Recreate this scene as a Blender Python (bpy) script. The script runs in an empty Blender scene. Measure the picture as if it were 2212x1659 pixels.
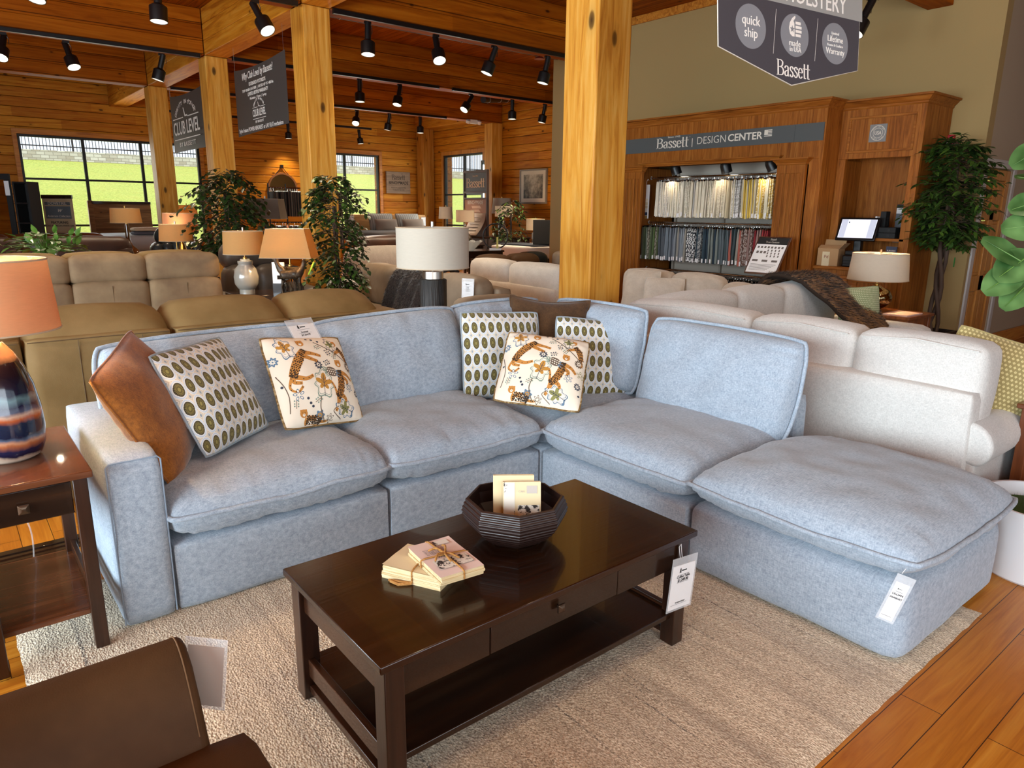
import bpy, bmesh, math, random
from math import sin, cos, pi, radians as R, sqrt, hypot, atan2
from mathutils import Vector as V, Matrix, Euler, noise
random.seed(7)
scene = bpy.context.scene
COL = scene.collection
# ---------------- camera, world, sun, exposure ----------------
cam_d = bpy.data.cameras.new('camera'); cam = bpy.data.objects.new('camera', cam_d); COL.objects.link(cam)
YAW, PIT, ROL = R(50.979), R(13.770), R(0.624)
_f = V((cos(YAW)*cos(PIT), sin(YAW)*cos(PIT), -sin(PIT))); _r = V((sin(YAW), -cos(YAW), 0)); _u = _r.cross(_f)
_r2 = _r*cos(ROL)+_u*sin(ROL); _u2 = -_r*sin(ROL)+_u*cos(ROL)
cam.matrix_world = Matrix(((_r2.x, _u2.x, -_f.x, 0), (_r2.y, _u2.y, -_f.y, 0), (_r2.z, _u2.z, -_f.z, 1.55), (0, 0, 0, 1)))
cam_d.sensor_fit = 'HORIZONTAL'; cam_d.sensor_width = 36.0; cam_d.lens = 36.0*1523.11/2212
cam_d.clip_start = 0.05; cam_d.clip_end = 300
scene.camera = cam
scene.view_settings.view_transform = 'Standard'; scene.view_settings.look = 'None'
scene.view_settings.gamma = 1.0; scene.view_settings.exposure = 0.0; scene.view_settings.use_curve_mapping = False
world = bpy.data.worlds.new('sky'); scene.world = world; world.use_nodes = True
_bg = world.node_tree.nodes['Background']; _bg.inputs[0].default_value = (0.80, 0.90, 1.0, 1); _bg.inputs[1].default_value = 1.5
def light(name, kind, loc, energy, color=(1, 1, 1), aim=None, size=None, size_y=None, spot=None, blend=0.5, radius=None, parent=None):
    d = bpy.data.lights.new(name, kind); d.energy = energy; d.color = color
    o = bpy.data.objects.new(name, d); COL.objects.link(o); o.location = loc
    if aim is not None:
        o.rotation_euler = (V(aim)-V(loc)).to_track_quat('-Z', 'Y').to_euler()
    if kind == 'AREA':
        d.shape = 'RECTANGLE'; d.size = size; d.size_y = size_y
    if kind == 'SPOT':
        d.spot_size = spot; d.spot_blend = blend
    if radius is not None: d.shadow_soft_size = radius
    return o
sun = light('sun', 'SUN', (0, 0, 20), 3.2, (1.0, 0.95, 0.86), aim=(6, 10, 0)); sun.data.angle = R(1)
# daylight through the big windows on the entrance side (south) and on the west side
DAY = (0.84, 0.93, 1.0)
light('daylight_south', 'AREA', (-0.6, -3.85, 1.75), 215, DAY, aim=(-0.6, 10, 0.9), size=6.0, size_y=2.4)
light('daylight_west', 'AREA', (-4.85, 2.0, 1.75), 1180, (.76, .91, 1.0), aim=(10, 2.5, 0.9), size=9.0, size_y=2.4)
light('daylight_north_a', 'AREA', (3.6, 18.75, 2.0), 60, (1, 0.98, 0.9), aim=(3.6, 0, 1.0), size=3.4, size_y=1.9)
light('daylight_north_b', 'AREA', (9.7, 18.75, 2.0), 40, (1, 0.98, 0.9), aim=(9.7, 0, 1.0), size=1.3, size_y=1.9)
light('daylight_east', 'AREA', (11.75, 17.0, 2.0), 50, (1, 0.98, 0.9), aim=(0, 17.0, 1.0), size=1.7, size_y=1.9)

# ---------------- materials ----------------
def lin(c):
    if isinstance(c, str):
        c = [int(c[i:i+2], 16)/255 for i in (0, 2, 4)]
    return tuple(x/12.92 if x <= 0.04045 else ((x+0.055)/1.055)**2.4 for x in c[:3])+(1,)
class NT:
    def __init__(s, name, rough=0.6, spec=0.5, metal=0.0, coat=0.0, sheen=0.0):
        s.m = bpy.data.materials.new(name); s.m.use_nodes = True; s.t = s.m.node_tree
        s.b = s.t.nodes['Principled BSDF']; s.out = s.t.nodes['Material Output']
        s.set(s.b, Roughness=rough, Metallic=metal); s.b.inputs['Specular IOR Level'].default_value = spec
        s.b.inputs['Coat Weight'].default_value = coat; s.b.inputs['Sheen Weight'].default_value = sheen
        s._co = None
    def set(s, n, **kw):
        for k, v in kw.items():
            i = n.inputs[k.replace('_', ' ')] if not k.startswith('i') or not k[1:].isdigit() else n.inputs[int(k[1:])]
            if hasattr(v, 'links') or isinstance(v, bpy.types.NodeSocket): s.t.links.new(v, i)
            else: i.default_value = v
        return n
    def n(s, typ, **kw):
        props = {k[2:]: v for k, v in kw.items() if k.startswith('p_')}
        nd = s.t.nodes.new('ShaderNode'+typ)
        for k, v in props.items(): setattr(nd, k, v)
        s.set(nd, **{k: v for k, v in kw.items() if not k.startswith('p_')})
        return nd
    def co(s, kind='Object'):
        return s.n('TexCoord').outputs[kind]
    def map(s, vec, scale=(1, 1, 1), rot=(0, 0, 0), loc=(0, 0, 0)):
        return s.n('Mapping', Vector=vec, Scale=scale, Rotation=rot, Location=loc).outputs[0]
    def noise(s, vec, scale=5, detail=3, rough=0.5, dist=0.0):
        return s.n('TexNoise', Vector=vec, Scale=scale, Detail=detail, Roughness=rough, Distortion=dist).outputs['Fac']
    def ramp(s, fac, stops, interp='LINEAR'):
        nd = s.n('ValToRGB', Fac=fac); cr = nd.color_ramp; cr.interpolation = interp
        while len(cr.elements) < len(stops): cr.elements.new(0.5)
        for e, (p, c) in zip(cr.elements, stops): e.position = p; e.color = lin(c)
        return nd.outputs[0]
    def mix(s, fac, a, b, typ='MIX'):
        nd = s.n('Mix', p_data_type='RGBA', p_blend_type=typ)
        for k, v in (('Factor', fac), ):
            s.set(nd, i0=v)
        for idx, v in ((6, a), (7, b)):
            if isinstance(v, bpy.types.NodeSocket): s.t.links.new(v, nd.inputs[idx])
            else: nd.inputs[idx].default_value = lin(v) if isinstance(v, str) or len(v) == 3 else v
        return nd.outputs[2]
    def math(s, op, a, b=0.0, c=None):
        nd = s.n('Math', p_operation=op, i0=a, i1=b)
        if c is not None: s.set(nd, i2=c)
        return nd.outputs[0]
    def sep(s, vec):
        return s.n('SeparateXYZ', Vector=vec).outputs
    def bump(s, h, strength=0.3, dist=0.01):
        nd = s.n('Bump', Strength=strength, Distance=dist, Height=h); s.t.links.new(nd.outputs[0], s.b.inputs['Normal'])
    def base(s, c):
        if isinstance(c, bpy.types.NodeSocket): s.t.links.new(c, s.b.inputs['Base Color'])
        else: s.b.inputs['Base Color'].default_value = lin(c)
        return s.m
MATS = {}
def plain(name, c, rough=0.6, **kw):
    if name not in MATS: MATS[name] = NT(name, rough, **kw).base(c)
    return MATS[name]
def emit(name, c, strength):
    a = NT(name); a.base(c); a.set(a.b, Emission_Strength=strength); a.b.inputs['Emission Color'].default_value = lin(c); return a.m
def wood(name, dark, mid, light_, axis='X', rough=0.45, knots=0.0, scale=1.0, coat=0.0, seam=None, tint=0.0, spec=0.4):
    a = NT(name, rough, coat=coat, spec=spec)
    s = [14*scale]*3; s['XYZ'.index(axis)] = 0.9*scale
    co = a.co(); v = a.map(co, tuple(s))
    g1 = a.noise(v, 1.0, 5, 0.6, 1.6)
    s2 = [90*scale]*3; s2['XYZ'.index(axis)] = 2.0*scale
    g2 = a.noise(a.map(co, tuple(s2)), 1.0, 2, 0.5)
    c = a.ramp(g1, [(0.28, dark), (0.5, mid), (0.72, light_)])
    c = a.mix(a.math('MULTIPLY', g2, 0.35), c, dark)
    if tint:
        big = a.noise(a.map(co, tuple([1.2 if i != 'XYZ'.index(axis) else 0.35 for i in range(3)])), 1.0, 2)
        c = a.mix(a.math('MULTIPLY', big, tint), c, dark)
    if seam:   # courses: seam = (axis index, size): every course gets its own tone
        ax, size = seam
        q = a.math('FLOOR', a.math('DIVIDE', a.sep(co)[ax], size))
        seg = a.math('FLOOR', a.math('MULTIPLY_ADD', a.sep(co)['XYZ'.index(axis)], 0.42, a.math('MULTIPLY', q, 0.37)))
        w = a.n('TexWhiteNoise', p_noise_dimensions='2D', Vector=a.n('CombineXYZ', X=q, Y=seg).outputs[0]).outputs['Value']
        c = a.mix(a.math('MULTIPLY', w, 0.55), c, dark)
        fr = a.math('FRACT', a.math('DIVIDE', a.sep(co)[ax], size)); ln = a.math('LESS_THAN', a.math('MINIMUM', fr, a.math('SUBTRACT', 1.0, fr)), 0.028)
        c = a.mix(a.math('MULTIPLY', ln, 0.75), c, '2a1002')
    if knots:
        ks = [4.4]*3; ks['XYZ'.index(axis)] = 2.1
        vo = a.n('TexVoronoi', Vector=a.map(co, tuple(ks)), Scale=1.0, Randomness=1.0)
        d = a.math('ADD', vo.outputs['Distance'], a.math('MULTIPLY', g2, 0.02))
        k = a.ramp(d, [(0.0, 'ffffff'), (0.085*knots, 'e0e0e0'), (0.115*knots, '606060'), (0.21*knots, '000000')])
        c = a.mix(k, c, '2a1206')
    a.base(c); a.bump(g2, 0.06, 0.004)
    return a.m
def fabric(name, c1, c2, weave=420, patch=9, rough=0.92, sheen=0.25, contrast=1.0, bump=0.25, fleck=None, wf=.55):
    a = NT(name, rough, sheen=sheen, spec=0.25); co = a.co()
    n1 = a.noise(a.map(co, (weave*.2, weave, weave*.25)), 1.0, 2); n2 = a.noise(a.map(co, (weave, weave*.2, weave)), 1.0, 2)
    big = a.noise(a.map(co, (patch*2.2, patch, patch*1.5)), 1.0, 4, 0.65)
    h = a.math('ADD', a.math('MULTIPLY', n1, 0.5), a.math('MULTIPLY', n2, 0.5))
    f = a.math('ADD', a.math('MULTIPLY', h, wf), a.math('MULTIPLY', big, 1-wf))
    lo = 0.5-0.14/contrast; hi = 0.5+0.14/contrast
    c = a.ramp(f, [(lo, c1), (hi, c2)])
    if fleck:
        fl = a.ramp(a.noise(a.map(co, (60, 420, 420)), 1.0, 2), [(0.64, '000000'), (0.70, 'ffffff')])
        c = a.mix(a.math('MULTIPLY', fl, 0.55), c, fleck)
    a.base(c); a.bump(h, bump, 0.002)
    return a.m
def leather(name, c1, c2, rough=0.42, spec=.3):
    a = NT(name, rough, spec=spec); co = a.co()
    big = a.noise(co, 4.0, 4, 0.6); c = a.ramp(big, [(0.3, c1), (0.7, c2)])
    vo = a.n('TexVoronoi', Vector=co, Scale=260.0).outputs['Distance']
    a.base(c); a.bump(vo, 0.12, 0.002); return a.m
def shade(name, c, glow, warm='ffc27a'):
    a = NT(name, 0.9); col = lin(c)
    tr = a.n('BsdfTranslucent', Color=col); df = a.n('BsdfDiffuse', Color=col)
    mx = a.n('MixShader', i0=0.55 if glow else 0.2, i1=df.outputs[0], i2=tr.outputs[0])
    wv = a.noise(a.map(a.co(), (30, 30, 420)), 1.0, 2)
    cc = a.mix(a.math('MULTIPLY', wv, 0.5), col, tuple(x*0.72 for x in col[:3])+(1,))
    a.set(df, Color=cc); a.set(tr, Color=cc)
    a.t.links.new(mx.outputs[0], a.out.inputs[0]); return a.m
PINE = ('7a3c10', 'b5651d', 'cf8433')
m_logX = wood('log_pine_x', '944a0a', 'd08a24', 'e6a836', 'X', 0.55, 1.0, 1.0, seam=(2, 0.2), spec=.15)
m_logY = wood('log_pine_y', '944c0a', 'cc8018', 'e09c2a', 'Y', 0.55, 1.0, 1.0, seam=(2, 0.2), spec=.15)
m_beamX = wood('beam_pine_x', '7a3804', 'b05c0c', 'c87418', 'X', 0.6, 0.9, 0.8, seam=(2, 0.21), spec=.08)
m_beamY = wood('beam_pine_y', '9a5210', 'cc8420', 'dda03c', 'Y', 0.55, 0.9, 0.8, spec=.15)
m_post = wood('post_pine', 'a8641a', 'd49638', 'e2b25c', 'Z', 0.45, 1.35, 0.9, spec=.25)
m_trimX = wood('trim_pine_x', '8a4a14', 'c27a2a', 'd8983f', 'X', 0.42, 0.5)
m_trimZ = wood('trim_pine_z', '8a4a14', 'c27a2a', 'd8983f', 'Z', 0.42, 0.5)
m_ceil = wood('ceiling_pine', '6e3204', 'a4560c', 'bc6c18', 'Y', 0.6, 0.8, 1.0, seam=(0, 0.14), spec=.08)
m_oakZ = wood('oak_z', '6a380c', 'a05e20', 'bb7a34', 'Z', 0.5, 0, 1.6, tint=0.5, spec=.2)
m_oakY = wood('oak_y', '6a380c', 'a05e20', 'bb7a34', 'Y', 0.5, 0, 1.6, tint=0.5, spec=.2)
m_dkX = wood('espresso_wood_x', '180c06', '2b170b', '3f2513', 'X', 0.24, 0, 1.0, coat=0.25, seam=(1, 0.105))
m_dkY = wood('espresso_wood_y', '1d0e07', '341b0e', '4a2a17', 'Y', 0.26, 0, 1.0, coat=0.2)
m_dkZ = wood('espresso_wood_z', '1d0e07', '331b0f', '452818', 'Z', 0.28, 0, 1.0, coat=0.2)
m_etX = wood('walnut_top_x', '3a1c0e', '5f331b', '7a482a', 'X', 0.25, 0, 1.0, coat=0.25)
m_cherry = wood('cherry_wood', '4a2310', '7a4220', '94572e', 'Z', 0.3, 0, 0.7, coat=0.2)
m_door = wood('knotty_door', '8f551c', 'c08238', 'd29a50', 'Z', 0.42, 0.8)
m_head = wood('headboard_wood', '5c3d1f', '8a6236', 'a67d4a', 'X', 0.55, 0.7)
m_pale = wood('pale_wood', '8a5f30', 'c28d4e', 'd8aa6a', 'X', 0.5, 0.5)
m_grey = wood('grey_wood', '6a5644', '8d745c', 'a58c72', 'X', 0.6, 0.5)
m_blue = fabric('blue_chenille', '7b8998', 'b3bec9', 250, 20, contrast=.72, sheen=0.2, wf=.84)
m_white = fabric('white_linen', 'bdbab5', 'dedbd5', 400, 30, contrast=0.9, fleck='a8a29a', wf=.8)
m_beige = fabric('beige_linen', 'b3a595', 'd0c4b4', 420, 8)
m_cream = fabric('cream_fabric', 'bdb2a4', 'd8cfc2', 300, 6)
m_rust = fabric('rust_velvet', '5e3008', 'a8641e', 300, 12, contrast=0.8, sheen=0.4, wf=.6)
m_brownp = fabric('brown_chenille', '2e1c0d', '5c3f24', 330, 10, contrast=0.7)
m_tan = leather('tan_leather', '76603c', '8a724c', 0.6, .1)
m_tan2 = leather('taupe_nubuck', '75604a', '8d785c', 0.75, .12)
m_taupe = leather('taupe_leather', '84735f', '9c8a74', 0.55)
m_brown = leather('brown_leather', '46301c', '5a3f26', 0.6, .15)
m_dkbrown = leather('dark_brown_leather', '2b1c15', '40291f', 0.42)
m_blackl = leather('black_leather', '1a1c1d', '2c2f31', 0.25)
m_greyl = leather('grey_leather', '4c4640', '645d54', 0.32)
m_black = plain('black_metal', '0d0c0c', 0.38)
m_blackm = plain('black_matte', '141312', 0.7)
m_frame = plain('window_frame_black', '191b1a', 0.45)
m_beigew = None
m_steel = plain('brushed_steel', 'b9b2a8', 0.28, metal=1.0)
m_chrome = plain('chrome', 'dcdcdc', 0.12, metal=1.0)
m_brass = plain('aged_brass', 'b08a4a', 0.3, metal=1.0)
m_bronze = plain('bronze_knob', '5a4a3c', 0.35, metal=0.9)
m_paper = plain('white_paper', 'e9e6e4', 0.7)
m_ink = plain('black_ink', '1c1a1a', 0.7)
m_offw = plain('off_white_print', 'd9d2c4', 0.7)
m_plastic = NT('clear_plastic', 0.12).m
_p = m_plastic.node_tree.nodes['Principled BSDF']; _p.inputs['Base Color'].default_value = (0.85, 0.87, 0.88, 1); _p.inputs['Alpha'].default_value = 0.28
m_glass = NT('window_glass', 0.02).m
_p = m_glass.node_tree.nodes['Principled BSDF']; _p.inputs['Base Color'].default_value = (1, 1, 1, 1); _p.inputs['Alpha'].default_value = 0.06
m_mirror = plain('mirror_glass', 'cfd3d2', 0.04, metal=1.0)
m_bulb = emit('lit_bulb', 'fff3dc', 5.0)
m_canin = plain('reflector_white', 'e8e6e0', 0.4)
def _wallpaint():
    a = NT('beige_wall_paint', 0.85); a.base('9f8555'); a.bump(a.noise(a.co(), 160, 2), 0.08, 0.002); return a.m
m_beigew = _wallpaint()
m_greyw = plain('grey_wall_paint', 'a5937c', 0.85)
m_trimw = plain('white_door_trim', 'b9b4b0', 0.5)
def _floor(name, rot):
    a = NT(name, 0.38, coat=0.0, spec=.3); co = a.co(); v = a.map(co, rot=(0, 0, rot))
    br = a.n('TexBrick', Vector=v, Scale=1.0, Mortar_Size=0.0016, Mortar_Smooth=0.2, Bias=0.0, Brick_Width=1.15, Row_Height=0.127,
             Color1=(0, 0, 0, 1), Color2=(1, 1, 1, 1), Mortar=(0.5, 0.5, 0.5, 1)); br.offset = 0.37; br.offset_frequency = 2; br.squash = 1.0
    g = a.noise(a.map(v, (1.4, 26, 1)), 1.0, 5, 0.6, 1.2); g2 = a.noise(a.map(v, (6, 160, 1)), 1.0, 2)
    c = a.ramp(g, [(0.25, '9a5410'), (0.5, 'c47c22'), (0.75, 'd89838')])
    c = a.mix(a.math('MULTIPLY', a.sep(br.outputs['Color'])[0], 0.5), c, 'a05a14')
    c = a.mix(a.math('MULTIPLY', g2, 0.3), c, '7a4008')
    c = a.mix(br.outputs['Fac'], c, '3a1c08'); a.base(c); a.bump(a.math('SUBTRACT', g2, a.math('MULTIPLY', br.outputs['Fac'], 3.0)), 0.08, 0.004); return a.m
m_floorX = _floor('floor_boards_x', 0.0); m_floorY = _floor('floor_boards_y', pi/2)
def _rug():
    a = NT('wool_rug', 0.95, sheen=0.2, spec=0.2); co = a.co()
    st = a.noise(a.map(co, (16, 0.7, 1)), 1.0, 3, 0.6, 0.4); sp = a.noise(a.map(co, (260, 150, 200)), 1.0, 2, 0.6)
    big = a.noise(a.map(co, (2, 1.2, 1)), 1.0, 2)
    c = a.ramp(sp, [(0.33, '917d63'), (0.5, 'd3bfa2'), (0.66, 'f2e2c8')])
    c = a.mix(a.math('MULTIPLY', a.ramp(st, [(0.4, '000000'), (0.72, 'ffffff')]), 0.55), c, '8a7866')
    dk = a.math('MULTIPLY', a.ramp(a.noise(a.map(co, (40, 1.2, 1)), 1.0, 3, 0.5), [(0.62, '000000'), (0.72, 'ffffff')]), a.ramp(sp, [(0.45, 'ffffff'), (0.6, '000000')]))
    c = a.mix(a.math('MULTIPLY', dk, 0.8), c, '3a3432')
    a.base(c); vo = a.n('TexVoronoi', Vector=a.map(co, (150, 95, 100)), Scale=1.0).outputs['Distance']; a.bump(vo, 0.55, 0.006); return a.m
m_rug = _rug()
def leafmat(name, c1, c2, rough=0.38):
    a = NT(name, rough, spec=0.4); w = a.noise(a.co(), 9.0, 2)
    col = a.ramp(w, [(0.35, c1), (0.65, c2)]); a.base(col)
    a.b.inputs['Transmission Weight'].default_value = 0.0
    return a.m
m_fic = leafmat('ficus_leaf', '16240f', '31491c'); m_fic2 = leafmat('ficus_leaf_light', '24380f', '4c6a26')
m_smi = leafmat('smilax_leaf', '1d2f12', '44602a'); m_fid = leafmat('fiddle_leaf', '2a4a20', '5c8048', 0.35); m_poth = leafmat('pothos_leaf', '2f5a12', '6d9440', 0.35)
m_bark = plain('bark_brown', '4a382c', 0.8)
# ---------------- mesh helpers ----------------
class MB:
    def __init__(s): s.v = []; s.f = []; s.m = []; s.uv = None
    def add(s, vs, fs, mi=0):
        o = len(s.v); s.v += [tuple(p) for p in vs]; s.f += [tuple(i+o for i in f) for f in fs]; s.m += [mi]*len(fs); return o
    def box(s, x0, x1, y0, y1, z0, z1, mi=0, M=None):
        vs = [V((x, y, z)) for x in (x0, x1) for y in (y0, y1) for z in (z0, z1)]
        if M is not None: vs = [M @ p for p in vs]
        s.add(vs, [(0, 1, 3, 2), (4, 6, 7, 5), (0, 4, 5, 1), (2, 3, 7, 6), (0, 2, 6, 4), (1, 5, 7, 3)], mi); return s
    def lathe(s, prof, n=32, c=(0, 0, 0), mi=0, M=None, cap=True, sy=1.0):
        vs = []; fs = []
        for r, z in prof:
            for k in range(n):
                a = 2*pi*k/n; vs.append(V((r*cos(a), r*sin(a)*sy, z)))
        if M is not None: vs = [M @ p for p in vs]
        vs = [p+V(c) for p in vs]
        for i in range(len(prof)-1):
            for k in range(n):
                fs.append((i*n+k, i*n+(k+1) % n, (i+1)*n+(k+1) % n, (i+1)*n+k))
        if cap:
            if prof[0][0] > 1e-6: fs.append(tuple(range(n-1, -1, -1)))
            if prof[-1][0] > 1e-6: fs.append(tuple((len(prof)-1)*n+k for k in range(n)))
        s.add(vs, fs, mi); return s
    def tube(s, pts, r, n=8, mi=0, closed=False, cap=True):
        pts = [V(p) for p in pts]; N = len(pts); rs = r if isinstance(r, (list, tuple)) else [r]*N
        vs = []; fs = []; up = V((0, 0, 1)); prev = None
        for i, p in enumerate(pts):
            if closed: t = pts[(i+1) % N]-pts[i-1]
            else: t = pts[min(i+1, N-1)]-pts[max(i-1, 0)]
            t = t.normalized() if t.length > 1e-9 else V((0, 0, 1))
            if prev is None:
                a = t.cross(up)
                if a.length < 1e-3: a = t.cross(V((1, 0, 0)))
            else: a = prev-t*prev.dot(t)
            if a.length < 1e-6: a = t.orthogonal()
            a.normalize(); prev = a; b = t.cross(a)
            for k in range(n):
                th = 2*pi*k/n; vs.append(p+a*(rs[i]*cos(th))+b*(rs[i]*sin(th)))
        for i in range(N if closed else N-1):
            j = (i+1) % N
            for k in range(n):
                fs.append((i*n+k, i*n+(k+1) % n, j*n+(k+1) % n, j*n+k))
        if cap and not closed: fs += [tuple(range(n-1, -1, -1)), tuple((N-1)*n+k for k in range(n))]
        s.add(vs, fs, mi); return s
    def prism(s, poly, a, b, axis='Y', mi=0, M=None):
        # poly in the plane across axis, extruded from a to b
        def P(p, h):
            return {'X': V((h, p[0], p[1])), 'Y': V((p[0], h, p[1])), 'Z': V((p[0], p[1], h))}[axis]
        n = len(poly); vs = [P(p, a) for p in poly]+[P(p, b) for p in poly]
        if M is not None: vs = [M @ p for p in vs]
        fs = [tuple(range(n-1, -1, -1)), tuple(range(n, 2*n))]+[(i, (i+1) % n, n+(i+1) % n, n+i) for i in range(n)]
        s.add(vs, fs, mi); return s
    def build(s, name, mats, parent=None, loc=None, rot=None, smooth=0.7, bevel=0.0, seg=2, world=False, sub=0):
        me = bpy.data.meshes.new(name); vs = s.v
        if world and parent is not None: L = parent.location; vs = [(p[0]-L.x, p[1]-L.y, p[2]-L.z) for p in vs]
        me.from_pydata(vs, [], s.f)
        for m in (mats if isinstance(mats, (list, tuple)) else [mats]): me.materials.append(m)
        me.polygons.foreach_set('material_index', s.m)
        if s.uv is not None:
            ul = me.uv_layers.new(name='UVMap'); n = len(me.loops); idx = [0]*n; me.loops.foreach_get('vertex_index', idx)
            fl = []
            for i in idx: fl += list(s.uv[i]) if i < len(s.uv) else [0, 0]
            ul.data.foreach_set('uv', fl)
        bm = bmesh.new(); bm.from_mesh(me); bmesh.ops.recalc_face_normals(bm, faces=bm.faces); bm.to_mesh(me); bm.free()
        if smooth:
            me.polygons.foreach_set('use_smooth', [True]*len(me.polygons)); me.set_sharp_from_angle(angle=smooth)
        o = bpy.data.objects.new(name, me); COL.objects.link(o)
        if parent is not None: o.parent = parent
        if loc is not None: o.location = loc
        if rot is not None: o.rotation_euler = rot
        if bevel:
            b = o.modifiers.new('bevel', 'BEVEL'); b.width = bevel; b.segments = seg; b.limit_method = 'ANGLE'; b.angle_limit = 0.7
            b.harden_normals = False
        if sub:
            q = o.modifiers.new('sub', 'SUBSURF'); q.levels = sub; q.render_levels = sub
        return o
def tag(o, label, cat, group=None, kind=None):
    if label: o['label'] = label
    if cat: o['category'] = cat
    if group: o['group'] = group
    if kind: o['kind'] = kind
    return o
def thing(name, label, cat, loc=(0, 0, 0), rz=0.0, group=None):
    o = bpy.data.objects.new(name, None); COL.objects.link(o); o.location = loc; o.rotation_euler = (0, 0, rz); o.empty_display_size = 0.1
    return tag(o, label, cat, group)
def struct(name, mb, mats, parent=None, bevel=0.0, smooth=0.7, world=False):
    o = mb.build(name, mats, parent, bevel=bevel, smooth=smooth, world=world)
    if parent is None: o['kind'] = 'structure'
    return o
def dup(root, loc, rz=None, label=None, group=None):
    r = root.copy(); COL.objects.link(r); r.location = loc
    if rz is not None: r.rotation_euler = (0, 0, rz)
    if label: r['label'] = label
    if group: r['group'] = group
    for ch in list(root.children):
        c = ch.copy(); COL.objects.link(c); c.parent = r
        for g in list(ch.children):
            d = g.copy(); COL.objects.link(d); d.parent = c
    return r
def fbm(p, s=1.0): return noise.noise(V(p)*s)
# ---- cushions: two domed sheets meeting at a seam ----
class Cushion:
    """Lies in local XY (w by d); top dome ht, bottom dome hb. pinch pulls the side middles in, a/b shape the dome edge."""
    def __init__(s, w, d, ht, hb, pinch=0.0, a=3.0, b=0.45, corner=0.12, wr=0.004, seed=0, sag=0.0, gather=0.0, wave=0.0, bb=None):
        s.__dict__.update(bb=bb, w=w, d=d, ht=ht, hb=hb, pinch=pinch, a=a, b=b, corner=corner, wr=wr, seed=seed, sag=sag, gather=gather, wave=wave)
    def outline(s, u, v):
        # rounded corners + pinched sides
        k = s.corner; e = max(abs(u), abs(v))
        f = 1-k*(abs(u)*abs(v))**4
        x = s.w/2*u*f*(1-s.pinch*(1-v*v)*abs(u)**3); y = s.d/2*v*f*(1-s.pinch*(1-u*u)*abs(v)**3)
        z = s.sag*(u*u*v*v)+s.wave*noise.noise(V((x*5+s.seed, y*5, 3)))*e**6
        return x, y, z
    def P(s, u, v, side=1, off=0.0):
        x, y, z = s.outline(u, v)
        t = max(0.0, (1-abs(u)**s.a)*(1-abs(v)**s.a))**(s.b if side > 0 or not s.bb else s.bb)
        h = s.ht if side > 0 else s.hb
        e = max(abs(u), abs(v))
        nz = s.wr*noise.noise(V((x*7+s.seed*3.1, y*7, side*2.0)))*min(1, t*2)
        if s.gather:
            q = (x if abs(v) > abs(u) else y)
            nz += s.gather*noise.noise(V((q*38+s.seed, s.seed*2.0, side*1.0)))*min(1, t*3)*max(0, (e-0.45)/0.55)**1.2
        return V((x, y, z+side*(h*t+nz+off)))
    def mesh(s, mb, n=28, mi=0, uv=True):
        if uv and mb.uv is None: mb.uv = []
        for side in (1, -1):
            vs = []; fs = []
            for i in range(n+1):
                for j in range(n+1):
                    u = sin((2*i/n-1)*pi/2)*0.35+(2*i/n-1)*0.65; v = sin((2*j/n-1)*pi/2)*0.35+(2*j/n-1)*0.65
                    vs.append(s.P(u, v, side))
                    if uv: mb.uv.append(((u+1)/2, (v+1)/2))
            for i in range(n):
                for j in range(n):
                    q = (i*(n+1)+j, (i+1)*(n+1)+j, (i+1)*(n+1)+j+1, i*(n+1)+j+1)
                    fs.append(q if side > 0 else q[::-1])
            mb.add(vs, fs, mi)
        return mb
    def rim(s, r, n=26, grow=0.0):
        pts = []
        L = [(-1+2*i/n, -1) for i in range(n)]+[(1, -1+2*i/n) for i in range(n)]+[(1-2*i/n, 1) for i in range(n)]+[(-1, 1-2*i/n) for i in range(n)]
        for u, v in L:
            p = s.P(u, v, 1); p.z = s.outline(u, v)[2]
            q = V((p.x, p.y, 0)); q = q.normalized()*grow if q.length else q
            w = 0.35*r*noise.noise(V((p.x*22, p.y*22, s.seed)))
            pts.append(V((p.x+q.x, p.y+q.y, p.z+w)))
        return MB().tube(pts, r, 8, closed=True)
def cushion(name, parent, mat, w, d, ht, hb, M, piping=None, pr=0.008, n=28, pname='piping', pmat=None, grow=0.0, **kw):
    """M: matrix from cushion space to parent-local space"""
    c = Cushion(w, d, ht, hb, **kw); mb = c.mesh(MB(), n); mb.v = [tuple(M @ V(p)) for p in mb.v]
    o = mb.build(name, mat, parent, smooth=1.2)
    if piping:
        r = c.rim(pr, grow=grow); r.v = [tuple(M @ V(p)) for p in r.v]; r.build(pname, pmat or mat, o, smooth=1.2)
    return o
def TM(loc, yaw=0, tilt=0, roll=0):
    return Matrix.Translation(V(loc)) @ Matrix.Rotation(yaw, 4, 'Z') @ Matrix.Rotation(tilt, 4, 'X') @ Matrix.Rotation(roll, 4, 'Y')
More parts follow.
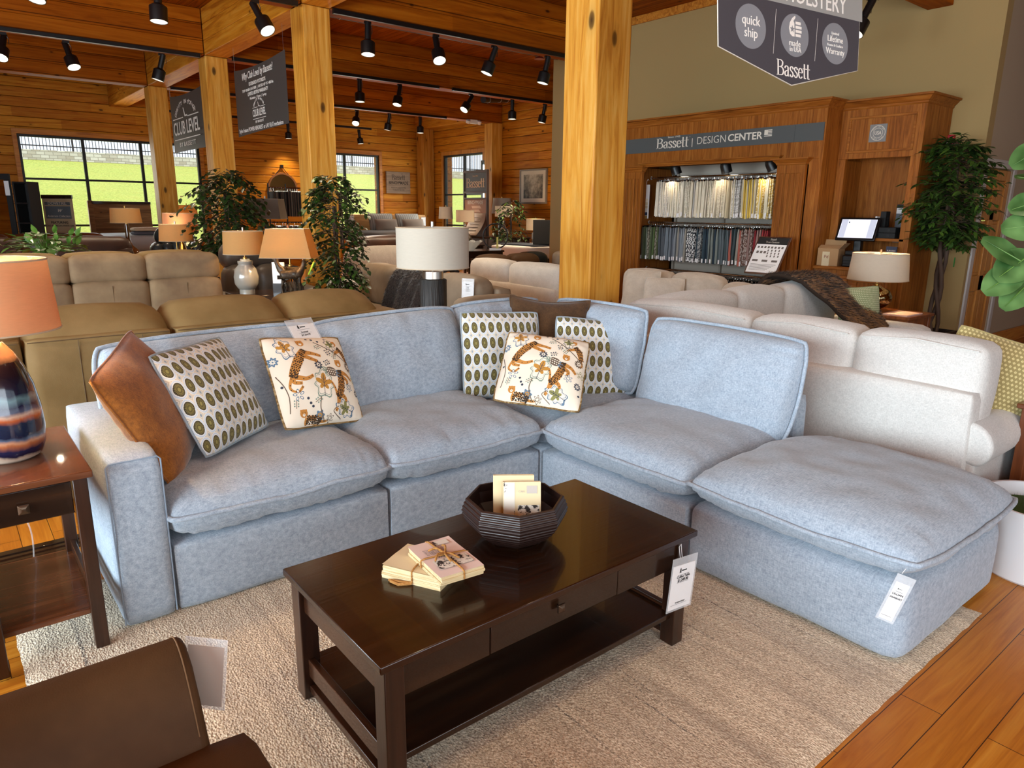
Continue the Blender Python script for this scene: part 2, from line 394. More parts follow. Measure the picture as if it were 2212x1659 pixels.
# ---- lettering ----
def text_mb(mb, body, size, cx, cz, y=0.0, mi=0, align='CENTER', bold=0.0, sx=1.0, shear=0.0, depth=0.0008, M=None, spacing=1.0, fit=None, fh=None):
    """letters standing in local XZ facing -Y"""
    cu = bpy.data.curves.new('t', 'FONT'); cu.body = body; cu.size = size; cu.align_x = align; cu.align_y = 'CENTER'; cu.offset = bold*size; cu.shear = shear
    cu.extrude = depth; cu.resolution_u = 3; cu.space_character = spacing
    ob = bpy.data.objects.new('t', cu); COL.objects.link(ob); dg = bpy.context.evaluated_depsgraph_get(); dg.update()
    me = bpy.data.meshes.new_from_object(ob.evaluated_get(dg))
    sz = 1.0
    if fit and len(me.vertices):
        xs = [p.co.x for p in me.vertices]; sx = fit/max(1e-6, max(xs)-min(xs))
    if fh and len(me.vertices):
        ys = [p.co.y for p in me.vertices]; sz = fh/max(1e-6, max(ys)-min(ys))
    vs = [V((cx+p.co.x*sx, y-p.co.z, cz+p.co.y*sz)) for p in me.vertices]
    if M is not None: vs = [M @ p for p in vs]
    mb.add(vs, [tuple(p.vertices) for p in me.polygons], mi)
    bpy.data.meshes.remove(me); bpy.data.objects.remove(ob); bpy.data.curves.remove(cu); return mb
def smoothline(pts, k=6):
    out = []; n = len(pts)
    for i in range(n-1):
        p0 = pts[max(i-1, 0)]; p1 = pts[i]; p2 = pts[i+1]; p3 = pts[min(i+2, n-1)]
        for j in range(k):
            t = j/k
            out.append(tuple(0.5*((2*b)+(-a+c)*t+(2*a-5*b+4*c-d)*t*t+(-a+3*b-3*c+d)*t**3) for a, b, c, d in zip(p0, p1, p2, p3)))
    out.append(tuple(pts[-1])); return out
GL = {'B': (0.70, [[(.14, 0), (.14, 1)], [(.14, .97), (.36, .97), (.53, .88), (.55, .76), (.48, .60), (.3, .54), (.14, .53)], [(.3, .53), (.53, .48), (.63, .28), (.54, .08), (.34, .03), (.14, .03)], [(0, .02), (.26, .02)], [(0, .98), (.2, .98)]]),
      'a': (0.50, [[(.05, .5), (.12, .61), (.24, .64), (.34, .58), (.36, .46), (.36, .12), (.40, .03), (.48, .03)], [(.36, .38), (.2, .34), (.08, .24), (.08, .1), (.18, .02), (.28, .05), (.36, .14)]]),
      's': (0.40, [[(.34, .5), (.28, .62), (.17, .65), (.07, .55), (.1, .43), (.27, .29), (.33, .16), (.26, .03), (.15, .01), (.04, .14)]]),
      'e': (0.46, [[(.07, .37), (.39, .37), (.38, .53), (.25, .64), (.11, .56), (.06, .33), (.12, .1), (.26, .01), (.41, .12)]]),
      't': (0.34, [[(.15, .95), (.15, .14), (.2, .03), (.32, .05)], [(-.02, .64), (.36, .64)]])}
def serif_word(mb, word, size, cx, cz, y=0.0, mi=0, thick=0.13, thin=0.045, sx=0.95, M=None):
    """drawn with a broad nib so that uprights are thick and hairlines thin"""
    W = sum(GL[c][0] for c in word)*size*sx; x = cx-W/2
    for c in word:
        w, strokes = GL[c]
        for st in strokes:
            pts = smoothline(st, 5) if len(st) > 2 else [st[0], ((st[0][0]+st[1][0])/2, (st[0][1]+st[1][1])/2), st[1]]
            n = len(pts); vs = []; fs = []
            for i, p in enumerate(pts):
                a = pts[max(i-1, 0)]; b = pts[min(i+1, n-1)]; dx, dz = b[0]-a[0], b[1]-a[1]; L = hypot(dx, dz) or 1
                hw = 0.5*(thin+(thick-thin)*abs(dz/L)**1.3); nx, nz = -dz/L*hw, dx/L*hw
                for sg in (1, -1):
                    q = V((x+(p[0]+sg*nx)*size*sx, y, cz-size/2+(p[1]+sg*nz)*size)); vs.append(M @ q if M is not None else q)
            for i in range(n-1): fs.append((2*i, 2*i+1, 2*i+3, 2*i+2))
            mb.add(vs, fs, mi)
        x += w*size*sx
    return mb
def disc(mb, cx, cz, rx, rz, y, mi=0, n=28, M=None, ring=None):
    vs = [V((cx+rx*cos(2*pi*k/n), y, cz+rz*sin(2*pi*k/n))) for k in range(n)]
    if ring: vs += [V((cx+rx*ring*cos(2*pi*k/n), y, cz+rz*ring*sin(2*pi*k/n))) for k in range(n)]
    if M is not None: vs = [M @ p for p in vs]
    mb.add(vs, [(k, (k+1) % n, n+(k+1) % n, n+k) for k in range(n)] if ring else [tuple(range(n))], mi); return mb
def rect(mb, x0, x1, z0, z1, y, mi=0, M=None):
    vs = [V((x0, y, z0)), V((x1, y, z0)), V((x1, y, z1)), V((x0, y, z1))]
    if M is not None: vs = [M @ p for p in vs]
    mb.add(vs, [(0, 1, 2, 3)], mi); return mb
# ---------------- setting ----------------
XW, YD = 8.70, 2.93            # beige wall plane, door wall plane
def holes_cut(a0, a1, z0, z1, holes):
    """solid rectangles of the course a0..a1 x z0..z1 left around the holes"""
    segs = [(a0, a1, z0, z1)]
    for h0, h1, k0, k1 in holes:
        new = []
        for s0, s1, t0, t1 in segs:
            if h1 <= s0 or h0 >= s1 or k1 <= t0 or k0 >= t1: new.append((s0, s1, t0, t1)); continue
            if s0 < h0: new.append((s0, h0, t0, t1))
            if h1 < s1: new.append((h1, s1, t0, t1))
            m0, m1 = max(s0, h0), min(s1, h1)
            if t0 < k0: new.append((m0, m1, t0, k0))
            if k1 < t1: new.append((m0, m1, k1, t1))
        segs = new
    return segs
def wall(name, axis, c0, c1, a0, a1, z0, z1, holes, mat, course=None, bevel=0.0):
    mb = MB(); z = z0
    while z < z1-1e-4:
        zt = min(z1, z+course) if course else z1
        for s0, s1, t0, t1 in holes_cut(a0, a1, z, zt, holes):
            if axis == 'X': mb.box(s0, s1, c0, c1, t0, t1)
            else: mb.box(c0, c1, s0, s1, t0, t1)
        z = zt
    return struct(name, mb, mat, bevel=bevel, smooth=0.5)
B1 = (1.72, 5.42, 0.72, 3.05); B2 = (8.3, 10.36, 0.72, 3.07); E1 = (16.15, 18.1, 0.72, 3.1); E2 = (11.6, 13.2, 0.72, 3.02)
wall('wall_north', 'X', 19.0, 19.3, -5, 12.0, 0, 4.4, [B1, B2], m_logX, 0.2, 0.012)
wall('wall_east', 'Y', 12.0, 12.3, 9.7, 19.0, 0, 4.4, [E1, E2], m_logY, 0.2, 0.012)
S1 = (-2.5, 7.5, 0.55, 2.95); W1 = (-2.0, 7.0, 0.55, 2.95)
wall('wall_south', 'X', -4.3, -4.0, -5, 14, 0, 4.4, [S1], m_logX, 0.2, 0.012)
wall('wall_west', 'Y', -5.3, -5.0, -4, 19, 0, 4.4, [W1], m_logY, 0.2, 0.012)
mb = MB(); mb.box(XW, XW+0.15, YD, 9.70, 0, 4.4); mb.box(XW+.15, 12.0, 9.46, 9.70, 0, 4.4); struct('wall_right', mb, m_beigew)
# door wall: opening for the door
DX0, DX1 = 8.86, 9.64
wall('wall_door', 'X', YD, YD+0.14, XW+.15, 14.0, 0, 4.4, [(DX0, DX1, 0, 2.06)], m_greyw)
wall('wall_far_right', 'Y', 14.0, 14.2, -4, YD+0.14, 0, 4.4, [], m_greyw)
mb = MB().box(-5, 14, -4, 3.62, -0.1, 0); struct('floor', mb, m_floorX)
mb = MB().box(-5, 12.0, 3.76, 19, -0.1, 0); struct('floor', mb, m_floorY)
mb = MB()
for y0, y1, z in ((3.62, 3.655, .008), (3.655, 3.675, .014), (3.675, 3.7, .009), (3.7, 3.72, .014), (3.72, 3.76, .008)): mb.box(-5, XW, y0, y1, -.05, z)
struct('trim_1', mb, m_dkX, bevel=0.002)
mb = MB().box(-8, 15, -8, 19.9, 4.4, 4.55); struct('ceiling', mb, m_ceil)  # overhang past the south and west walls is added to block the sun
mb = MB().box(9.75, 14, YD-0.022, YD, 0, 0.17); mb.box(9.75, 14, YD-0.03, YD, 0, 0.02); struct('baseboard_right', mb, m_trimX, bevel=0.006)
# windows: black frames with mullions, glass panes, pine trim
def window(n, axis, c, rect_, vs, hs, inward, trim=m_trimX):
    a0, a1, z0, z1 = rect_; fw = 0.05; f = MB()
    def bx(m, p0, p1, q0, q1, d0, d1):
        d0, d1 = sorted((c+d0*inward, c+d1*inward))
        if axis == 'X': m.box(p0, p1, d0, d1, q0, q1)
        else: m.box(d0, d1, p0, p1, q0, q1)
    for p0, p1, q0, q1 in ((a0, a1, z1-fw, z1), (a0, a1, z0, z0+fw), (a0, a0+fw, z0+fw, z1-fw), (a1-fw, a1, z0+fw, z1-fw)): bx(f, p0, p1, q0, q1, -.10, -.01)
    for v in vs: bx(f, v-.03, v+.03, z0+fw, z1-fw, -.095, -.02)
    for h in hs: bx(f, a0+fw, a1-fw, h-.022, h+.022, -.09, -.025)
    o = struct('window_%d' % n, f, m_frame, bevel=0.004)
    g = MB(); bx(g, a0+.03, a1-.03, z0+.03, z1-.03, -.062, -.058); g.build('pane', m_glass, o)
    t = MB(); w = 0.09
    for p0, p1, q0, q1 in ((a0-w, a1+w, z1, z1+w+.02), (a0-w, a0, z0-.02, z1), (a1, a1+w, z0-.02, z1), (a0-w-.03, a1+w+.03, z0-.07, z0-.02)): bx(t, p0, p1, q0, q1, -.02, .03)
    t.build('casing', trim, o, bevel=0.005)
window(1, 'X', 19.0, B1, (2.94, 4.12), (1.13, 2.13), -1)
window(2, 'X', 19.0, B2, (9.3,), (1.13, 2.1), -1)
window(3, 'Y', 12.0, E1, (17.1,), (1.13, 2.0), -1, m_trimZ)
window(4, 'Y', 12.0, E2, (12.4,), (1.13, 2.0), -1, m_trimZ)
window(5, 'X', -4.0, S1, (0, 2.5, 5), (), 1); window(6, 'Y', -5.0, W1, (0.25, 2.5, 4.75), (), 1)
# door
mb = MB()
for x0, x1, z0, z1 in ((DX0, DX0+.11, 0, 2.05), (DX1-.11, DX1, 0, 2.05), (DX0+.11, DX1-.11, 1.93, 2.05), (DX0+.11, DX1-.11, 1.50, 1.62), (DX0+.11, DX1-.11, .72, .90), (DX0+.11, DX1-.11, 0, .2), (DX0+.33, DX0+.45, .2, 1.93)):
    mb.box(x0, x1, YD+.012, YD+.05, z0+.006, z1)
for x0, x1 in ((DX0+.11, DX0+.33), (DX0+.45, DX1-.11)):
    for z0, z1 in ((.2, .72), (.9, 1.5), (1.62, 1.93)):
        mb.box(x0, x1, YD+.03, YD+.045, z0, z1); mb.box(x0+.035, x1-.035, YD+.02, YD+.04, z0+.035, z1-.035)
door = struct('door_1', mb, m_door, bevel=0.006)
for z in (.22, 1.05, 1.78):
    h = MB().box(DX0-.012, DX0+.016, YD-.008, YD+.015, z-.055, z+.055); h.lathe([(.008, -.065), (.008, .065), (.003, .075)], 10, (DX0-.002, YD-.008, z)); h.build('hinge', m_black, door)
mb = MB(); mb.box(DX0-.10, DX0-.01, YD-.02, YD+.0, 0, 2.15); mb.box(DX1+.01, DX1+.09, YD-.02, YD, 0, 2.15); mb.box(DX0-.01, DX1+.01, YD-.02, YD, 2.06, 2.15)
struct('trim_2', mb, m_trimw, bevel=0.004)
# posts and beams of the timber frame
XC0, XC1 = 3.55, 3.885
def post(name, x0, x1, y0, y1, z1=3.76):
    mb = MB().box(x0, x1, y0, y1, 0, z1); o = struct(name, mb, m_post, bevel=0.012); return o
post('pillar_front', 3.72, 4.055, 3.70, 4.035)
post('pillar_middle', XC0, XC1, 8.15, 8.485); post('pillar_back', XC0, XC1, 11.75, 12.085); post('pillar_rear', XC0, XC1, 15.3, 15.635)
post('pillar_corner', 11.62, 11.99, 18.6, 18.98, 4.38); post('pillar_east', 11.65, 11.99, 15.3, 15.64)
def beam(axis, c0, c1, a0, a1, mat, z0=3.76):
    mb = MB()
    for q0, q1 in ((z0, z0+.2), (z0+.2, z0+.42), (z0+.42, 4.4)):
        if axis == 'X': mb.box(a0, a1, c0, c1, q0, q1)
        else: mb.box(c0, c1, a0, a1, q0, q1)
    return struct('beam', mb, mat, bevel=0.01)
for y in (8.15, 11.75, 15.3):
    beam('X', y+.01, y+.32, -5, XC0, m_beamX); beam('X', y+.01, y+.32, XC1, 11.98 if y > 10 else XW, m_beamX)
beam('Y', XC0, XC1, 4.1, 8.16, m_beamY); beam('Y', XC0, XC1, 8.485, 11.75, m_beamY); beam('Y', XC0, XC1, 12.085, 15.3, m_beamY); beam('Y', XC0, XC1, 15.635, 19.0, m_beamY)
beam('Y', 11.6, 11.99, 15.64, 19.0, m_beamY, 3.86)
beam('X', 3.44, 3.70, -5, XW, m_beamX, 3.70)
mb = MB().box(XW-.03, XW, YD, 9.46, 4.29, 4.4); struct('trim_3', mb, m_trimX, bevel=0.004)
# ---- outdoors ----
def _grass():
    a = NT('lawn_grass', 0.9); n = a.noise(a.co(), 14, 5, 0.7); b = a.noise(a.co(), 1.3, 3)
    c = a.ramp(n, [(0.35, '6f8a30'), (0.55, 'a9bd52'), (0.7, 'c9cf70')]); c = a.mix(a.math('MULTIPLY', b, 0.5), c, 'c2b257'); a.base(c); a.bump(n, 0.5, 0.05); return a.m
m_grass = _grass()
mb = MB(); n = 24
mb.add([(-12, 19.4, -.1), (14, 19.4, -.1), (-12, 24, .5), (19, 24, .5), (-12, 41, 3.65), (36, 41, 3.65), (36, 4, 3.65), (19, 4, .5), (12.4, 19.4, -.1), (12.4, 4, -.1), (40, 46, 3.7), (-12, 46, 3.7), (40, 4, 3.7)],
       [(0, 1, 3, 2), (2, 3, 5, 4), (3, 7, 6, 5), (8, 9, 7, 3), (1, 8, 3), (4, 5, 10, 11), (5, 6, 12, 10)])
tag(mb.build('lawn', m_grass, smooth=0), 'sunlit green lawn slope rising outside the windows', 'grass', kind='stuff')
def _stone():
    a = NT('stone_wall', 0.9); br = a.n('TexBrick', Vector=a.map(a.co('Generated'), (1, 1, 1)), Scale=1.0, Color1=(.4, .36, .3, 1), Color2=(.62, .6, .56, 1), Mortar=(.25, .23, .2, 1), Mortar_Size=.012, Brick_Width=.34, Row_Height=.15)
    co = a.co(); s = a.sep(co); v = a.n('CombineXYZ', X=a.math('ADD', s[0], s[1]), Y=s[2]).outputs[0]; a.t.links.new(v, br.inputs['Vector'])
    a.base(br.outputs['Color']); return a.m
mb = MB(); mb.box(-12, 36, 41.02, 41.5, 3.66, 4.12); mb.box(36.02, 36.5, 4, 41.5, 3.66, 4.12)
tag(mb.build('stone_wall', _stone(), smooth=0), 'grey stone retaining wall along the top of the lawn', 'wall')
f = MB()
for z in (4.35, 5.45): f.box(-12, 36, 42.0, 42.04, z, z+.05)
x = -12
while x < 36: f.box(x, x+.025, 42.0, 42.03, 4.1, 5.6); x += .14
fr = thing('iron_fence', 'black picket fence standing above the stone wall outside', 'fence', (12, 42, 4.0)); f.build('pickets', m_black, fr, world=True, smooth=0)
for k in range(17): MB().box(-12+k*3, -11.93+k*3, 41.97, 42.04, 4.0, 5.7).build('post', m_black, fr, world=True)
# ---------------- rug, sectional, ottoman ----------------
mb = MB(); nx, ny = 60, 48
vs = []; fs = []
for i in range(nx+1):
    for j in range(ny+1):
        x = .035+3.035*i/nx; y = .775+2.44*j/ny
        e = min(i, nx-i, j, ny-j); z = (.0125+.0018*noise.noise(V((x*30, y*30, 0)))) if e else .001
        if e == 0: x += .006*noise.noise(V((x*25, y*25, 4))); y += .006*noise.noise(V((x*25, y*25, 9)))
        vs.append((x, y, z))
for i in range(nx):
    for j in range(ny): fs.append((i*(ny+1)+j, (i+1)*(ny+1)+j, (i+1)*(ny+1)+j+1, i*(ny+1)+j+1))
mb.add(vs, fs)
tag(mb.build('area_rug', m_rug, smooth=1.2), 'beige heathered wool area rug under the dark coffee table and blue sectional', 'rug')
def softbox(name, parent, mat, x0, x1, y0, y1, z0, z1, r=.035, bul=.012, world=True, seed=0, seams=None, n=10):
    """upholstered block with slightly bulging faces and rounded edges"""
    mb = MB(); dx, dy, dz = (x1-x0)/2, (y1-y0)/2, (z1-z0)/2; cx, cy, cz = (x0+x1)/2, (y0+y1)/2, (z0+z1)/2
    bm = bmesh.new(); bmesh.ops.create_cube(bm, size=2.0); bmesh.ops.subdivide_edges(bm, edges=bm.edges[:], cuts=n, use_grid_fill=True)
    bm.verts.index_update()
    idx = {}
    for v in bm.verts:
        p = v.co; q = V((p.x*dx, p.y*dy, p.z*dz))
        inner = V((max(-dx+r, min(dx-r, q.x)), max(-dy+r, min(dy-r, q.y)), max(-dz+r, min(dz-r, q.z))))
        d = q-inner
        if d.length > 1e-9: q = inner+d.normalized()*r
        bx = (1-(q.y/dy)**2)*(1-(q.z/dz)**2); by = (1-(q.x/dx)**2)*(1-(q.z/dz)**2); bz = (1-(q.x/dx)**2)*(1-(q.y/dy)**2)
        q += V((p.x*bul*bx if abs(p.x) > .99 else 0, p.y*bul*by if abs(p.y) > .99 else 0, (p.z*bul*bz if p.z > .99 else 0)))
        q += V((1, 1, 1))*.0035*noise.noise(V((q.x*6+seed, q.y*6, q.z*6)))
        mb.v.append((q.x+cx, q.y+cy, q.z+cz))
    mb.f = [tuple(v.index for v in f.verts) for f in bm.faces]; mb.m = [0]*len(mb.f); bm.free()
    return mb.build(name, mat, parent, smooth=1.3, world=world)
def seam(parent, pts, mat, r=.004, name='seam', world=True): return MB().tube(pts, r, 6).build(name, mat, parent, world=world)
m_seam = plain('blue_seam', '8a9aab', 0.9)
SX, SY = 1.9, 3.2
sof = thing('sectional_sofa', 'large blue-grey chenille L-shaped sectional sofa with loose back cushions', 'sofa', (SX, SY, .012))
def loc(x, y, z): return V((x-SX, y-SY, z-.012))
softbox('arm', sof, m_blue, .357, .545, 2.715, 3.70, .014, .675, .028, .012, seed=1)
seam(sof.children[-1] if False else sof, [(.362, 2.722, .03), (.361, 2.722, .652), (.372, 2.722, .664), (.53, 2.722, .664), (.541, 2.722, .652), (.541, 2.722, .03)], m_seam, .0032, 'arm_welt')
for k, (x0, x1) in enumerate(((.548, 1.482), (1.488, 2.408))):
    softbox('base', sof, m_blue, x0, x1, 2.722, 3.68, .014, .30, .022, .01, seed=k+2)
    cushion('seat_cushion', sof, m_blue, x1-x0+.03, .98, .115, .115, TM(loc((x0+x1)/2, 3.17, .408), 0, 0, 0), piping=1, pr=.0105, n=40, pname='welt', a=5.0, b=.42, bb=.24, corner=.05, wr=.012, gather=.012, seed=k*3.3+1, wave=.010, grow=.006)
softbox('base', sof, m_blue, 2.414, 3.37, 2.722, 3.68, .014, .30, .022, .01, seed=5)
softbox('base', sof, m_blue, 2.412, 3.37, 1.752, 2.716, .014, .30, .022, .01, seed=6)
cushion('seat_cushion', sof, m_blue, .94, .94, .10, .115, TM(loc(2.90, 3.17, .39)), piping=1, pr=.0105, n=30, pname='welt', a=5.0, b=.42, bb=.24, corner=.05, wr=.01, seed=9)
cushion('seat_cushion', sof, m_blue, 1.0, .98, .115, .115, TM(loc(2.885, 2.235, .408)), piping=1, pr=.0105, n=40, pname='welt', a=5.0, b=.42, bb=.24, corner=.05, wr=.012, gather=.012, seed=12, wave=.010, grow=.006)
softbox('back_frame', sof, m_blue, .545, 3.20, 3.56, 3.69, .014, .665, .03, .01, seed=7)
softbox('back_frame', sof, m_blue, 3.25, 3.38, 1.755, 3.66, .014, .665, .03, .01, seed=8)
# back cushions: local X along the back, Y up, domes towards +-Z
def backcush(cx, cy, cz, w, h, yaw, tilt, seed, ht=.12, roll=0):
    M = Matrix.Translation(loc(cx, cy, cz)) @ Matrix.Rotation(yaw, 4, 'Z') @ Matrix.Rotation(pi/2-tilt, 4, 'X') @ Matrix.Rotation(roll, 4, 'Z')
    return cushion('back_cushion', sof, m_blue, w, h, ht, .08, M, piping=1, pr=.010, n=38, pname='flange', a=3.6, b=.46, corner=.07, wr=.016, gather=.014, seed=seed, wave=.022, grow=.012, pinch=.01)
backcush(1.0, 3.50, .70, 1.03, .53, 0, R(14), 21, roll=R(1.2)); backcush(1.955, 3.50, .71, .96, .54, 0, R(14), 22, roll=R(1.5))
backcush(2.74, 3.50, .735, .66, .52, R(-6), R(12), 23, roll=R(1)); backcush(3.20, 3.12, .73, .74, .52, R(-86), R(12), 24)
backcush(3.205, 2.21, .685, .97, .55, R(-90), R(16), 25, roll=R(-.5))
ot = thing('ottoman', 'blue-grey ottoman with a thick knife-edge cushion, nearest piece on the right', 'ottoman', (2.87, 1.27, .012))
softbox('base', ot, m_blue, 2.412, 3.33, .822, 1.742, .014, .325, .05, .016, seed=11, n=14)
cushion('cushion', ot, m_blue, .99, .97, .13, .10, TM((0, 0, .40)), piping=1, pr=.0095, n=44, pname='welt', a=3.8, b=.46, bb=.30, corner=.05, wr=.014, gather=.012, seed=31, wave=.014, grow=.008)
# ---------------- throw pillows ----------------
def _oval():
    a = NT('oval_print', 0.85, sheen=0.2); uv = a.sep(a.co('UV')); N = 7.0
    U = a.math('MULTIPLY', uv[0], 10.5); W = a.math('MULTIPLY', uv[1], 5.6)
    def cell(du, dv):
        x = a.math('SUBTRACT', a.math('FRACT', a.math('ADD', U, du)), 0.5); y = a.math('SUBTRACT', a.math('FRACT', a.math('ADD', W, dv)), 0.5)
        return x, y
    def ell(x, y, rx, ry):
        p = a.math('DIVIDE', x, rx); q = a.math('DIVIDE', y, ry); return a.math('SQRT', a.math('ADD', a.math('MULTIPLY', p, p), a.math('MULTIPLY', q, q)))
    def dia(x, y, rx, ry): return a.math('ADD', a.math('DIVIDE', a.math('ABSOLUTE', x), rx), a.math('DIVIDE', a.math('ABSOLUTE', y), ry))
    x, y = cell(0, 0); e = ell(x, y, .5, .5)
    c = a.ramp(a.math('MULTIPLY', e, 0.5), [(0.0, '8c8348'), (.10, '5c5228'), (.18, '857a3e'), (.29, '4a482c'), (.355, 'e2e2de'), (.40, 'c2cfdb'), (.455, 'b4c4d6'), (.465, 'eceae4'), (.50, 'd8d0c2')], 'CONSTANT')
    # seeds round the leaf
    ang = a.math('ARCTAN2', a.math('MULTIPLY', y, 1.0), x); dots = a.math('SINE', a.math('MULTIPLY', ang, 22.0))
    band = a.math('MULTIPLY', a.math('GREATER_THAN', e, .40), a.math('LESS_THAN', e, .72)); c = a.mix(a.math('MULTIPLY', band, a.math('GREATER_THAN', dots, 0.05)), c, '3a2c1c')
    out = a.math('GREATER_THAN', e, .985)
    x2, y2 = cell(.5, .5); d1 = dia(x2, y2, .30, .30)
    g = a.ramp(a.math('MULTIPLY', d1, 0.5), [(0, '8f9ba3'), (.17, 'd8d2c4'), (.30, 'bfae92'), (.36, 'dcd6c8'), (.50, 'cfc5b2')], 'CONSTANT')
    x3, y3 = cell(.5, 0); d3 = dia(x3, y3, .09, .07); g = a.mix(a.math('LESS_THAN', d3, 1.0), g, '2b3038')
    c = a.mix(out, c, g); a.base(c); a.bump(a.noise(a.map(a.co('UV'), (300, 300, 1)), 1.0, 2), .15, .002); return a.m
m_oval = _oval()
def pillow(name, label, mat, w, h, pos, yaw, tilt, roll, ht=.085, seed=0, group=None, pipe=None, deco=None, n=30, pinch=.055, cat='throw pillow', obj='throw_pillow'):
    M0 = TM((0, 0, 0), yaw, tilt, roll) @ Matrix.Rotation(pi/2, 4, 'X')
    root = thing(obj, label, cat, pos, group=group)
    c = Cushion(w, h, ht, ht*.9, a=2.3, b=.60, pinch=pinch, corner=.06, wr=.010, gather=.006, seed=seed)
    mb = c.mesh(MB(), n); mats = [mat]
    if deco: mats += deco(c, mb)
    mb.v = [tuple(M0 @ V(p)) for p in mb.v]
    o = mb.build('cover', mats, root, smooth=1.2)
    r = c.rim(.0055); r.v = [tuple(M0 @ V(p)) for p in r.v]; r.build('piping', pipe or mat, root, smooth=1.2); return root
# printed jungle pattern: shapes laid on the pillow's own surface
INKS = None
def jungle(c, mb):
    global INKS
    if INKS is None:
        INKS = [plain('print_'+n, col, .85) for n, col in (('ochre', 'c08a38'), ('blue', '5f7c94'), ('navy', '363d4c'), ('sage', '8a9c8c'), ('spots', '3a2a18'), ('cat', 'c4863e'), ('line', '6a5a4a'), ('cream', 'f0e6d4'), ('olive', '8c8a50'))]
    OC, BL, NA, SG, SP, CT, LN, CR, OL = range(1, 10)
    lay = [0.0006]
    def P(u, v):
        u = max(-.995, min(.995, u)); v = max(-.995, min(.995, v)); p = c.P(u, v, 1); p.z += lay[0]; return p
    def addp(vs, fs, mi): mb.add(vs, fs, mi); mb.uv.extend([(0, 0)]*len(vs))
    def blob(u, v, fr, mi, n=28, rings=3, rot=0):
        vs = [P(u, v)]; fs = []
        for k in range(1, rings+1):
            for i in range(n):
                a = 2*pi*i/n; r = fr(a)*k/rings; vs.append(P(u+r*cos(a+rot), v+r*sin(a+rot)))
        fs += [(0, 1+i, 1+(i+1) % n) for i in range(n)]
        for k in range(rings-1):
            for i in range(n): fs.append((1+k*n+i, 1+(k+1)*n+i, 1+(k+1)*n+(i+1) % n, 1+k*n+(i+1) % n))
        addp(vs, fs, mi)
    def stroke(pts, ws, mi, k=6):
        pts = smoothline(pts, k) if len(pts) > 2 else [tuple(pts[0][i]+(pts[1][i]-pts[0][i])*t/5 for i in (0, 1)) for t in range(6)]
        n = len(pts); vs = []
        for i, p in enumerate(pts):
            a = pts[max(i-1, 0)]; b = pts[min(i+1, n-1)]; dx, dy = b[0]-a[0], b[1]-a[1]; L = hypot(dx, dy) or 1
            t = i/(n-1); w = ws if not isinstance(ws, (list, tuple)) else ws[min(len(ws)-2, int(t*(len(ws)-1)))]*(1-(t*(len(ws)-1)) % 1 if t < 1 else 0)+ws[min(len(ws)-1, int(t*(len(ws)-1))+1)]*((t*(len(ws)-1)) % 1 if t < 1 else 1)
            for sg in (1, 0, -1): vs.append(P(p[0]-dy/L*w*sg, p[1]+dx/L*w*sg))
        fs = []
        for i in range(n-1): fs += [(3*i, 3*i+1, 3*i+4, 3*i+3), (3*i+1, 3*i+2, 3*i+5, 3*i+4)]
        addp(vs, fs, mi); return pts
    def leafm(u, v, s, rot, edge=BL, fill=OC):
        f = lambda a: s*(1.0+.16*cos(7*a))*(1/ sqrt((cos(a)/1.35)**2+(sin(a)/.85)**2))
        lay[0] = .0006; blob(u, v, lambda a: f(a)*1.0, edge, 42, rot=rot); lay[0] = .0009; blob(u, v, lambda a: f(a)*.90, CR, 42, rot=rot); lay[0] = .0010; blob(u, v, lambda a: f(a)*.82, BL if fill == CR else edge, 42, rot=rot); lay[0] = .0011; blob(u, v, lambda a: f(a)*.78, CR, 42, rot=rot)
        lay[0] = .0013; blob(u, v, lambda a: s*.78*(.42+.58*abs(cos(2.5*a))**1.4)*(1+.25*cos(a)), fill if fill != CR else OL, 40, rot=rot)
        lay[0] = .0015; d = (cos(rot), sin(rot)); stroke([(u-d[0]*s*1.2, v-d[1]*s*1.2), (u, v), (u+d[0]*s*.8, v+d[1]*s*.8)], .006, NA)
        for q in (-.35, 0, .3):
            for sg in (1, -1):
                e = rot+sg*.8; stroke([(u+d[0]*s*q, v+d[1]*s*q), (u+d[0]*s*q+cos(e)*s*.4, v+d[1]*s*q+sin(e)*s*.4)], .004, NA)
    def flower(u, v, s, mi, pet=9, inner=CR):
        lay[0] = .0007; blob(u, v, lambda a: s*(1+.2*cos(pet*a)), mi, 54); lay[0] = .001; blob(u, v, lambda a: s*.5*(1+.35*cos(8*a)), inner, 40); lay[0] = .0013; blob(u, v, lambda a: s*.2, mi, 12)
    def petals(u, v, s, mi, k=5):
        lay[0] = .0007
        for i in range(k):
            a = 2*pi*i/k+.4; x, y = u+cos(a)*s*.6, v+sin(a)*s*.6
            lay[0] = .0007; blob(x, y, lambda b: s*.45/sqrt(cos(b)**2+(sin(b)/.6)**2)*.8, mi, 16, 2, rot=a); lay[0] = .0010; blob(x, y, lambda b: s*.27/sqrt(cos(b)**2+(sin(b)/.6)**2)*.8, CR if mi != OC else OC, 16, 2, rot=a)
    def cat(pts, ws, head, legs, tail, sc=1.0):
        lay[0] = .0007; 
        for l in legs: stroke(l, [.06*sc, .04*sc, .03*sc], CT)
        stroke(tail, [.03*sc, .022*sc, .026*sc], CT)
        body = stroke(pts, ws, CT); lay[0] = .0009; blob(head[0], head[1], lambda a: .085*sc, CT, 20)
        for dx in (-.055, .055): blob(head[0]+dx*sc, head[1]+.06*sc, lambda a: .024*sc, CT, 10, 1)
        lay[0] = .0013; blob(head[0], head[1]-.03*sc, lambda a: .03*sc, CR, 12, 1)
        for dx in (-.025, .025): blob(head[0]+dx*sc, head[1]+.018*sc, lambda a: .009*sc, SP, 8, 1)
        blob(head[0], head[1]-.022*sc, lambda a: .010*sc, SP, 8, 1)
        rg = random.Random(3)
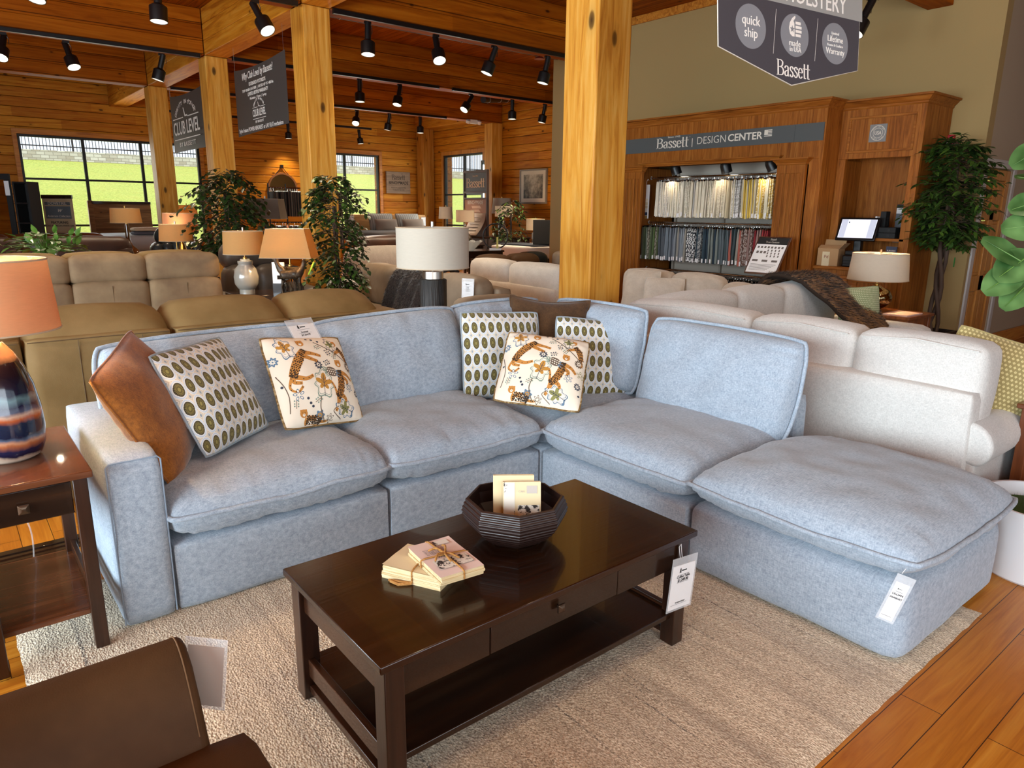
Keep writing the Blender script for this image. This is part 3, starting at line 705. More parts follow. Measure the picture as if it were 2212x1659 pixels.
        for i, p in enumerate(body):
            if i % 1 == 0:
                w = ws[min(len(ws)-1, int(i/len(body)*len(ws)))]
                nx = body[min(i+1, len(body)-1)]; pv = body[max(i-1, 0)]; L_ = hypot(nx[0]-pv[0], nx[1]-pv[1]) or 1; px_, py_ = -(nx[1]-pv[1])/L_, (nx[0]-pv[0])/L_
                for q in (-.72, -.26, .2, .66):
                    if i % 2 == 0: q += .23
                    rr_ = rg.uniform(.014, .021)*sc; blob(p[0]+px_*q*w+rg.uniform(-.008, .008), p[1]+py_*q*w+rg.uniform(-.008, .008), lambda a: rr_, SP, 7, 1)
        for l in legs+[tail]:
            for p in smoothline(l, 4)[1::2]: blob(p[0]+rg.uniform(-.008, .008), p[1]+rg.uniform(-.008, .008), lambda a: .013*sc, SP, 6, 1)
    leafm(-.02, -.18, .235, R(78), SG, OC); leafm(-.62, .66, .20, R(100), BL, OC); leafm(.42, -.74, .19, R(160), BL, CR); leafm(.50, .70, .14, R(100), NA, OL)
    cat([(-.24, .58), (-.42, .38), (-.58, .16), (-.66, .0)], [.06, .10, .09, .08], (-.24, .76), [[(-.26, .52), (-.05, .48), (.12, .42)], [(-.3, .44), (-.1, .34), (0, .3)], [(-.62, .0), (-.4, -.06), (-.22, .0)], [(-.66, .02), (-.66, -.1), (-.5, -.14)]], [(-.68, .02), (-.76, -.2), (-.62, -.3), (-.5, -.2)])
    cat([(.46, .08), (.44, -.12), (.36, -.34), (.24, -.5)], [.05, .085, .085, .075], (.50, .24), [[(.48, .04), (.66, -.02), (.78, -.14)], [(.46, -.06), (.6, -.14), (.58, -.24)], [(.26, -.5), (.22, -.66), (.16, -.78)], [(.32, -.44), (.44, -.52), (.46, -.62)]], [(.22, -.46), (.2, -.24), (.12, -.08)])
    cat([(.66, .62), (.78, .5), (.86, .3)], [.05, .075, .06], (.62, .74), [[(.68, .56), (.56, .5), (.5, .44)]], [(.86, .3), (.9, .16), (.84, .1)], .85)
    cat([(-.52, -.88), (-.34, -.9), (-.2, -.94)], [.09, .09, .07], (-.58, -.74), [[(-.5, -.84), (-.54, -.92), (-.52, -.97)]], [(-.2, -.94), (-.1, -.95), (-.02, -.93)], 1.0)
    flower(-.02, .22, .085, NA); flower(.86, -.42, .075, NA); flower(.82, .18, .10, LN, 12); flower(-.22, -.82, .095, BL, 6, OC); flower(-.92, .4, .09, BL, 8)
    petals(-.62, -.36, .13, BL, 5); petals(.62, -.30, .11, BL, 6); petals(.90, -.1, .11, OL, 5); petals(.02, -.9, .10, LN, 6)
    # pineapple and sprigs
    lay[0] = .0007; blob(.26, .06, lambda a: .13/sqrt((cos(a)/1.15)**2+(sin(a)/.8)**2), LN, 24, rot=R(-20)); lay[0] = .001
    for i in range(-2, 3):
        for j in range(-1, 2): blob(.26+i*.048, .06+j*.052-i*.012, lambda a: .018, CR, 4, 1)
    for e in (140, 165, 190, -20, -45, 5): stroke([(.26+cos(R(e))*.12, .06+sin(R(e))*.1), (.26+cos(R(e))*.26, .06+sin(R(e))*.2)], [.022, .004], SG if e > 90 else BL)
    for u, v, e in ((.42, .34, 60), (.36, .42, 110), (.3, .3, 200), (-.3, -.55, 30), (-.72, -.62, 80), (.05, .62, 20)):
        stroke([(u, v), (u+cos(R(e))*.16, v+sin(R(e))*.16)], .006, LN)
        for q in (.25, .55, .9):
            for sg in (1, -1): blob(u+cos(R(e))*.16*q+cos(R(e+sg*80))*.04, v+sin(R(e))*.16*q+sin(R(e+sg*80))*.04, lambda a: .017, NA if e > 90 else SG, 8, 1)
    stroke([(-.16, -.45), (-.2, -.68), (-.1, -.95)], .010, LN); stroke([(.1, .78), (.36, .6), (.62, .42), (.9, .22)], .011, LN); stroke([(.3, -.95), (.1, -.78), (.2, -.68)], .008, LN); stroke([(-.95, .1), (-.82, -.3), (-.86, -.7)], .009, LN)
    for u, v in ((.1, .86), (.22, .8), (-.02, .88), (-.4, -.55), (-.44, -.45), (-.36, -.62), (-.9, -.15), (.92, -.62)): blob(u, v, lambda a: .028, NA, 10, 1)
    return INKS
m_jung = plain('cream_cotton', 'efe4d0', 0.85); m_jpipe = wood('spotted_piping', '2e2418', '8a6a3a', 'd8c49a', 'X', .8, 0, 3)
pillow('p', 'plain rust velvet throw pillow in the left corner of the blue sofa', m_rust, .56, .56, (.61, 3.12, .745), R(58), R(-24), R(-12), .10, 1)
pillow('p', 'oval-patterned throw pillow leaning on the rust velvet pillow', m_oval, .495, .495, (.875, 3.185, .75), R(38.5), R(-28.2), 0, .085, 2, group='oval-patterned throw pillows')
pillow('p', 'jungle cat print throw pillow in the middle of the sofa by the sofa tag', m_jung, .485, .485, (1.372, 3.26, .722), R(17.3), R(-30.8), R(8.2), .085, 3, pipe=m_jpipe, deco=jungle, n=40, group='jungle cat print throw pillows')
pillow('p', 'oval-patterned throw pillow left of the brown pillow in the sofa corner', m_oval, .53, .53, (2.58, 3.285, .71), R(-13.8), R(-14.1), R(2.9), .085, 4, group='oval-patterned throw pillows')
pillow('p', 'dark brown chenille throw pillow deep in the sofa corner', m_brownp, .54, .54, (2.93, 3.27, .775), R(-42), R(-14), R(3), .075, 5, pinch=.17)
pillow('p', 'oval-patterned throw pillow right of the brown pillow in the sofa corner', m_oval, .515, .515, (3.06, 2.98, .675), R(-26), R(-20), R(5.8), .085, 6, group='oval-patterned throw pillows')
pillow('p', 'jungle cat print throw pillow in front of the oval pillows in the corner', m_jung, .49, .49, (2.54, 2.865, .69), R(-41.8), R(-46.9), R(8), .085, 7, pipe=m_jpipe, deco=jungle, n=40, group='jungle cat print throw pillows')
# ---------------- tags in clear sleeves ----------------
def pine_logo(mb, x, z, s, y, mi, M=None):
    for k in range(3):
        vs = [V((x-s*.5+k*s*.08, y, z+k*s*.42)), V((x+s*.5-k*s*.08, y, z+k*s*.42)), V((x, y, z+s*.65+k*s*.42))]
        mb.add([M @ p for p in vs] if M is not None else vs, [(0, 1, 2)], mi)
    rect(mb, x+s*.6, x+s*2.8, z+s*.35, z+s*.7, y, mi, M)
def tagcard(label, pos, rot, w, h, lines=(), string=None, grp=None, top=.03, cm=None):
    root = thing('price_tag', label, 'price tag', pos, group=grp); Mx = Euler(rot).to_matrix().to_4x4()
    MB().box(-w/2-.008, w/2+.008, -.0012, .0012, -h/2-.008, h/2+top, M=Mx).build('plastic_sleeve', m_plastic, root, bevel=.003)
    c = MB().box(-w/2, w/2, -.0006, .0006, -h/2, h/2, M=Mx); c.build('card', cm or m_paper, root)
    if lines:
        t = MB(); pine_logo(t, -w*.16, h*.33, w*.10, -.0016, 0, Mx)
        for i, (s, z, sz, b) in enumerate(lines): text_mb(t, s, sz, 0, z*h, -.0016, 0, bold=b, M=Mx, depth=.0001)
        for z in (.10, .27): rect(t, -w*.26, w*.26, z*h, z*h+.001, -.0016, 0, Mx)
        rect(t, -w*.42, w*.3, -.40*h, -.40*h+.0008, -.0016, 0, Mx)
        t.build('lettering', m_ink, root)
    if string: MB().tube(string, .0009, 5).build('string', m_paper, root)
    return root
# ---------------- coffee table ----------------
ct = thing('coffee_table', 'dark espresso wood coffee table with one drawer and a lower shelf', 'coffee table', (1.3425, 1.6925, .0125))
MB().box(.709, 1.976, 1.377, 2.008, .431, .455).build('tabletop', m_dkX, ct, bevel=.004, world=True)
for x0 in (.727, 1.892):
    for y0 in (1.392, 1.935): MB().box(x0, x0+.058, y0, y0+.058, .0128, .431).build('leg', m_dkZ, ct, bevel=.003, world=True)
a = MB().box(.785, 1.066, 1.402, 1.42, .325, .431); a.box(1.592, 1.892, 1.402, 1.42, .325, .431); a.box(.785, 1.892, 1.962, 1.98, .325, .431); a.box(1.066, 1.592, 1.405, 1.42, .424, .431)
a.build('apron', m_dkX, ct, bevel=.002, world=True)
for x0 in (.742, 1.914): MB().box(x0, x0+.018, 1.45, 1.935, .325, .431).build('side_apron', m_dkY, ct, bevel=.002, world=True)
dr = MB().box(1.069, 1.589, 1.401, 1.418, .327, .424).build('drawer', m_dkX, ct, bevel=.0025, world=True)
def knob(par, p, d, mat, s=.016):
    """square pyramid-faced knob; d: outward direction"""
    q = V(d).to_track_quat('Z', 'Y').to_matrix().to_4x4(); M = Matrix.Translation(V(p)) @ q
    m = MB().lathe([(.006, 0), (.005, .012)], 10, M=M); m.box(-s, s, -s, s, .012, .018, M=M)
    m.add([M @ V(p_) for p_ in ((-s, -s, .018), (s, -s, .018), (s, s, .018), (-s, s, .018), (-s*.35, -s*.35, .025), (s*.35, -s*.35, .025), (s*.35, s*.35, .025), (-s*.35, s*.35, .025))], [(0, 1, 5, 4), (1, 2, 6, 5), (2, 3, 7, 6), (3, 0, 4, 7), (4, 5, 6, 7)])
    return m.build('knob', mat, par, bevel=.001)
knob(dr, V((1.325, 1.401, .385))-ct.location, (0, -1, 0), m_bronze, .0135)
MB().box(.76, 1.915, 1.41, 1.975, .118, .14).build('shelf', m_dkX, ct, bevel=.003, world=True)
for x0 in (.744, 1.907):
    for z0, z1 in ((.095, .155), (.035, .06)): MB().box(x0, x0+.022, 1.45, 1.935, z0, z1).build('stretcher', m_dkY, ct, bevel=.002, world=True)
tagcard('hanging price tag on the right corner of the coffee table', (1.888, 1.366, .272), (0, R(6), R(0)), .125, .165,
        [('Coffee Table', .23, .014, .02), ('$1,249.00', .15, .015, .03), ('FS-WARWICK37', -.36, .0075, .02)], [(-.02, 0, .115), (-.025, .004, .155), (-.012, .006, .162), (-.01, 0, .115)])
# bowl: faceted octagon with carved horizontal ridges
bw = thing('decorative_bowl', 'dark faceted wooden bowl with carved ridges on the coffee table', 'bowl', (1.425, 1.735, .455), R(11))
prof = []; nR = 46
for i in range(nR+1):
    t = i/nR; z = .150*t
    r = .088+(.182-.088)*sin(min(1, t/.72)*pi/2)**.9
    if t > .72: r = .182-.016*((t-.72)/.28)**1.3
    prof.append((r+.0014*(1 if (i % 4) < 2 else -1), z))
m_bowl = NT('bowl_lacquer', .42, coat=.15); m_bowl = m_bowl.base('21100b')
full = prof+[(.158, .150), (.165, .12), (.16, .08), (.12, .035), (.0, .022)]
MB().lathe(full, 8).build('body', m_bowl, bw, smooth=0, bevel=.0008, seg=1)
# books in the bowl
def engraving(seed=0):
    a = NT('engraved_paper%d' % seed, .75); co = a.co(); n = a.noise(co, 46, 6, .75); p = a.noise(a.map(co, loc=(seed, seed*2, 0)), 9, 2)
    ink = a.math('MULTIPLY', a.math('GREATER_THAN', n, .52), a.math('GREATER_THAN', p, .47)); a.base(a.mix(ink, 'd9d0c2', '2a2422')); return a.m
m_engr = engraving(1); m_page = wood('old_pages', 'b89a68', 'd8c296', 'e8d8b4', 'X', .8, 0, 6); m_pink = plain('aged_pink_paper', 'dcc3b8', .75); m_oldp = plain('aged_paper', 'd8c49c', .75); m_dam = engraving(2)
def book(name, label, pos, rz, tilt, w, h, t, cov, deco=None, grp=None):
    root = thing(name, label, 'book', pos, rz, group=grp); M = Matrix.Rotation(tilt, 4, 'X')
    MB().box(-w/2+.003, w/2-.004, .002, t-.002, .003, h-.003, M=M).build('pages', m_page, root)
    c = MB().box(-w/2, w/2, 0, .0018, 0, h, M=M); c.box(-w/2, w/2, t-.0018, t, 0, h, M=M); c.box(-w/2-.0018, -w/2, 0, t, 0, h, M=M); c.build('cover', cov, root, bevel=.0006)
    if deco: deco(root, M, w, h)
    return root
def bdeco(root, M, w, h):
    rect_ = rect(MB(), -w/2+.001, -w/2+w*.30, .002, h-.002, -.0008, 0, M); rect_.build('spine_panel', m_dam, root)
    q = rect(MB(), -w*.12, w*.46, h*.12, h*.52, -.0008, 0, M); q.build('engraving', m_engr, root)
    t = MB(); text_mb(t, 'CAN', .010, -w*.02, h*.80, -.0009, 0, M=M, depth=.0001); rect(t, w*.12, w*.40, h*.76, h*.92, -.0008, 0, M); t.build('print', plain('faded_print', 'b9aea4', .8), root)
book('book', 'upright paperback with a bird engraving in the bowl, in front', (1.43, 1.70, .492), R(-36), R(-14), .128, .165, .022, m_oldp, bdeco, 'old paperbacks in the bowl')
book('book', 'upright cream paperback behind the engraved one in the bowl', (1.43, 1.745, .489), R(-36), R(-12), .14, .178, .024, m_oldp, None, 'old paperbacks in the bowl')
# tied bundles of coverless books
def bundle(label, pos, rz, w, d, hs, topm, lines, deco=None, grp='twine-tied old books'):
    root = thing('book_bundle', label, 'old books', pos, rz, group=grp); z = 0
    for k, h in enumerate(hs):
        mb = MB(); ox, oy = random.uniform(-.004, .004), random.uniform(-.004, .004)
        n = max(3, int(h/.0022))
        for i in range(n):
            e = random.uniform(0, .0022); q = random.uniform(0, .0022)
            mb.box(-w/2+ox+e, w/2+ox-q, -d/2+oy+q, d/2+oy-e, z+h*i/n, z+h*(i+.97)/n)
        mb.build('book_block', m_page, root); z += h
    c = MB(); nn = 10; vs = []
    for i in range(nn+1):
        for j in range(nn+1):
            x = -w/2+w*i/nn; y = -d/2+d*j/nn; vs.append((x, y, z+.0012+.003*max(0, noise.noise(V((x*14, y*14, z*50))))))
    c.add(vs, [(i*(nn+1)+j, (i+1)*(nn+1)+j, (i+1)*(nn+1)+j+1, i*(nn+1)+j+1) for i in range(nn) for j in range(nn)]); c.build('top_page', topm, root, smooth=1)
    if deco: deco(root, z, w, d)
    tw = MB(); r = .0028; t = z+.005
    for a in lines:
        if a == 'x': tw.tube([(-w/2-.003, .01, .004), (-w/2-.003, .01, z), (-w/2+.01, .008, t), (0, 0, t+.001), (w/2-.01, -.006, t), (w/2+.003, -.008, z), (w/2+.003, -.008, .004)], r, 7)
        else: tw.tube([(.004, -d/2-.003, .004), (.004, -d/2-.003, z), (.004, -d/2+.01, t), (0, 0, t+.002), (-.006, d/2-.01, t), (-.008, d/2+.003, z), (-.008, d/2+.003, .004)], r, 7)
    return root, tw, t
def topprint(root, z, w, d):
    M = Matrix.Rotation(-pi/2, 4, 'X'); m = MB()
    rect(MB(), -w*.36, w*.42, -d*.34, -d*.08, -(z+.0046), 0, M).build('engraving', m_engr, root)
    rect(MB(), w*.02, w*.36, d*.30, d*.43, -(z+.0046), 0, M).build('engraving', m_engr, root)
    t = MB(); text_mb(t, 'LARKONS', .014, 0, -d*.02, -(z+.0046), 0, M=M, depth=.0001)
    for k in range(5): text_mb(t, 'De l origine et des usages', .0065, -w*.1, d*(.10+.035*k), -(z+.0046), 0, M=M, depth=.0001)
    t.build('print', m_ink, root)
m_twine = wood('jute_twine', '7a4f1e', 'a8743a', 'c89a58', 'X', .9, 0, 8)
r1, tw, t = bundle('lower bundle of yellowed coverless books tied with twine', (1.045, 1.715, .455), R(-62), .205, .15, (.022, .02), m_oldp, ['y'])
tw.tube([(.004, -.079, .004), (-.03, -.10, .004), (-.06, -.095, .006)], .005, 7); tw.tube([(.004, -.079, .006), (-.035, -.088, .007), (-.07, -.09, .005)], .004, 7); tw.build('twine', m_twine, r1, smooth=1)
r2, tw, t = bundle('upper bundle of pink-covered old booklets tied with a twine bow', (1.082, 1.652, .4992), R(-6), .145, .225, (.009, .008, .009), m_pink, ['x', 'y'], topprint)
for a in (60, 120, 250, 285, 200): tw.tube(smoothline([(0, 0, t+.004), (cos(R(a))*.03, sin(R(a))*.03, t+.014), (cos(R(a+12))*.055, sin(R(a+12))*.055, t+.004)], 4), [.0035]*8+[.002], 7)
tw.lathe([(0, -.006), (.008, -.002), (.009, .003), (0, .009)], 10, (0, 0, t+.004)); tw.build('twine', m_twine, r2, smooth=1)

tagcard('price tag in a clear sleeve tucked over the top of the blue sofa back', (1.405, 3.39, .93), (R(-38), 0, R(16)), .15, .125, [('Sectional', .16, .012, .02), ('$7,364.99', .02, .014, .02)], top=.035)
tagcard('narrow clear care tag hanging from the near corner of the ottoman cushion', (2.325, .835, .30), (R(4), R(14), R(-62)), .042, .15, [('LILLIAN', .2, .010, .02), ('AUGUST', .1, .010, .02)], [(.03, -.01, .115), (.018, -.004, .098)])
# ---------------- lamps ----------------
WARM = (1.0, 0.66, 0.34)
m_sh_or = shade('shade_peach', 'f4c496', True); m_sh_lin = shade('shade_linen', 'cfc6b6', False); m_sh_warm = shade('shade_oatmeal', 'e0b87c', True); m_sh_white = shade('shade_white', 'ece4d6', True); m_sh_gr = shade('shade_grey', '8f8578', False)
m_shrim = plain('shade_rim', 'b9a58a', 0.8)
def lamp(label, pos, prof, bmat, r0, r1, z0, z1, smat, watt=0, sides=None, finial=m_brass, neck=m_brass, rz=0, n=40, sy=1.0, name='table_lamp', grp=None, top=None):
    """prof: body (r, z); shade from radius r0 at z0 to r1 at z1, all above pos"""
    root = thing(name, label, 'lamp', pos, rz, group=grp)
    if prof: MB().lathe(prof, n).build('base', bmat, root, smooth=1.0)
    zt = top if top is not None else (prof[-1][1] if prof else 0)
    nk = MB().lathe([(.022, zt-.002), (.022, zt+.015), (.008, zt+.02), (.008, z0+.03), (.016, z0+.03), (.016, z0+.07), (.005, z0+.075), (.004, z1-.012)], 14); nk.build('stem', neck, root)
    sp = MB()
    for a in range(3): sp.tube([(0, 0, z1-.014), (cos(a*2.094)*r1*.97, sin(a*2.094)*r1*.97*sy, z1-.012)], .002, 5)
    sp.build('spider', neck, root)
    s = MB(); k = sides or 48; t = .003
    if sides == 4:
        def ring(r, z): return [(r, r*sy), (-r, r*sy), (-r, -r*sy), (r, -r*sy)], z
        vs = []; 
        for r, z in ((r0, z0), (r1, z1), (r1-t, z1), (r0-t, z0)): vs += [(x, y, z) for x, y in ring(r, z)[0]]
        s.add(vs, [(i*4+j, i*4+(j+1) % 4, ((i+1) % 4)*4+(j+1) % 4, ((i+1) % 4)*4+j) for i in range(4) for j in range(4)])
    else: s.lathe([(r0, z0), (r0+(r1-r0)*.5, (z0+z1)/2), (r1, z1), (r1-t, z1), (r0-t, z0), (r0, z0)], k, cap=False, sy=sy)
    so = s.build('shade', smat, root, smooth=.6)
    for r, z in ((r0, z0), (r1, z1)):
        if sides == 4: pts = [(r, r*sy, z), (-r, r*sy, z), (-r, -r*sy, z), (r, -r*sy, z)]
        else: pts = [(r*cos(2*pi*i/40), r*sin(2*pi*i/40)*sy, z) for i in range(40)]
        MB().tube(pts, .0032, 6, closed=True).build('rim', m_shrim, so)
    if finial: MB().lathe([(.004, z1-.014), (.004, z1+.004), (.011, z1+.006), (.011, z1+.036), (.004, z1+.04), (0, z1+.041)], 12).build('finial', finial, root)
    if watt:
        MB().lathe([(.0, z0+.155), (.02, z0+.145), (.028, z0+.12), (.02, z0+.09), (.013, z0+.07)], 14).build('bulb', m_bulb, root)
        w = light('lamp_light', 'POINT', (0, 0, z0+(z1-z0)*.52), watt*2.9, WARM, radius=.03); w.parent = root
    return root
# glazed blue ceramic lamp on the chairside table
def _glaze():
    a = NT('reactive_glaze', .12, coat=.6, spec=.6); co = a.co(); s = a.sep(co); w = a.noise(a.map(co, (9, 9, 5)), 1.0, 4, .65)
    f = a.math('ADD', a.math('DIVIDE', s[2], .40), a.math('MULTIPLY', a.math('SUBTRACT', w, .5), .11))
    c = a.ramp(f, [(0.0, 'cfc0ae'), (.05, 'b9a08c'), (.075, '101430'), (.12, '1a2040'), (.17, 'a5603c'), (.195, 'c08a68'), (.225, '4c5a70'), (.25, '182038'), (.36, '20283e'), (.40, 'b0572c'), (.43, 'c2a08a'), (.46, '4a4f66'), (.50, '141a3a'), (.56, '5a7880'), (.60, '151b34'), (.75, '15101a'), (.86, '1c1014'), (.92, 'a06a48'), (1.0, 'a8704c')])
    a.base(c); return a.m
m_glaze = _glaze()
lamp('table lamp with glossy blue and rust glazed ceramic base and peach drum shade', (.105, 2.955, .685),
     [(.0, 0), (.085, 0), (.102, .012), (.116, .05), (.121, .11), (.118, .18), (.105, .26), (.085, .325), (.06, .375), (.042, .40), (.034, .41)], m_glaze, .212, .196, .455, .690, m_sh_or, 60)
# chairside table
et = thing('chairside_table', 'narrow dark walnut end table with a drawer left of the blue sofa arm', 'end table', (.125, 2.955, .0125))
MB().box(-.06, .312, 2.632, 3.28, .66, .685).build('tabletop', m_etX, et, bevel=.004, world=True)
for x0 in (-.045, .252):
    for y0 in (2.652, 3.215):
        m = MB(); P = [(x0, y0), (x0+.044, y0), (x0+.044, y0+.044), (x0, y0+.044)]; m.add([(x, y, .0128) for x, y in P]+[(x, y, .66) for x, y in P], [(3, 2, 1, 0), (4, 5, 6, 7), (0, 1, 5, 4), (1, 2, 6, 5), (2, 3, 7, 6), (3, 0, 4, 7)]); m.build('leg', m_dkZ, et, bevel=.003, world=True)
MB().box(0, .25, 3.23, 3.248, .53, .66).build('apron', m_dkX, et, world=True)
for x0 in (-.032, .272): MB().box(x0, x0+.016, 2.70, 3.215, .53, .66).build('side_apron', m_dkY, et, world=True)
d = MB().box(.002, .248, 2.66, 2.68, .537, .652).build('drawer', m_dkX, et, bevel=.003, world=True); knob(d, V((.108, 2.66, .592))-et.location, (0, -1, 0), m_bronze, .016)
MB().box(-.02, .285, 2.675, 3.25, .145, .165).build('shelf', m_etX, et, bevel=.003, world=True)
for x0 in (-.035, .268): MB().box(x0, x0+.018, 2.696, 3.215, .17, .215).build('stretcher', m_dkY, et, bevel=.002, world=True)
tag(MB().tube(smoothline([(.10, 3.30, .70), (.10, 3.315, .55), (.13, 3.32, .35), (.15, 3.35, .22), (.14, 3.36, .08), (.12, 3.42, .006)], 5), .0028, 6).build('lamp_cord', m_plastic), 'clear lamp cord hanging down behind the chairside table', 'cord')
# brown leather armchair in the near left corner
ac = thing('armchair', 'brown leather armchair in the near left corner of the picture', 'armchair', (-.05, 1.2, .0))
prof = [(1.42, .05), (1.40, .40), (1.425, .44), (1.455, .50), (1.50, .57), (1.545, .602), (1.585, .60), (1.625, .575), (1.645, .53), (1.645, .05)]
MB().prism([(p[0], p[1]) for p in prof], -.55, .318, 'X').build('arm', m_brown, ac, smooth=.9, bevel=.02, seg=4, world=True)
ms = MB(); ms.tube([(.298, p[0]-.0005, p[1]+.0015) for p in smoothline(prof[2:-2], 4)], .0016, 6); ms.build('arm_stitching', plain('brown_thread', '7a5a3a', .8), ac, world=True)
softbox('seat', ac, m_brown, -.45, .40, .80, 1.425, .22, .43, .035, .012, seed=41)
softbox('base', ac, m_brown, -.5, .33, .75, 1.40, .04, .21, .02, .0, seed=42)
MB().prism([(2.84-p[0]-.63, p[1]) for p in prof], -.55, .318, 'X').build('arm', m_brown, ac, smooth=.9, bevel=.02, seg=4, world=True)
softbox('back', ac, m_brown, -.72, -.46, .6, 1.62, .05, .80, .06, .02, seed=43)
tagcard('clear tag sleeve hanging in front of the brown armchair arm', (.352, 1.56, .49), (R(-8), R(4), R(-42)), .085, .145, top=.02, cm=plain('kraft_card', 'b08a66', .7))
# ---------------- tan leather reclining sofa seen from behind ----------------
ts = thing('reclining_sofa', 'tan leather reclining sofa seen from behind, just beyond the blue sofa', 'sofa', (1.0, 4.75, 0))
m_tseam = plain('tan_seam', '5d4a30', .8)
for k, (x0, x1) in enumerate(((-.40, .268), (.280, .968), (.985, 1.655), (1.672, 2.42))):
    softbox('back_panel', ts, m_tan, x0, x1, 4.20, 4.50, .08, .895, .022, .006, seed=50+k)
    m = MB(); xa = x1-.13 if k == 3 else x1-.01
    P = [(4.215, .86), (4.225, .905), (4.27, .94), (4.36, .985), (4.47, 1.015), (4.58, 1.01), (4.66, .97), (4.68, .86)]
    c = softbox('head_roll', ts, m_tan, x0+.012, xa, 4.235, 4.68, .80, 1.0, .075, .03, seed=60+k)
    for v in c.data.vertices:
        v.co.z -= max(0, (4.46-4.75)-v.co.y)*.42 if v.co.z > .85 else 0
    for q in (.34, .78): MB().tube([(x0+(x1-x0)*q, 4.194, .1), (x0+(x1-x0)*q, 4.192, .5), (x0+(x1-x0)*q, 4.196, .88)], .002, 5).build('stitching', m_tseam, ts, world=True)
    MB().tube([(x0+.015, 4.204, .884), ((x0+x1)/2, 4.198, .888), (x1-.015, 4.204, .884)], .0026, 5).build('stitching', m_tseam, ts, world=True)
    MB().box(x0+.01, x1-.01, 4.21, 4.3, .03, .085).build('plinth', m_tan, ts, world=True)
softbox('seat', ts, m_tan, -.40, 2.2, 4.66, 5.25, .1, .48, .05, .02, seed=55); softbox('arm', ts, m_tan, 2.2, 2.42, 4.49, 5.25, .08, .66, .05, .01, seed=56)
# ---------------- taupe reclining sofa facing the camera ----------------
t2 = thing('reclining_sofa', 'taupe nubuck reclining sofa facing the camera behind the tan one', 'sofa', (1.4, 7.3, 0))
for k, (x0, x1) in enumerate(((.28, .925), (.94, 1.565), (1.58, 2.24))):
    c = softbox('head_pad', t2, m_tan2, x0-.012, x1+.012, 7.54, 7.74, .845, 1.105, .07, .02, seed=70+k)
    softbox('lumbar_pad', t2, m_tan2, x0-.008, x1+.008, 7.50, 7.74, .44, .865, .05, .02, seed=73+k)
    MB().tube([((x0+x1)/2, 7.487, .5), ((x0+x1)/2, 7.482, .65), ((x0+x1)/2, 7.49, .83)], .003, 5).build('stitching', m_tseam, t2, world=True)
    softbox('head_roll', t2, m_tan, x0-.03, x1-.02, 7.76, 7.98, .8, 1.115, .07, .02, seed=76+k); softbox('seat', t2, m_tan2, x0, x1, 6.85, 7.5, .2, .47, .05, .02, seed=79+k)
softbox('back_shell', t2, m_tan, .25, 2.27, 7.76, 7.95, .06, .82, .03, .005, seed=83); softbox('base', t2, m_tan2, .28, 2.24, 6.9, 7.74, .05, .2, .02, 0, seed=84)
# ---------------- lamp behind the sofa corner ----------------
def table(name, label, x0, x1, y0, y1, z, mat, cat='table', leg=.05, th=.03, apron=.09, grp=None):
    root = thing(name, label, cat, ((x0+x1)/2, (y0+y1)/2, 0), group=grp)
    MB().box(x0, x1, y0, y1, z-th, z).build('tabletop', mat, root, bevel=.005, world=True)
    for x in (x0+.02, x1-.02-leg):
        for y in (y0+.02, y1-.02-leg): MB().box(x, x+leg, y, y+leg, 0, z-th).build('leg', mat, root, bevel=.003, world=True)
    a = MB()
    for b in ((x0+.03, x1-.03, y0+.03, y0+.045), (x0+.03, x1-.03, y1-.045, y1-.03), (x0+.03, x0+.045, y0+.045, y1-.045), (x1-.045, x1-.03, y0+.045, y1-.045)): a.box(*b, z-th-apron, z-th)
    a.build('apron', mat, root, world=True); return root
table('sofa_table', 'dark wood table behind the blue sofa corner carrying the black lamp', 2.05, 2.78, 3.71, 4.14, .60, m_dkX)
def _ridged():
    a = NT('black_ridged_ceramic', .55); n = a.noise(a.map(a.co(), (60, 60, 5)), 1.0, 4, .6); a.base(a.ramp(n, [(.35, '0e0d0c'), (.7, '2c2926')])); a.bump(n, .9, .008); return a.m
lb = lamp('table lamp with black ridged cylinder base and linen drum shade behind the sofa', (2.445, 3.825, .60), [(.0, 0), (.085, 0), (.086, .01), (.086, .522), (.080, .527), (0, .528)], _ridged(), .227, .227, .60, .845, m_sh_lin, 0, finial=m_steel, neck=m_steel)
MB().lathe([(.064, .528), (.066, .530), (.066, .575), (.064, .577), (0, .578)], 32).build('collar', m_steel, lb)
# ---------------- taupe leather sofa with throw ----------------
tp = thing('leather_sofa', 'taupe leather sofa side-on behind the black lamp, dark fur throw over it', 'sofa', (4.2, 6.8, 0))
for k, (y0, y1) in enumerate(((5.62, 6.42), (6.44, 7.26), (7.28, 8.08))):
    c = softbox('back_cushion', tp, m_taupe, 4.06, 4.34, y0, y1, .42, .895, .10, .03, seed=90+k); softbox('seat_cushion', tp, m_taupe, 3.58, 4.10, y0, y1, .2, .45, .05, .02, seed=93+k)
softbox('back_frame', tp, m_taupe, 4.3, 4.5, 5.55, 8.1, .05, .80, .05, .01, seed=96); softbox('base', tp, m_taupe, 3.76, 4.3, 5.6, 8.08, .05, .2, .02, 0, seed=97); softbox('arm', tp, m_taupe, 3.76, 4.5, 5.38, 5.60, .05, .74, .08, .02, seed=98)
tagcard('price tag hanging on the taupe leather sofa back near the linen lamp shade', (4.03, 5.68, .775), (R(-4), 0, R(-62)), .12, .20, [('Sofa', .22, .014, .02), ('Leather', .14, .012, .02), ('$ 2,899.99', .04, .010, .02)])
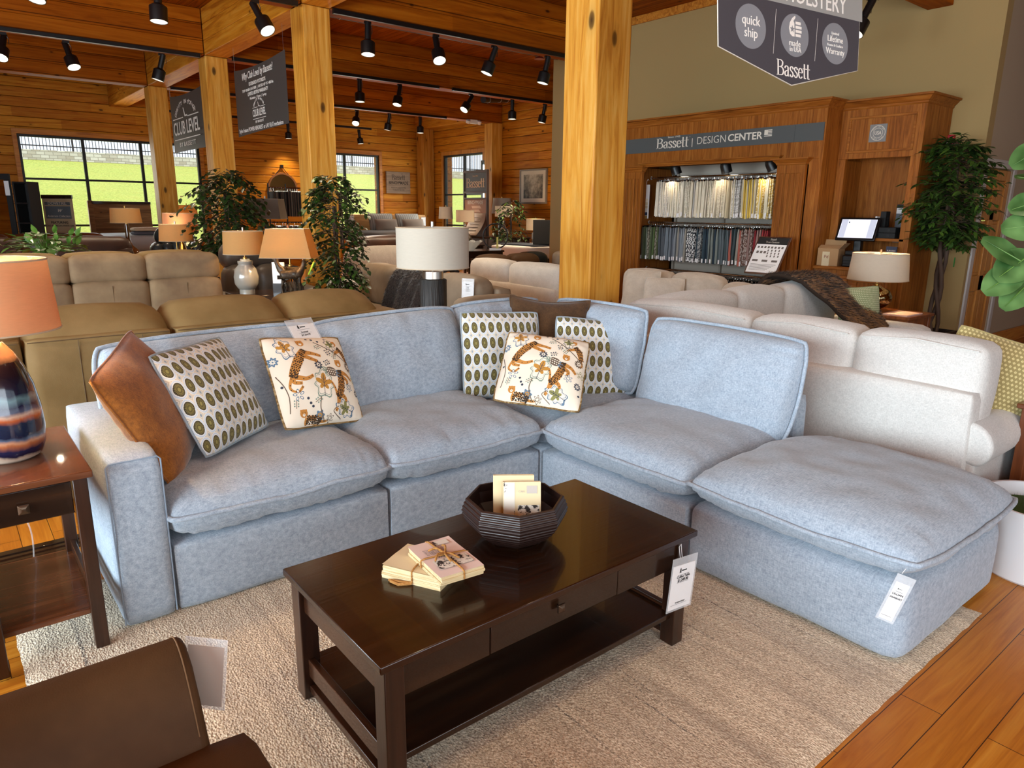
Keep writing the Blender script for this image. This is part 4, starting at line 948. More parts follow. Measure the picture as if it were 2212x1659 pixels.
def fur(name, label, path, x_of, nu, nv, mats, blades=7000, blen=.022, wid=.0022, cat='throw', lift=0.0, seed=1, thick=.02, obj='fur_throw'):
    """path(t, s) -> point of the draped sheet; short pile is laid as thin blades on it"""
    rg = random.Random(seed); mb = MB(); vs = []; fs = []
    for i in range(nu+1):
        for j in range(nv+1): vs.append(V(path(i/nu, j/nv)))
    mb.add(vs, [(i*(nv+1)+j, (i+1)*(nv+1)+j, (i+1)*(nv+1)+j+1, i*(nv+1)+j+1) for i in range(nu) for j in range(nv)], 0)
    cen = sum(vs, V((0, 0, 0)))/len(vs); root = thing(obj, label, cat, (cen.x, cen.y, min(v.z for v in vs)))
    o = mb.build('blanket', mats[0], root, smooth=1.4, world=True); sd = o.modifiers.new('thick', 'SOLIDIFY'); sd.thickness = thick; sd.offset = 0
    bl = MB()
    for k in range(blades):
        a, b = rg.random(), rg.random(); p = V(path(a, b)); du = V(path(min(1, a+.01), b))-p; dv = V(path(a, min(1, b+.01)))-p
        n = du.cross(dv)
        if n.length < 1e-9: continue
        n.normalize()
        if n.dot(V((-.3, -.5, .8))) < 0: n = -n
        d = (n*.55+dv.normalized()*.8+V((rg.uniform(-.4, .4), rg.uniform(-.4, .4), rg.uniform(-.2, .2)))).normalized()
        t = d.cross(n); t = t.normalized()*wid if t.length > 1e-6 else V((wid, 0, 0)); q = p+n*thick*.5
        bl.add([q-t, q+t, q+d*blen*rg.uniform(.6, 1.2)], [(0, 1, 2)], int(noise.noise(V((p.x*7+p.y*3, p.y*9, p.z*7)))*.9+rg.random()*1.4+.2 > .9))
    f = bl.build('pile', mats[1:3], root, smooth=0, world=True); f['kind'] = 'stuff'; return root
m_fur1 = plain('dark_fur_base', '241a16', .9); m_fur1b = plain('dark_fur_tip', '33281f', .7, sheen=.5); m_fur1c = plain('dark_fur_grey', '41362f', .8)
def path1(t, s):
    y = 7.05-.75*t; fold = .035*sin(t*22)*min(1, s*2.2)+.02*sin(t*9+1)
    if s < .2: q = s/.2; return (4.36-.2*q, y, .90+.03*sin(q*pi)+.01)
    q = (s-.2)/.8; return (4.10-.28*q**.6-fold-.03, y+.12*q*(t-.3), .91-.60*q)
fur('f', 'charcoal fur throw draped over the taupe leather sofa behind the black lamp', path1, None, 46, 26, [m_fur1, m_fur1b, m_fur1c], 8000, .03, .004, thick=.02)
def stripes(name, c1, c2, c3, n=14, ax=0):
    a = NT(name, .9); uv = a.sep(a.co('UV')); f = a.math('FRACT', a.math('MULTIPLY', uv[ax], n)); a.base(a.ramp(f, [(0, c1), (.42, c2), (.52, c1), (.62, c3), (.84, c1)], 'CONSTANT')); return a.m
m_strp = stripes('navy_stripe_fabric', 'd9d0c4', '4a4a58', '8d8378', 7); m_strp2 = stripes('grey_stripe_fabric', '8d8a84', '5d5c5a', 'b5b1aa', 12)
pillow('p', 'navy and cream striped lumbar pillow on the taupe leather sofa', m_strp, .46, .30, (3.70, 7.80, .62), R(-62), R(-28), 0, .07, 11, n=16)
# ---------------- cream sofa seen from behind ----------------
cs = thing('fabric_sofa', 'pale cream fabric sofa seen from behind, left of the near pine pillar', 'sofa', (5.7, 6.6, 0))
softbox('back_frame', cs, m_cream, 5.28, 5.46, 5.80, 7.55, .06, .71, .03, .008, seed=101)
for k, (y0, y1) in enumerate(((5.78, 6.70), (6.72, 7.50))): softbox('back_cushion', cs, m_cream, 5.33, 5.60, y0, y1, .5, .955, .08, .02, seed=102+k); softbox('seat_cushion', cs, m_cream, 5.5, 6.15, y0+.05, y1, .25, .48, .05, .02, seed=105+k)
softbox('base', cs, m_cream, 5.46, 6.15, 5.8, 7.55, .06, .25, .02, 0, seed=108); softbox('arm', cs, m_cream, 5.46, 6.15, 7.56, 7.75, .06, .64, .06, .01, seed=109)
s2 = thing('loveseat', 'ivory rolled-back loveseat half hidden by the right-hand ficus and the linen shade', 'sofa', (4.75, 8.9, 0))
softbox('back', s2, m_cream, 4.3, 5.5, 8.75, 9.05, .1, 1.04, .13, .03, seed=111); softbox('seat', s2, m_cream, 4.3, 5.5, 9.05, 9.6, .1, .48, .05, .02, seed=112)
# ---------------- white linen sectional ----------------
ws = thing('sectional_sofa', 'white flecked linen sectional seen from behind, right of the blue sofa', 'sofa', (4.6, 2.6, 0))
softbox('back_frame', ws, m_white, 3.66, 3.84, 1.115, 3.42, .06, .745, .03, .008, seed=121, n=14)
def boxcush(name, par, mat, x0, x1, y0, y1, z0, z1, seed, r=.055, bul=.022):
    o = softbox(name, par, mat, x0, x1, y0, y1, z0, z1, r, bul, seed=seed, n=12); return o
for k, (y0, y1) in enumerate(((1.12, 1.735), (1.745, 2.375), (2.385, 3.36))):
    o = boxcush('back_cushion', ws, m_white, 3.735, 3.99, y0, y1, .50, .955, 122+k)
    for v in o.data.vertices: v.co.x += (v.co.z-.7)*.10
    xs = 3.735-4.6-.004+.024
    w = MB()
    w.tube([(3.757, y0+.03, .93), (3.752, (y0+y1)/2, .952), (3.757, y1-.03, .93)], .0035, 6); w.build('welt', m_white, o, loc=(-4.6, -2.6, 0))
softbox('base', ws, m_white, 3.84, 4.62, 1.25, 2.5, .06, .28, .02, 0, seed=126); boxcush('seat_cushion', ws, m_white, 3.95, 4.66, 1.26, 2.4, .28, .48, 127)
mr = MB(); 
def armroll(par, mat, x0, x1, yc, zc, r, ylow):
    n = 18; m = MB(); ring = []
    for k in range(n+1):
        a = -pi*.72+k*(pi*1.55/n); ring.append((yc-r*sin(a)*1.0, zc+r*cos(a)))
    prof_ = ring
    m.prism(prof_, x0, x1, 'X'); m.box(x0+.01, x1-.01, ylow, yc+.07, .06, zc); return m.build('arm', mat, par, smooth=.9, bevel=.02, seg=3, world=True)
armroll(ws, m_white, 3.69, 4.66, 1.125, .49, .115, 1.075)
softbox('back_frame', ws, m_white, 3.85, 6.60, 3.30, 3.43, .06, .72, .03, .008, seed=131, n=14)
for k, (x0, x1) in enumerate(((3.93, 4.76), (4.77, 5.42), (5.43, 6.30))):
    o = boxcush('back_cushion', ws, m_white, x0, x1, 3.10, 3.35, .50, .965, 132+k, .06, .03)
softbox('base', ws, m_white, 4.62, 6.36, 2.42, 3.30, .06, .28, .02, 0, seed=136); boxcush('seat_cushion', ws, m_white, 4.66, 5.5, 2.40, 3.15, .28, .48, 137); boxcush('seat_cushion', ws, m_white, 5.51, 6.34, 2.40, 3.15, .28, .48, 138)
softbox('arm', ws, m_white, 6.36, 6.60, 2.38, 3.30, .06, .635, .07, .01, seed=139)
m_fur2 = plain('brown_fur_base', '2a1a0c', .9); m_fur2b = plain('brown_fur_dark', '3e2612', .8, sheen=.1); m_fur2c = plain('brown_fur_light', '9a6e40', .8, sheen=.1)
def path2(t, s):
    x = 5.42+.66*t+.10*s*(.5-t)
    w = .03*noise.noise(V((t*5, s*6, 2)))+.012*sin(t*26)*s
    if s < .22: q = s/.22; return (x+.10*q, 3.46-.10*q, .80+.23*sin(q*pi/2)+w*.3)
    if s < .40: q = (s-.22)/.18; return (x+.10+.06*q, 3.36-.28*q, 1.03+.02*sin(q*pi)-.03*q+w)
    q = (s-.40)/.60; return (x+.16+.22*q, 3.08-.42*q-.06*sin(q*pi), 1.0-.44*q**.9+w)
fur('f', 'brown striped faux fur throw draped over the end of the white sectional', path2, None, 36, 40, [m_fur2, m_fur2b, m_fur2c], 11000, .04, .0045, thick=.03, seed=4)
def dots(name, c1, c2, N=26):
    a = NT(name, .9, sheen=.2); uv = a.sep(a.co('UV'))
    r = a.math('MULTIPLY', uv[1], N); row = a.math('FLOOR', r); u = a.math('FRACT', a.math('ADD', a.math('MULTIPLY', uv[0], N), a.math('MULTIPLY', row, .5)))
    x = a.math('ABSOLUTE', a.math('SUBTRACT', u, .5)); y = a.math('ABSOLUTE', a.math('SUBTRACT', a.math('FRACT', r), .5)); d = a.math('ADD', x, y)
    ring = a.math('MULTIPLY', a.math('LESS_THAN', d, .36), a.math('GREATER_THAN', d, .08)); a.base(a.mix(ring, c1, c2)); return a.m
m_green = dots('sage_dot_fabric', '8a9468', 'd3d3ae'); m_green2 = dots('khaki_dot_fabric', '9c8b58', 'd8c88e', 22)
pillow('p', 'sage green dotted throw pillow against the arm at the end of the white sectional', m_green, .40, .44, (6.20, 2.86, .73), R(-32), R(-12), R(-3), .08, 14, n=20)
pillow('p', 'khaki dotted throw pillow sticking out past the near end of the white sectional', m_green2, .46, .46, (4.12, 1.20, .735), R(-58), R(-8), R(16), .08, 15, n=20)
# ---------------- beige sofa beyond the pillar ----------------
bs = thing('fabric_sofa', 'beige fabric sofa facing left, right of the near pillar by the swatch racks', 'sofa', (6.3, 4.8, 0))
for k, (y0, y1) in enumerate(((3.85, 4.36), (4.37, 5.02), (5.03, 5.72))): softbox('back_cushion', bs, m_beige, 6.28, 6.5, y0 if k else 4.0, y1, .46, .90 if k else .84, .08, .03, seed=141+k)
softbox('back_frame', bs, m_beige, 6.48, 6.66, 3.8, 5.75, .06, .74, .03, .01, seed=145); softbox('seat', bs, m_beige, 5.75, 6.3, 3.82, 5.72, .06, .47, .05, .02, seed=146)
pillow('p', 'square beige pillow standing beside the near pillar on the beige sofa', m_beige, .46, .48, (6.10, 5.26, .70), R(-82), R(-14), 0, .09, 16, n=18)
pillow('p', 'pale beige pillow in the middle of the beige sofa', m_cream, .44, .44, (6.08, 4.92, .66), R(-60), R(-18), 0, .09, 17, n=18)
# ---------------- right edge: tables, papers, planter ----------------
c = table('end_table', 'cherry wood cabinet end table at the right edge beside the white sofa arm', 4.06, 4.62, .45, 1.045, .655, m_cherry, 'end table', .05, .025, .10)
MB().box(4.085, 4.10, .50, .99, .06, .54).build('side_panel', m_cherry, c, world=True, bevel=.003); MB().box(4.10, 4.58, .97, .985, .06, .54).build('side_panel', m_cherry, c, world=True); MB().box(4.58, 4.595, .50, .97, .06, .54).build('side_panel', m_cherry, c, world=True)
table('low_table', 'dark cherry coffee table with magazines seen past the white sectional', 5.2, 6.0, .85, 1.75, .46, m_cherry, 'table')
rg = random.Random(2)
for k in range(9):
    m = MB(); w, h = .30, .22; m.box(-w/2, w/2, -h/2, h/2, 0, .009)
    tag(m.build('magazine', plain('magazine_paper%d' % (k % 3), ('d8d2c8', 'b8b4ae', 'e4ded2')[k % 3], .6), loc=(5.36, 1.52, .4605+.0096*k), rot=(0, 0, rg.uniform(-.15, .15)), bevel=.001), 'loose magazine in the pile on the low cherry table', 'magazine', 'magazine pile on the low table')
c = table('end_table', 'dark wood end table with flat magazines by the far arm of the white sectional', 6.86, 7.42, 2.70, 3.32, .64, m_cherry, 'end table', .05, .03, .14)
tag(MB().box(6.90, 7.24, 2.74, 2.96, .6405, .652).build('magazine', plain('cover_pink', 'e8c8b8', .5), bevel=.001), 'pink-toned magazine lying on top, on the end table under the white-shaded lamp', 'magazine')
mer = NT('mercury_glass', .08, metal=1.0); mer.base(mer.ramp(mer.noise(mer.co(), 60, 4, .7), [(.4, '4a4030'), (.55, 'b09a70'), (.7, 'd8c8a0')])); m_merc = mer.m
lamp('table lamp with round mercury glass base and blush drum shade near the counter', (7.06, 3.12, .64), [(.0, 0), (.07, 0), (.07, .015), (.05, .02), (.10, .05), (.145, .10), (.15, .15), (.12, .205), (.06, .235), (.03, .25)], m_merc, .270, .245, .305, .555, m_sh_white, 30, finial=plain('copper_finial', 'c08a60', .3, metal=.8))
pl = thing('planter', 'white round planter with moss and a fiddle leaf fig behind the ottoman', 'planter', (3.66, .76, 0))
MB().lathe([(.0, 0), (.205, 0), (.215, .01), (.255, .325), (.258, .335), (.245, .335), (.235, .26), (0, .26)], 48).build('pot', plain('white_glazed_pot', 'e6e6e8', .35), pl, smooth=.6)
ms = MB(); rg = random.Random(5)
for k in range(1500):
    a, r = rg.uniform(0, 6.28), .235*sqrt(rg.random()); x, y = r*cos(a), r*sin(a); b = rg.uniform(0, 6.28); q = .012
    ms.add([(x-q*.3, y, .26), (x+q*.3, y, .26), (x+q*cos(b), y+q*sin(b), .275+rg.random()*.02)], [(0, 1, 2)])
ms.lathe([(0, .272), (.236, .27)], 24, cap=False); mo = ms.build('moss', plain('green_moss', '3f5a1c', .9), pl, smooth=0); mo['kind'] = 'stuff'
MB().tube([(0.02, -.02, .26), (.0, .0, .7), (-.03, .04, 1.2), (-.02, .06, 1.8)], [.022, .02, .017, .012], 10).build('trunk', m_bark, pl)
def leafmesh(mb, base, tip, width, nrm, droop=.1, fold=.25, mi=0, n=7, wavy=.0, shape=lambda t: sin(pi*t**.8)):
    base, tip = V(base), V(tip); d = tip-base; L = d.length; d.normalize(); s = d.cross(V(nrm)); s = s.normalized() if s.length > 1e-6 else d.orthogonal().normalized(); nn = s.cross(d)
    vs = []; fs = []
    for i in range(n+1):
        t = i/n; w = width*max(.03, shape(t)); c = base+d*L*t-nn*droop*L*t*t
        wv = wavy*sin(t*14)
        vs += [c+s*w+nn*(fold*w+wv), c, c-s*w+nn*(fold*w-wv)]
    for i in range(n): fs += [(3*i, 3*i+1, 3*i+4, 3*i+3), (3*i+1, 3*i+2, 3*i+5, 3*i+4)]
    mb.add(vs, fs, mi)
fsh = lambda t: (sin(pi*min(1, t*1.02))**.65)*(.55+.55*t)
fl = MB()
LV = [((3.37, 1.09, 1.46), (3.47, .97, 1.37), .05, (-.5, -.6, .6)), ((3.345, 1.045, 1.245), (3.47, .965, 1.345), .055, (-.7, -.5, .4)), ((3.40, .985, 1.18), (3.51, .93, 1.30), .05, (-.6, -.4, .5)),
      ((3.49, 1.07, 1.75), (3.56, .98, 1.83), .05, (-.2, -.7, .7)), ((3.44, 1.05, 1.50), (3.53, .93, 1.52), .055, (-.6, -.6, .4)), ((3.49, 1.05, 1.71), (3.56, .95, 1.69), .045, (-.1, -.5, .9)), ((3.46, 1.04, 1.575), (3.56, .95, 1.62), .05, (-.4, -.6, .6)),
      ((3.38, 1.02, 1.30), (3.5, .95, 1.40), .06, (-.6, -.6, .5)), ((3.78, .62, 1.55), (3.64, .8, 1.5), .07, (0, -.3, 1)), ((3.85, .85, 1.7), (3.66, .8, 1.6), .07, (0, -.3, 1)), ((3.75, .5, 1.75), (3.63, .75, 1.7), .07, (0, 0, 1))]
for tip, base, w, n in LV:
    m = MB(); leafmesh(m, base, tip, w*1.15, n, .03, .10, n=10, wavy=.0015, shape=lambda t: (sin(pi*min(.97, t*.9+.08))**.55))
    o = m.build('leaf', m_fid, pl, smooth=1.4, world=True); bb, tt = V(base), V(tip); nn_ = (tt-bb).cross((tt-bb).cross(V(n))).normalized()*-.003
    if nn_.dot(V(n)) < 0: nn_ = -nn_
    MB().tube([bb+nn_, bb.lerp(tt, .5)+nn_*.4, bb.lerp(tt, .92)], [.003, .002, .0008], 5).build('midrib', m_poth, o, loc=(-pl.location.x, -pl.location.y, 0))
    MB().tube([base, (V(base)+V((3.64, .82, base[2]-.06)))/2, (3.635, .81, base[2]-.08)], .004, 6).build('petiole', m_poth, o, world=False, loc=(-pl.location.x, -pl.location.y, 0))
# ---------------- design centre joinery ----------------
FX = 7.72
dc = thing('display_cabinet', 'tall oak swatch display cabinet with fluted pilasters and a grey name band', 'cabinet', (8.2, 5.6, 0))
RY = 4.166; LY = 7.30
m = MB(); m.box(FX, FX+.06, RY+.04, LY-.04, 2.15, 2.72); m.build('header_panel', m_oakZ, dc, bevel=.003, world=True)
for y in (RY, LY-.04): MB().box(FX, XW-.01, y, y+.04, 0, 2.72).build('side_panel', m_oakZ, dc, bevel=.003, world=True)
for y0, y1 in ((RY+.04, 4.32), (7.05, LY-.04)): MB().box(FX, FX+.05, y0, y1, 0, 2.15).build('stile', m_oakZ, dc, bevel=.003, world=True)
def crown(par, x0, x1, y0, y1, z, mat, s=1.0, name='crown_molding'):
    m = MB(); prof = [(0, 0), (.012, .012), (.012, .025), (.045, .06), (.055, .075), (.075, .08), (.075, .10), (0, .10)]
    for a, b in zip(prof[:-2], prof[1:-1]):
        pass
    vs = []; n = len(prof)
    for d, h in prof: vs += [V((x1, y0-d*s, z+h*s)), V((x0-d*s, y0-d*s, z+h*s)), V((x0-d*s, y1+d*s, z+h*s)), V((x1, y1+d*s, z+h*s))]
    fs = []
    for i in range(n-1):
        for k in range(3): fs.append((i*4+k, i*4+k+1, (i+1)*4+k+1, (i+1)*4+k))
    fs.append((0, 1, 2, 3)); fs.append(tuple((n-1)*4+k for k in (0, 1, 2, 3))); m.add(vs, fs); return m.build(name, mat, par, smooth=.4, world=True)
crown(dc, FX, XW-.01, RY, LY, 2.67, m_oakY, 1.0)
crown(dc, FX-.03, FX+.1, 4.68, 6.72, 2.15, m_oakY, .55, 'lintel_molding')
for y0, y1 in ((4.33, 4.68), (6.70, 7.05)):
    m = MB(); m.box(FX-.045, FX, y0, y1, 0, 2.1); 
    for k in range(4):
        yy = y0+.055+k*.065; m.box(FX-.056, FX-.045, yy, yy+.045, .35, 2.0)
    p = m.build('pilaster', m_oakZ, dc, bevel=.006, world=True); crown(dc, FX-.05, FX+.02, y0+.0, y1-.0, 2.09, m_oakY, .75, 'capital')
    MB().box(FX-.06, FX, y0-.01, y1+.01, 0, .2).build('plinth', m_oakZ, dc, bevel=.006, world=True)
m = MB(); m.box(8.5, 8.52, 4.68, 6.72, 0, 2.2); m.build('back_panel', plain('recess_grey', 'b5aa9c', .8), dc, world=True)
m = MB()
for y in (4.70, 5.88, 6.70): m.box(8.46, 8.5, y, y+.03, 0, 2.15)
m.build('back_batten', plain('recess_batten', 'a59a8c', .7), dc, world=True)
for y in (4.64, 6.80): MB().box(FX+.05, 8.5, y, y+.04, 0, 2.15).build('recess_side', m_oakZ, dc, world=True)
MB().box(FX+.05, 8.5, 4.64, 6.84, 2.2, 2.24).build('recess_top', m_oakY, dc, world=True)
MYX = Matrix.Rotation(-pi/2, 4, 'Z')
sg = thing('fascia_sign', 'long dark grey name band across the top of the oak swatch cabinet', 'sign', (FX-.004, 5.6, 2.43), -pi/2)
def lx(y): return 5.6-y
MB().box(lx(LY-.05), lx(RY+.015), -.004, .004, -.092, .096).build('band', plain('band_grey', '4c5050', .6), sg)
MB().box(lx(4.525), lx(4.52), -.0045, -.004, -.092, .096).build('joint', plain('band_joint', '3a3e3e', .6), sg)
t = MB(); serif_word(t, 'Bassett', .128, lx(6.245), .012, -.0052, sx=1.30); text_mb(t, 'Since 1902', .03, lx(6.22), .082, -.0052, fit=.20); text_mb(t, 'o', .018, lx(5.965), .068, -.0052)
rect(t, lx(5.93), lx(5.92), -.06, .045, -.0052); t.build('lettering', m_offw, sg)
t = MB(); text_mb(t, 'DESIGN', .098, lx(5.637), .005, -.0052, fit=.42, fh=.085, bold=-.012); text_mb(t, 'CENTER', .098, lx(5.164), .008, -.0052, fit=.47, fh=.085, bold=.018); t.build('lettering', m_offw, sg)
t = MB(); 
for k in range(5): rect(t, lx(4.905)+(.045 if k < 3 else 0), lx(4.805), .058-k*.016, .067-k*.016, -.0052)
rect(t, lx(4.905), lx(4.858), .018, .067, -.0052); t.build('flag_mark', m_offw, sg)
# rails, swatches
def rail(z, y0, y1, label):
    r = thing('swatch_rail', label, 'rail', (7.97, (y0+y1)/2, z)); MB().tube([(0, y0-(y0+y1)/2, 0), (0, y1-(y0+y1)/2, 0)], .012, 12).build('rod', m_chrome, r)
    for y in (y0, y1): MB().lathe([(.024, 0), (.024, .01)], 14, M=Matrix.Translation((0, y-(y0+y1)/2, 0)) @ Matrix.Rotation(pi/2, 4, 'X')).build('flange', m_chrome, r)
rail(2.02, 4.69, 6.79, 'top chrome rail of the oak swatch cabinet, hung with pale samples'); rail(1.42, 4.69, 6.79, 'middle chrome rail of the oak swatch cabinet, hung with dark samples'); rail(.78, 4.69, 6.79, 'lowest chrome rail of the oak swatch cabinet, partly empty')
def swm(name, c, pat=None):
    a = NT(name, .9)
    if pat: a.base(a.mix(a.math('GREATER_THAN', a.noise(a.co(), 48, 2), .5), c, pat))
    else: a.base(a.ramp(a.noise(a.map(a.co(), (50, 50, 8)), 1, 2), [(.3, c), (.7, tuple(min(1, int(c[i:i+2], 16)/255*1.12) for i in (0, 2, 4)))]))
    return a.m
def swmesh(seed, w=.015, h=.46, d=.30):
    rg = random.Random(seed); m = MB(); n = 8; vs = []; lean = rg.uniform(-.012, .012)
    for i in range(n+1):
        t = i/n; z = -.05-h*t; ww = w*(.45+.75*min(1, t*3))/1.1; off = lean*t+.002*sin(t*9+seed)
        vs += [(-d/2, off-ww/2, z), (d/2, off-ww/2, z), (d/2, off+ww/2, z), (-d/2, off+ww/2, z)]
    m.add(vs, [(i*4+k, i*4+(k+1) % 4, (i+1)*4+(k+1) % 4, (i+1)*4+k) for i in range(n) for k in range(4)]+[(0, 1, 2, 3), (n*4+3, n*4+2, n*4+1, n*4)]); return m
hang = MB(); hang.tube([(0, 0, -.03), (0, 0, -.005), (-.006, 0, .012), (.0, 0, .022), (.010, 0, .016), (.012, 0, .006)], .0022, 5); hang.box(-.15, .15, -.003, .003, -.055, -.03)
rg = random.Random(11)
def swset(n, y0, y1, z, cols, pfx, labels, grp, h=.46, gap=None, lab=.3):
    ms = [swm('%s_cloth%d' % (pfx, i), c[0], c[1] if len(c) > 1 else None) for i, c in enumerate(cols)]
    protos = {}
    for k in range(n):
        y = y1-(y1-y0)*(k+.5)/n
        if gap and gap[0] < y < gap[1]: continue
        i = min(len(cols)-1, max(0, int(len(cols)*(k+.5)/n+rg.uniform(-1.3, 1.3))))
        key = (i, rg.randint(0, 2), rg.random() < lab)
        if key not in protos:
            r = thing('fabric_swatch', labels(i), 'fabric swatch', (7.97, y, z), group=grp(i)); swmesh(hash(key[:2]) % 97, (y1-y0)/n*.80, h).build('cloth', ms[i], r, smooth=.8); hang.build('hanger', m_chrome, r)
            if key[2]: MB().box(-.153, -.149, -.010, .010, -.05-h+.005, -.05-h+.055).build('label', m_paper, r)
            protos[key] = r
        else: r = dup(protos[key], (7.97, y, z))
        r.rotation_euler = (0, rg.uniform(-.02, .02), rg.uniform(-.10, .10)); r.location.z += rg.uniform(-.012, .006)
swset(82, 4.80, 6.56, 2.01, [('cfc6b4',), ('b9b4aa', 'd8d0c0'), ('d8d0b8',), ('d0cab8',), ('c9bfa6', 'e0d8c4'), ('a8a49c',), ('d4c9b0',), ('cbbfa8',), ('d8cfb8',), ('c4b79c', 'dcd2b8'), ('b8ab8c',), ('c8bda4',), ('a9a59c', 'd5d2cc'), ('b9ae94',), ('c8a94a',), ('cbc3a8',), ('b99a48', 'e2d6b0')], 'pale', lambda i: ['cream fabric sample hanging on the top rail of the swatch cabinet', 'gold or patterned fabric sample at the right end of the top swatch rail'][i >= 14], lambda i: ['cream samples on the top rail', 'gold samples on the top rail'][i >= 14])
D2 = [('5c5f50',), ('4a5338',), ('8a8474', '55503f'), ('4b5b34',), ('4a4f54',), ('6a737a',), ('5a5f66',), ('787f84',), ('8a857a',), ('dcdcd8', '2a2e34'), ('9a9a94', '4a4e54'), ('2c3c44',), ('1f2f3a',), ('6f7670',), ('565f62',), ('3a4648',), ('8c877c',), ('a0584a',), ('6a4a40', 'a89a90'), ('8a6e66',), ('7c1f24',), ('8f2f30',)]
swset(58, 4.80, 6.78, 1.41, D2, 'dark', lambda i: ['green or grey fabric sample at the left of the middle swatch rail', 'blue or grey fabric sample on the middle swatch rail', 'red or rose fabric sample at the right end of the middle swatch rail'][0 if i < 5 else 1 if i < 17 else 2], lambda i: ['green samples on the middle rail', 'blue and grey samples on the middle rail', 'red samples on the middle rail'][0 if i < 5 else 1 if i < 17 else 2], .44, lab=.45)
swset(38, 4.84, 6.36, .77, [('7a6a58',), ('8a7c68',), ('6a5a48',), ('6c6c6a',), ('54565a',), ('7a7874',), ('3f4144',), ('5a5a5c',), ('2e3032',)], 'low', lambda i: 'brown-grey fabric sample on the lowest swatch rail above the beige sofa', lambda i: 'samples on the lowest rail', .40, gap=(5.68, 5.80), lab=.2)
sc_ = thing('swatch_card', 'white leather sample card hanging at the left end of the swatch cabinet', 'sample card', (7.90, 6.80, 1.93)); MB().box(-.05, .05, -.006, .006, -.46, 0).build('card', m_paper, sc_, rot=(0, 0, -pi/2+.3)); hang2 = MB().tube([(0, 0, 0), (0, 0, .05), (0, -.02, .075), (0, -.035, .055)], .003, 6).build('hook', m_paper, sc_)
for k, c in enumerate(('e6dac2', 'cdbf9c', 'c2b090', 'd0c8bc', '1e2a44', '8a6a30')): MB().box(-.032, .034, -.0072, -.006, -.19-.046*k-.042, -.19-.046*k).build('colour_chip', plain('chip%d' % k, c, .7), sc_, rot=(0, 0, -pi/2+.3))
# dome spotlights in the cabinet
for k, y in enumerate((6.30, 5.51, 4.90)):
    r = thing('dome_spotlight', ('left', 'middle', 'right')[k]+' black dome spotlight above the top swatch rail', 'spotlight', (7.84, y, 2.19), group='dome spotlights over the swatches')
    M = Matrix.Rotation(R(-16), 4, 'Y') @ Matrix.Rotation(R((-14, -8, -22)[k]), 4, 'X')
    MB().lathe([(0, .01), (.03, 0), (.055, -.025), (.066, -.06), (.068, -.15), (.062, -.15), (.06, -.06)], 28, cap=False, M=M).build('can', m_black, r, smooth=.8); MB().tube([(0, 0, .0), (0, .0, .03)], .012, 8).build('stem', m_black, r)
    MB().lathe([(0, -.12), (.058, -.12)], 20, M=M, cap=False).build('bulb', m_bulb, r); light('dome_light', 'SPOT', (7.80, y, 2.05), 14, (1, .82, .6), aim=(8.02, y-.05, 1.5), spot=R(95), blend=.9, radius=.06)
# free-standing info board
ib = thing('info_stand', 'slanted product board on a silver pole standing before the swatch cabinet', 'sign', (7.25, 4.42, 0), -pi/2)
MB().tube([(0, 0, .02), (0, 0, .99)], .018, 12).build('pole', m_steel, ib); MB().lathe([(.16, 0), (.16, .012), (.02, .02)], 28).build('foot', m_steel, ib)
M = Matrix.Translation((0, -.02, 1.10)) @ Matrix.Rotation(R(-32), 4, 'X')
MB().box(-.20, .20, -.008, .008, -.235, .235, M=M).build('frame', m_steel, ib, bevel=.004); rect(MB(), -.185, .185, -.22, .22, -.0086, 0, M).build('sheet', m_paper, ib)
m = rect(MB(), -.185, .185, .135, .22, -.0092, 0, M); m.build('header', m_ink, ib)
t = MB(); serif_word(t, 'Bassett', .024, 0, .198, -.0098, M=M); text_mb(t, 'True Custom', .03, 0, .163, -.0098, M=M, depth=.0001); t.build('lettering', m_offw, ib)
t = MB(); rg = random.Random(3)
for k in range(8): rect(t, -.16+k*.042, -.135+k*.042, .085, .11, -.0092, 0, M)
for k in range(4):
    for j in range(3): rect(t, -.02+k*.045+j*.006, -.005+k*.045+j*.006, .045-j*.035, .07-j*.035, -.0092, 0, M)
for k in range(3): rect(t, -.15+k*.045, -.12+k*.045, .02, .05, -.0092, 0, M); rect(t, -.16+k*.12, -.09+k*.12, -.085, -.06, -.0092, 0, M)
for k in range(6): rect(t, -.16, .15-.02*k, -.12-.014*k, -.116-.014*k, -.0092, 0, M)
t.build('print', plain('board_print', '6a605a', .7), ib)
# counter unit
cu = thing('counter_cabinet', 'oak counter cabinet with a raised upper panel and open niche right of the swatches', 'cabinet', (8.3, 3.73, 0))
UX = 8.05; Y0, Y1 = 3.29, 4.165
m = MB(); m.box(UX, UX+.05, Y0+.05, Y1, 2.15, 2.70); m.build('upper_panel', m_oakZ, cu, bevel=.003, world=True)
m = MB(); yy0, yy1, z0, z1 = 3.375, 4.075, 2.21, 2.585
m.box(UX-.012, UX, yy0, yy1, z0, z0+.025); m.box(UX-.012, UX, yy0, yy1, z1-.025, z1); m.box(UX-.012, UX, yy0, yy0+.025, z0+.025, z1-.025); m.box(UX-.012, UX, yy1-.025, yy1, z0+.025, z1-.025); m.build('panel_molding', m_oakY, cu, bevel=.004, world=True)
crown(cu, UX, XW-.01, Y0, Y1, 2.66, m_oakY)
m = MB(); m.box(UX, XW-.01, Y0, Y0+.05, 0, 2.7); m.build('side_panel', m_oakZ, cu, bevel=.003, world=True)
MB().box(UX, UX+.05, Y0+.05, Y0+.10, 1.0, 2.15).build('stile', m_oakZ, cu, bevel=.003, world=True); MB().box(UX, UX+.05, Y1-.09, Y1, 1.0, 2.15).build('stile', m_oakZ, cu, bevel=.003, world=True)
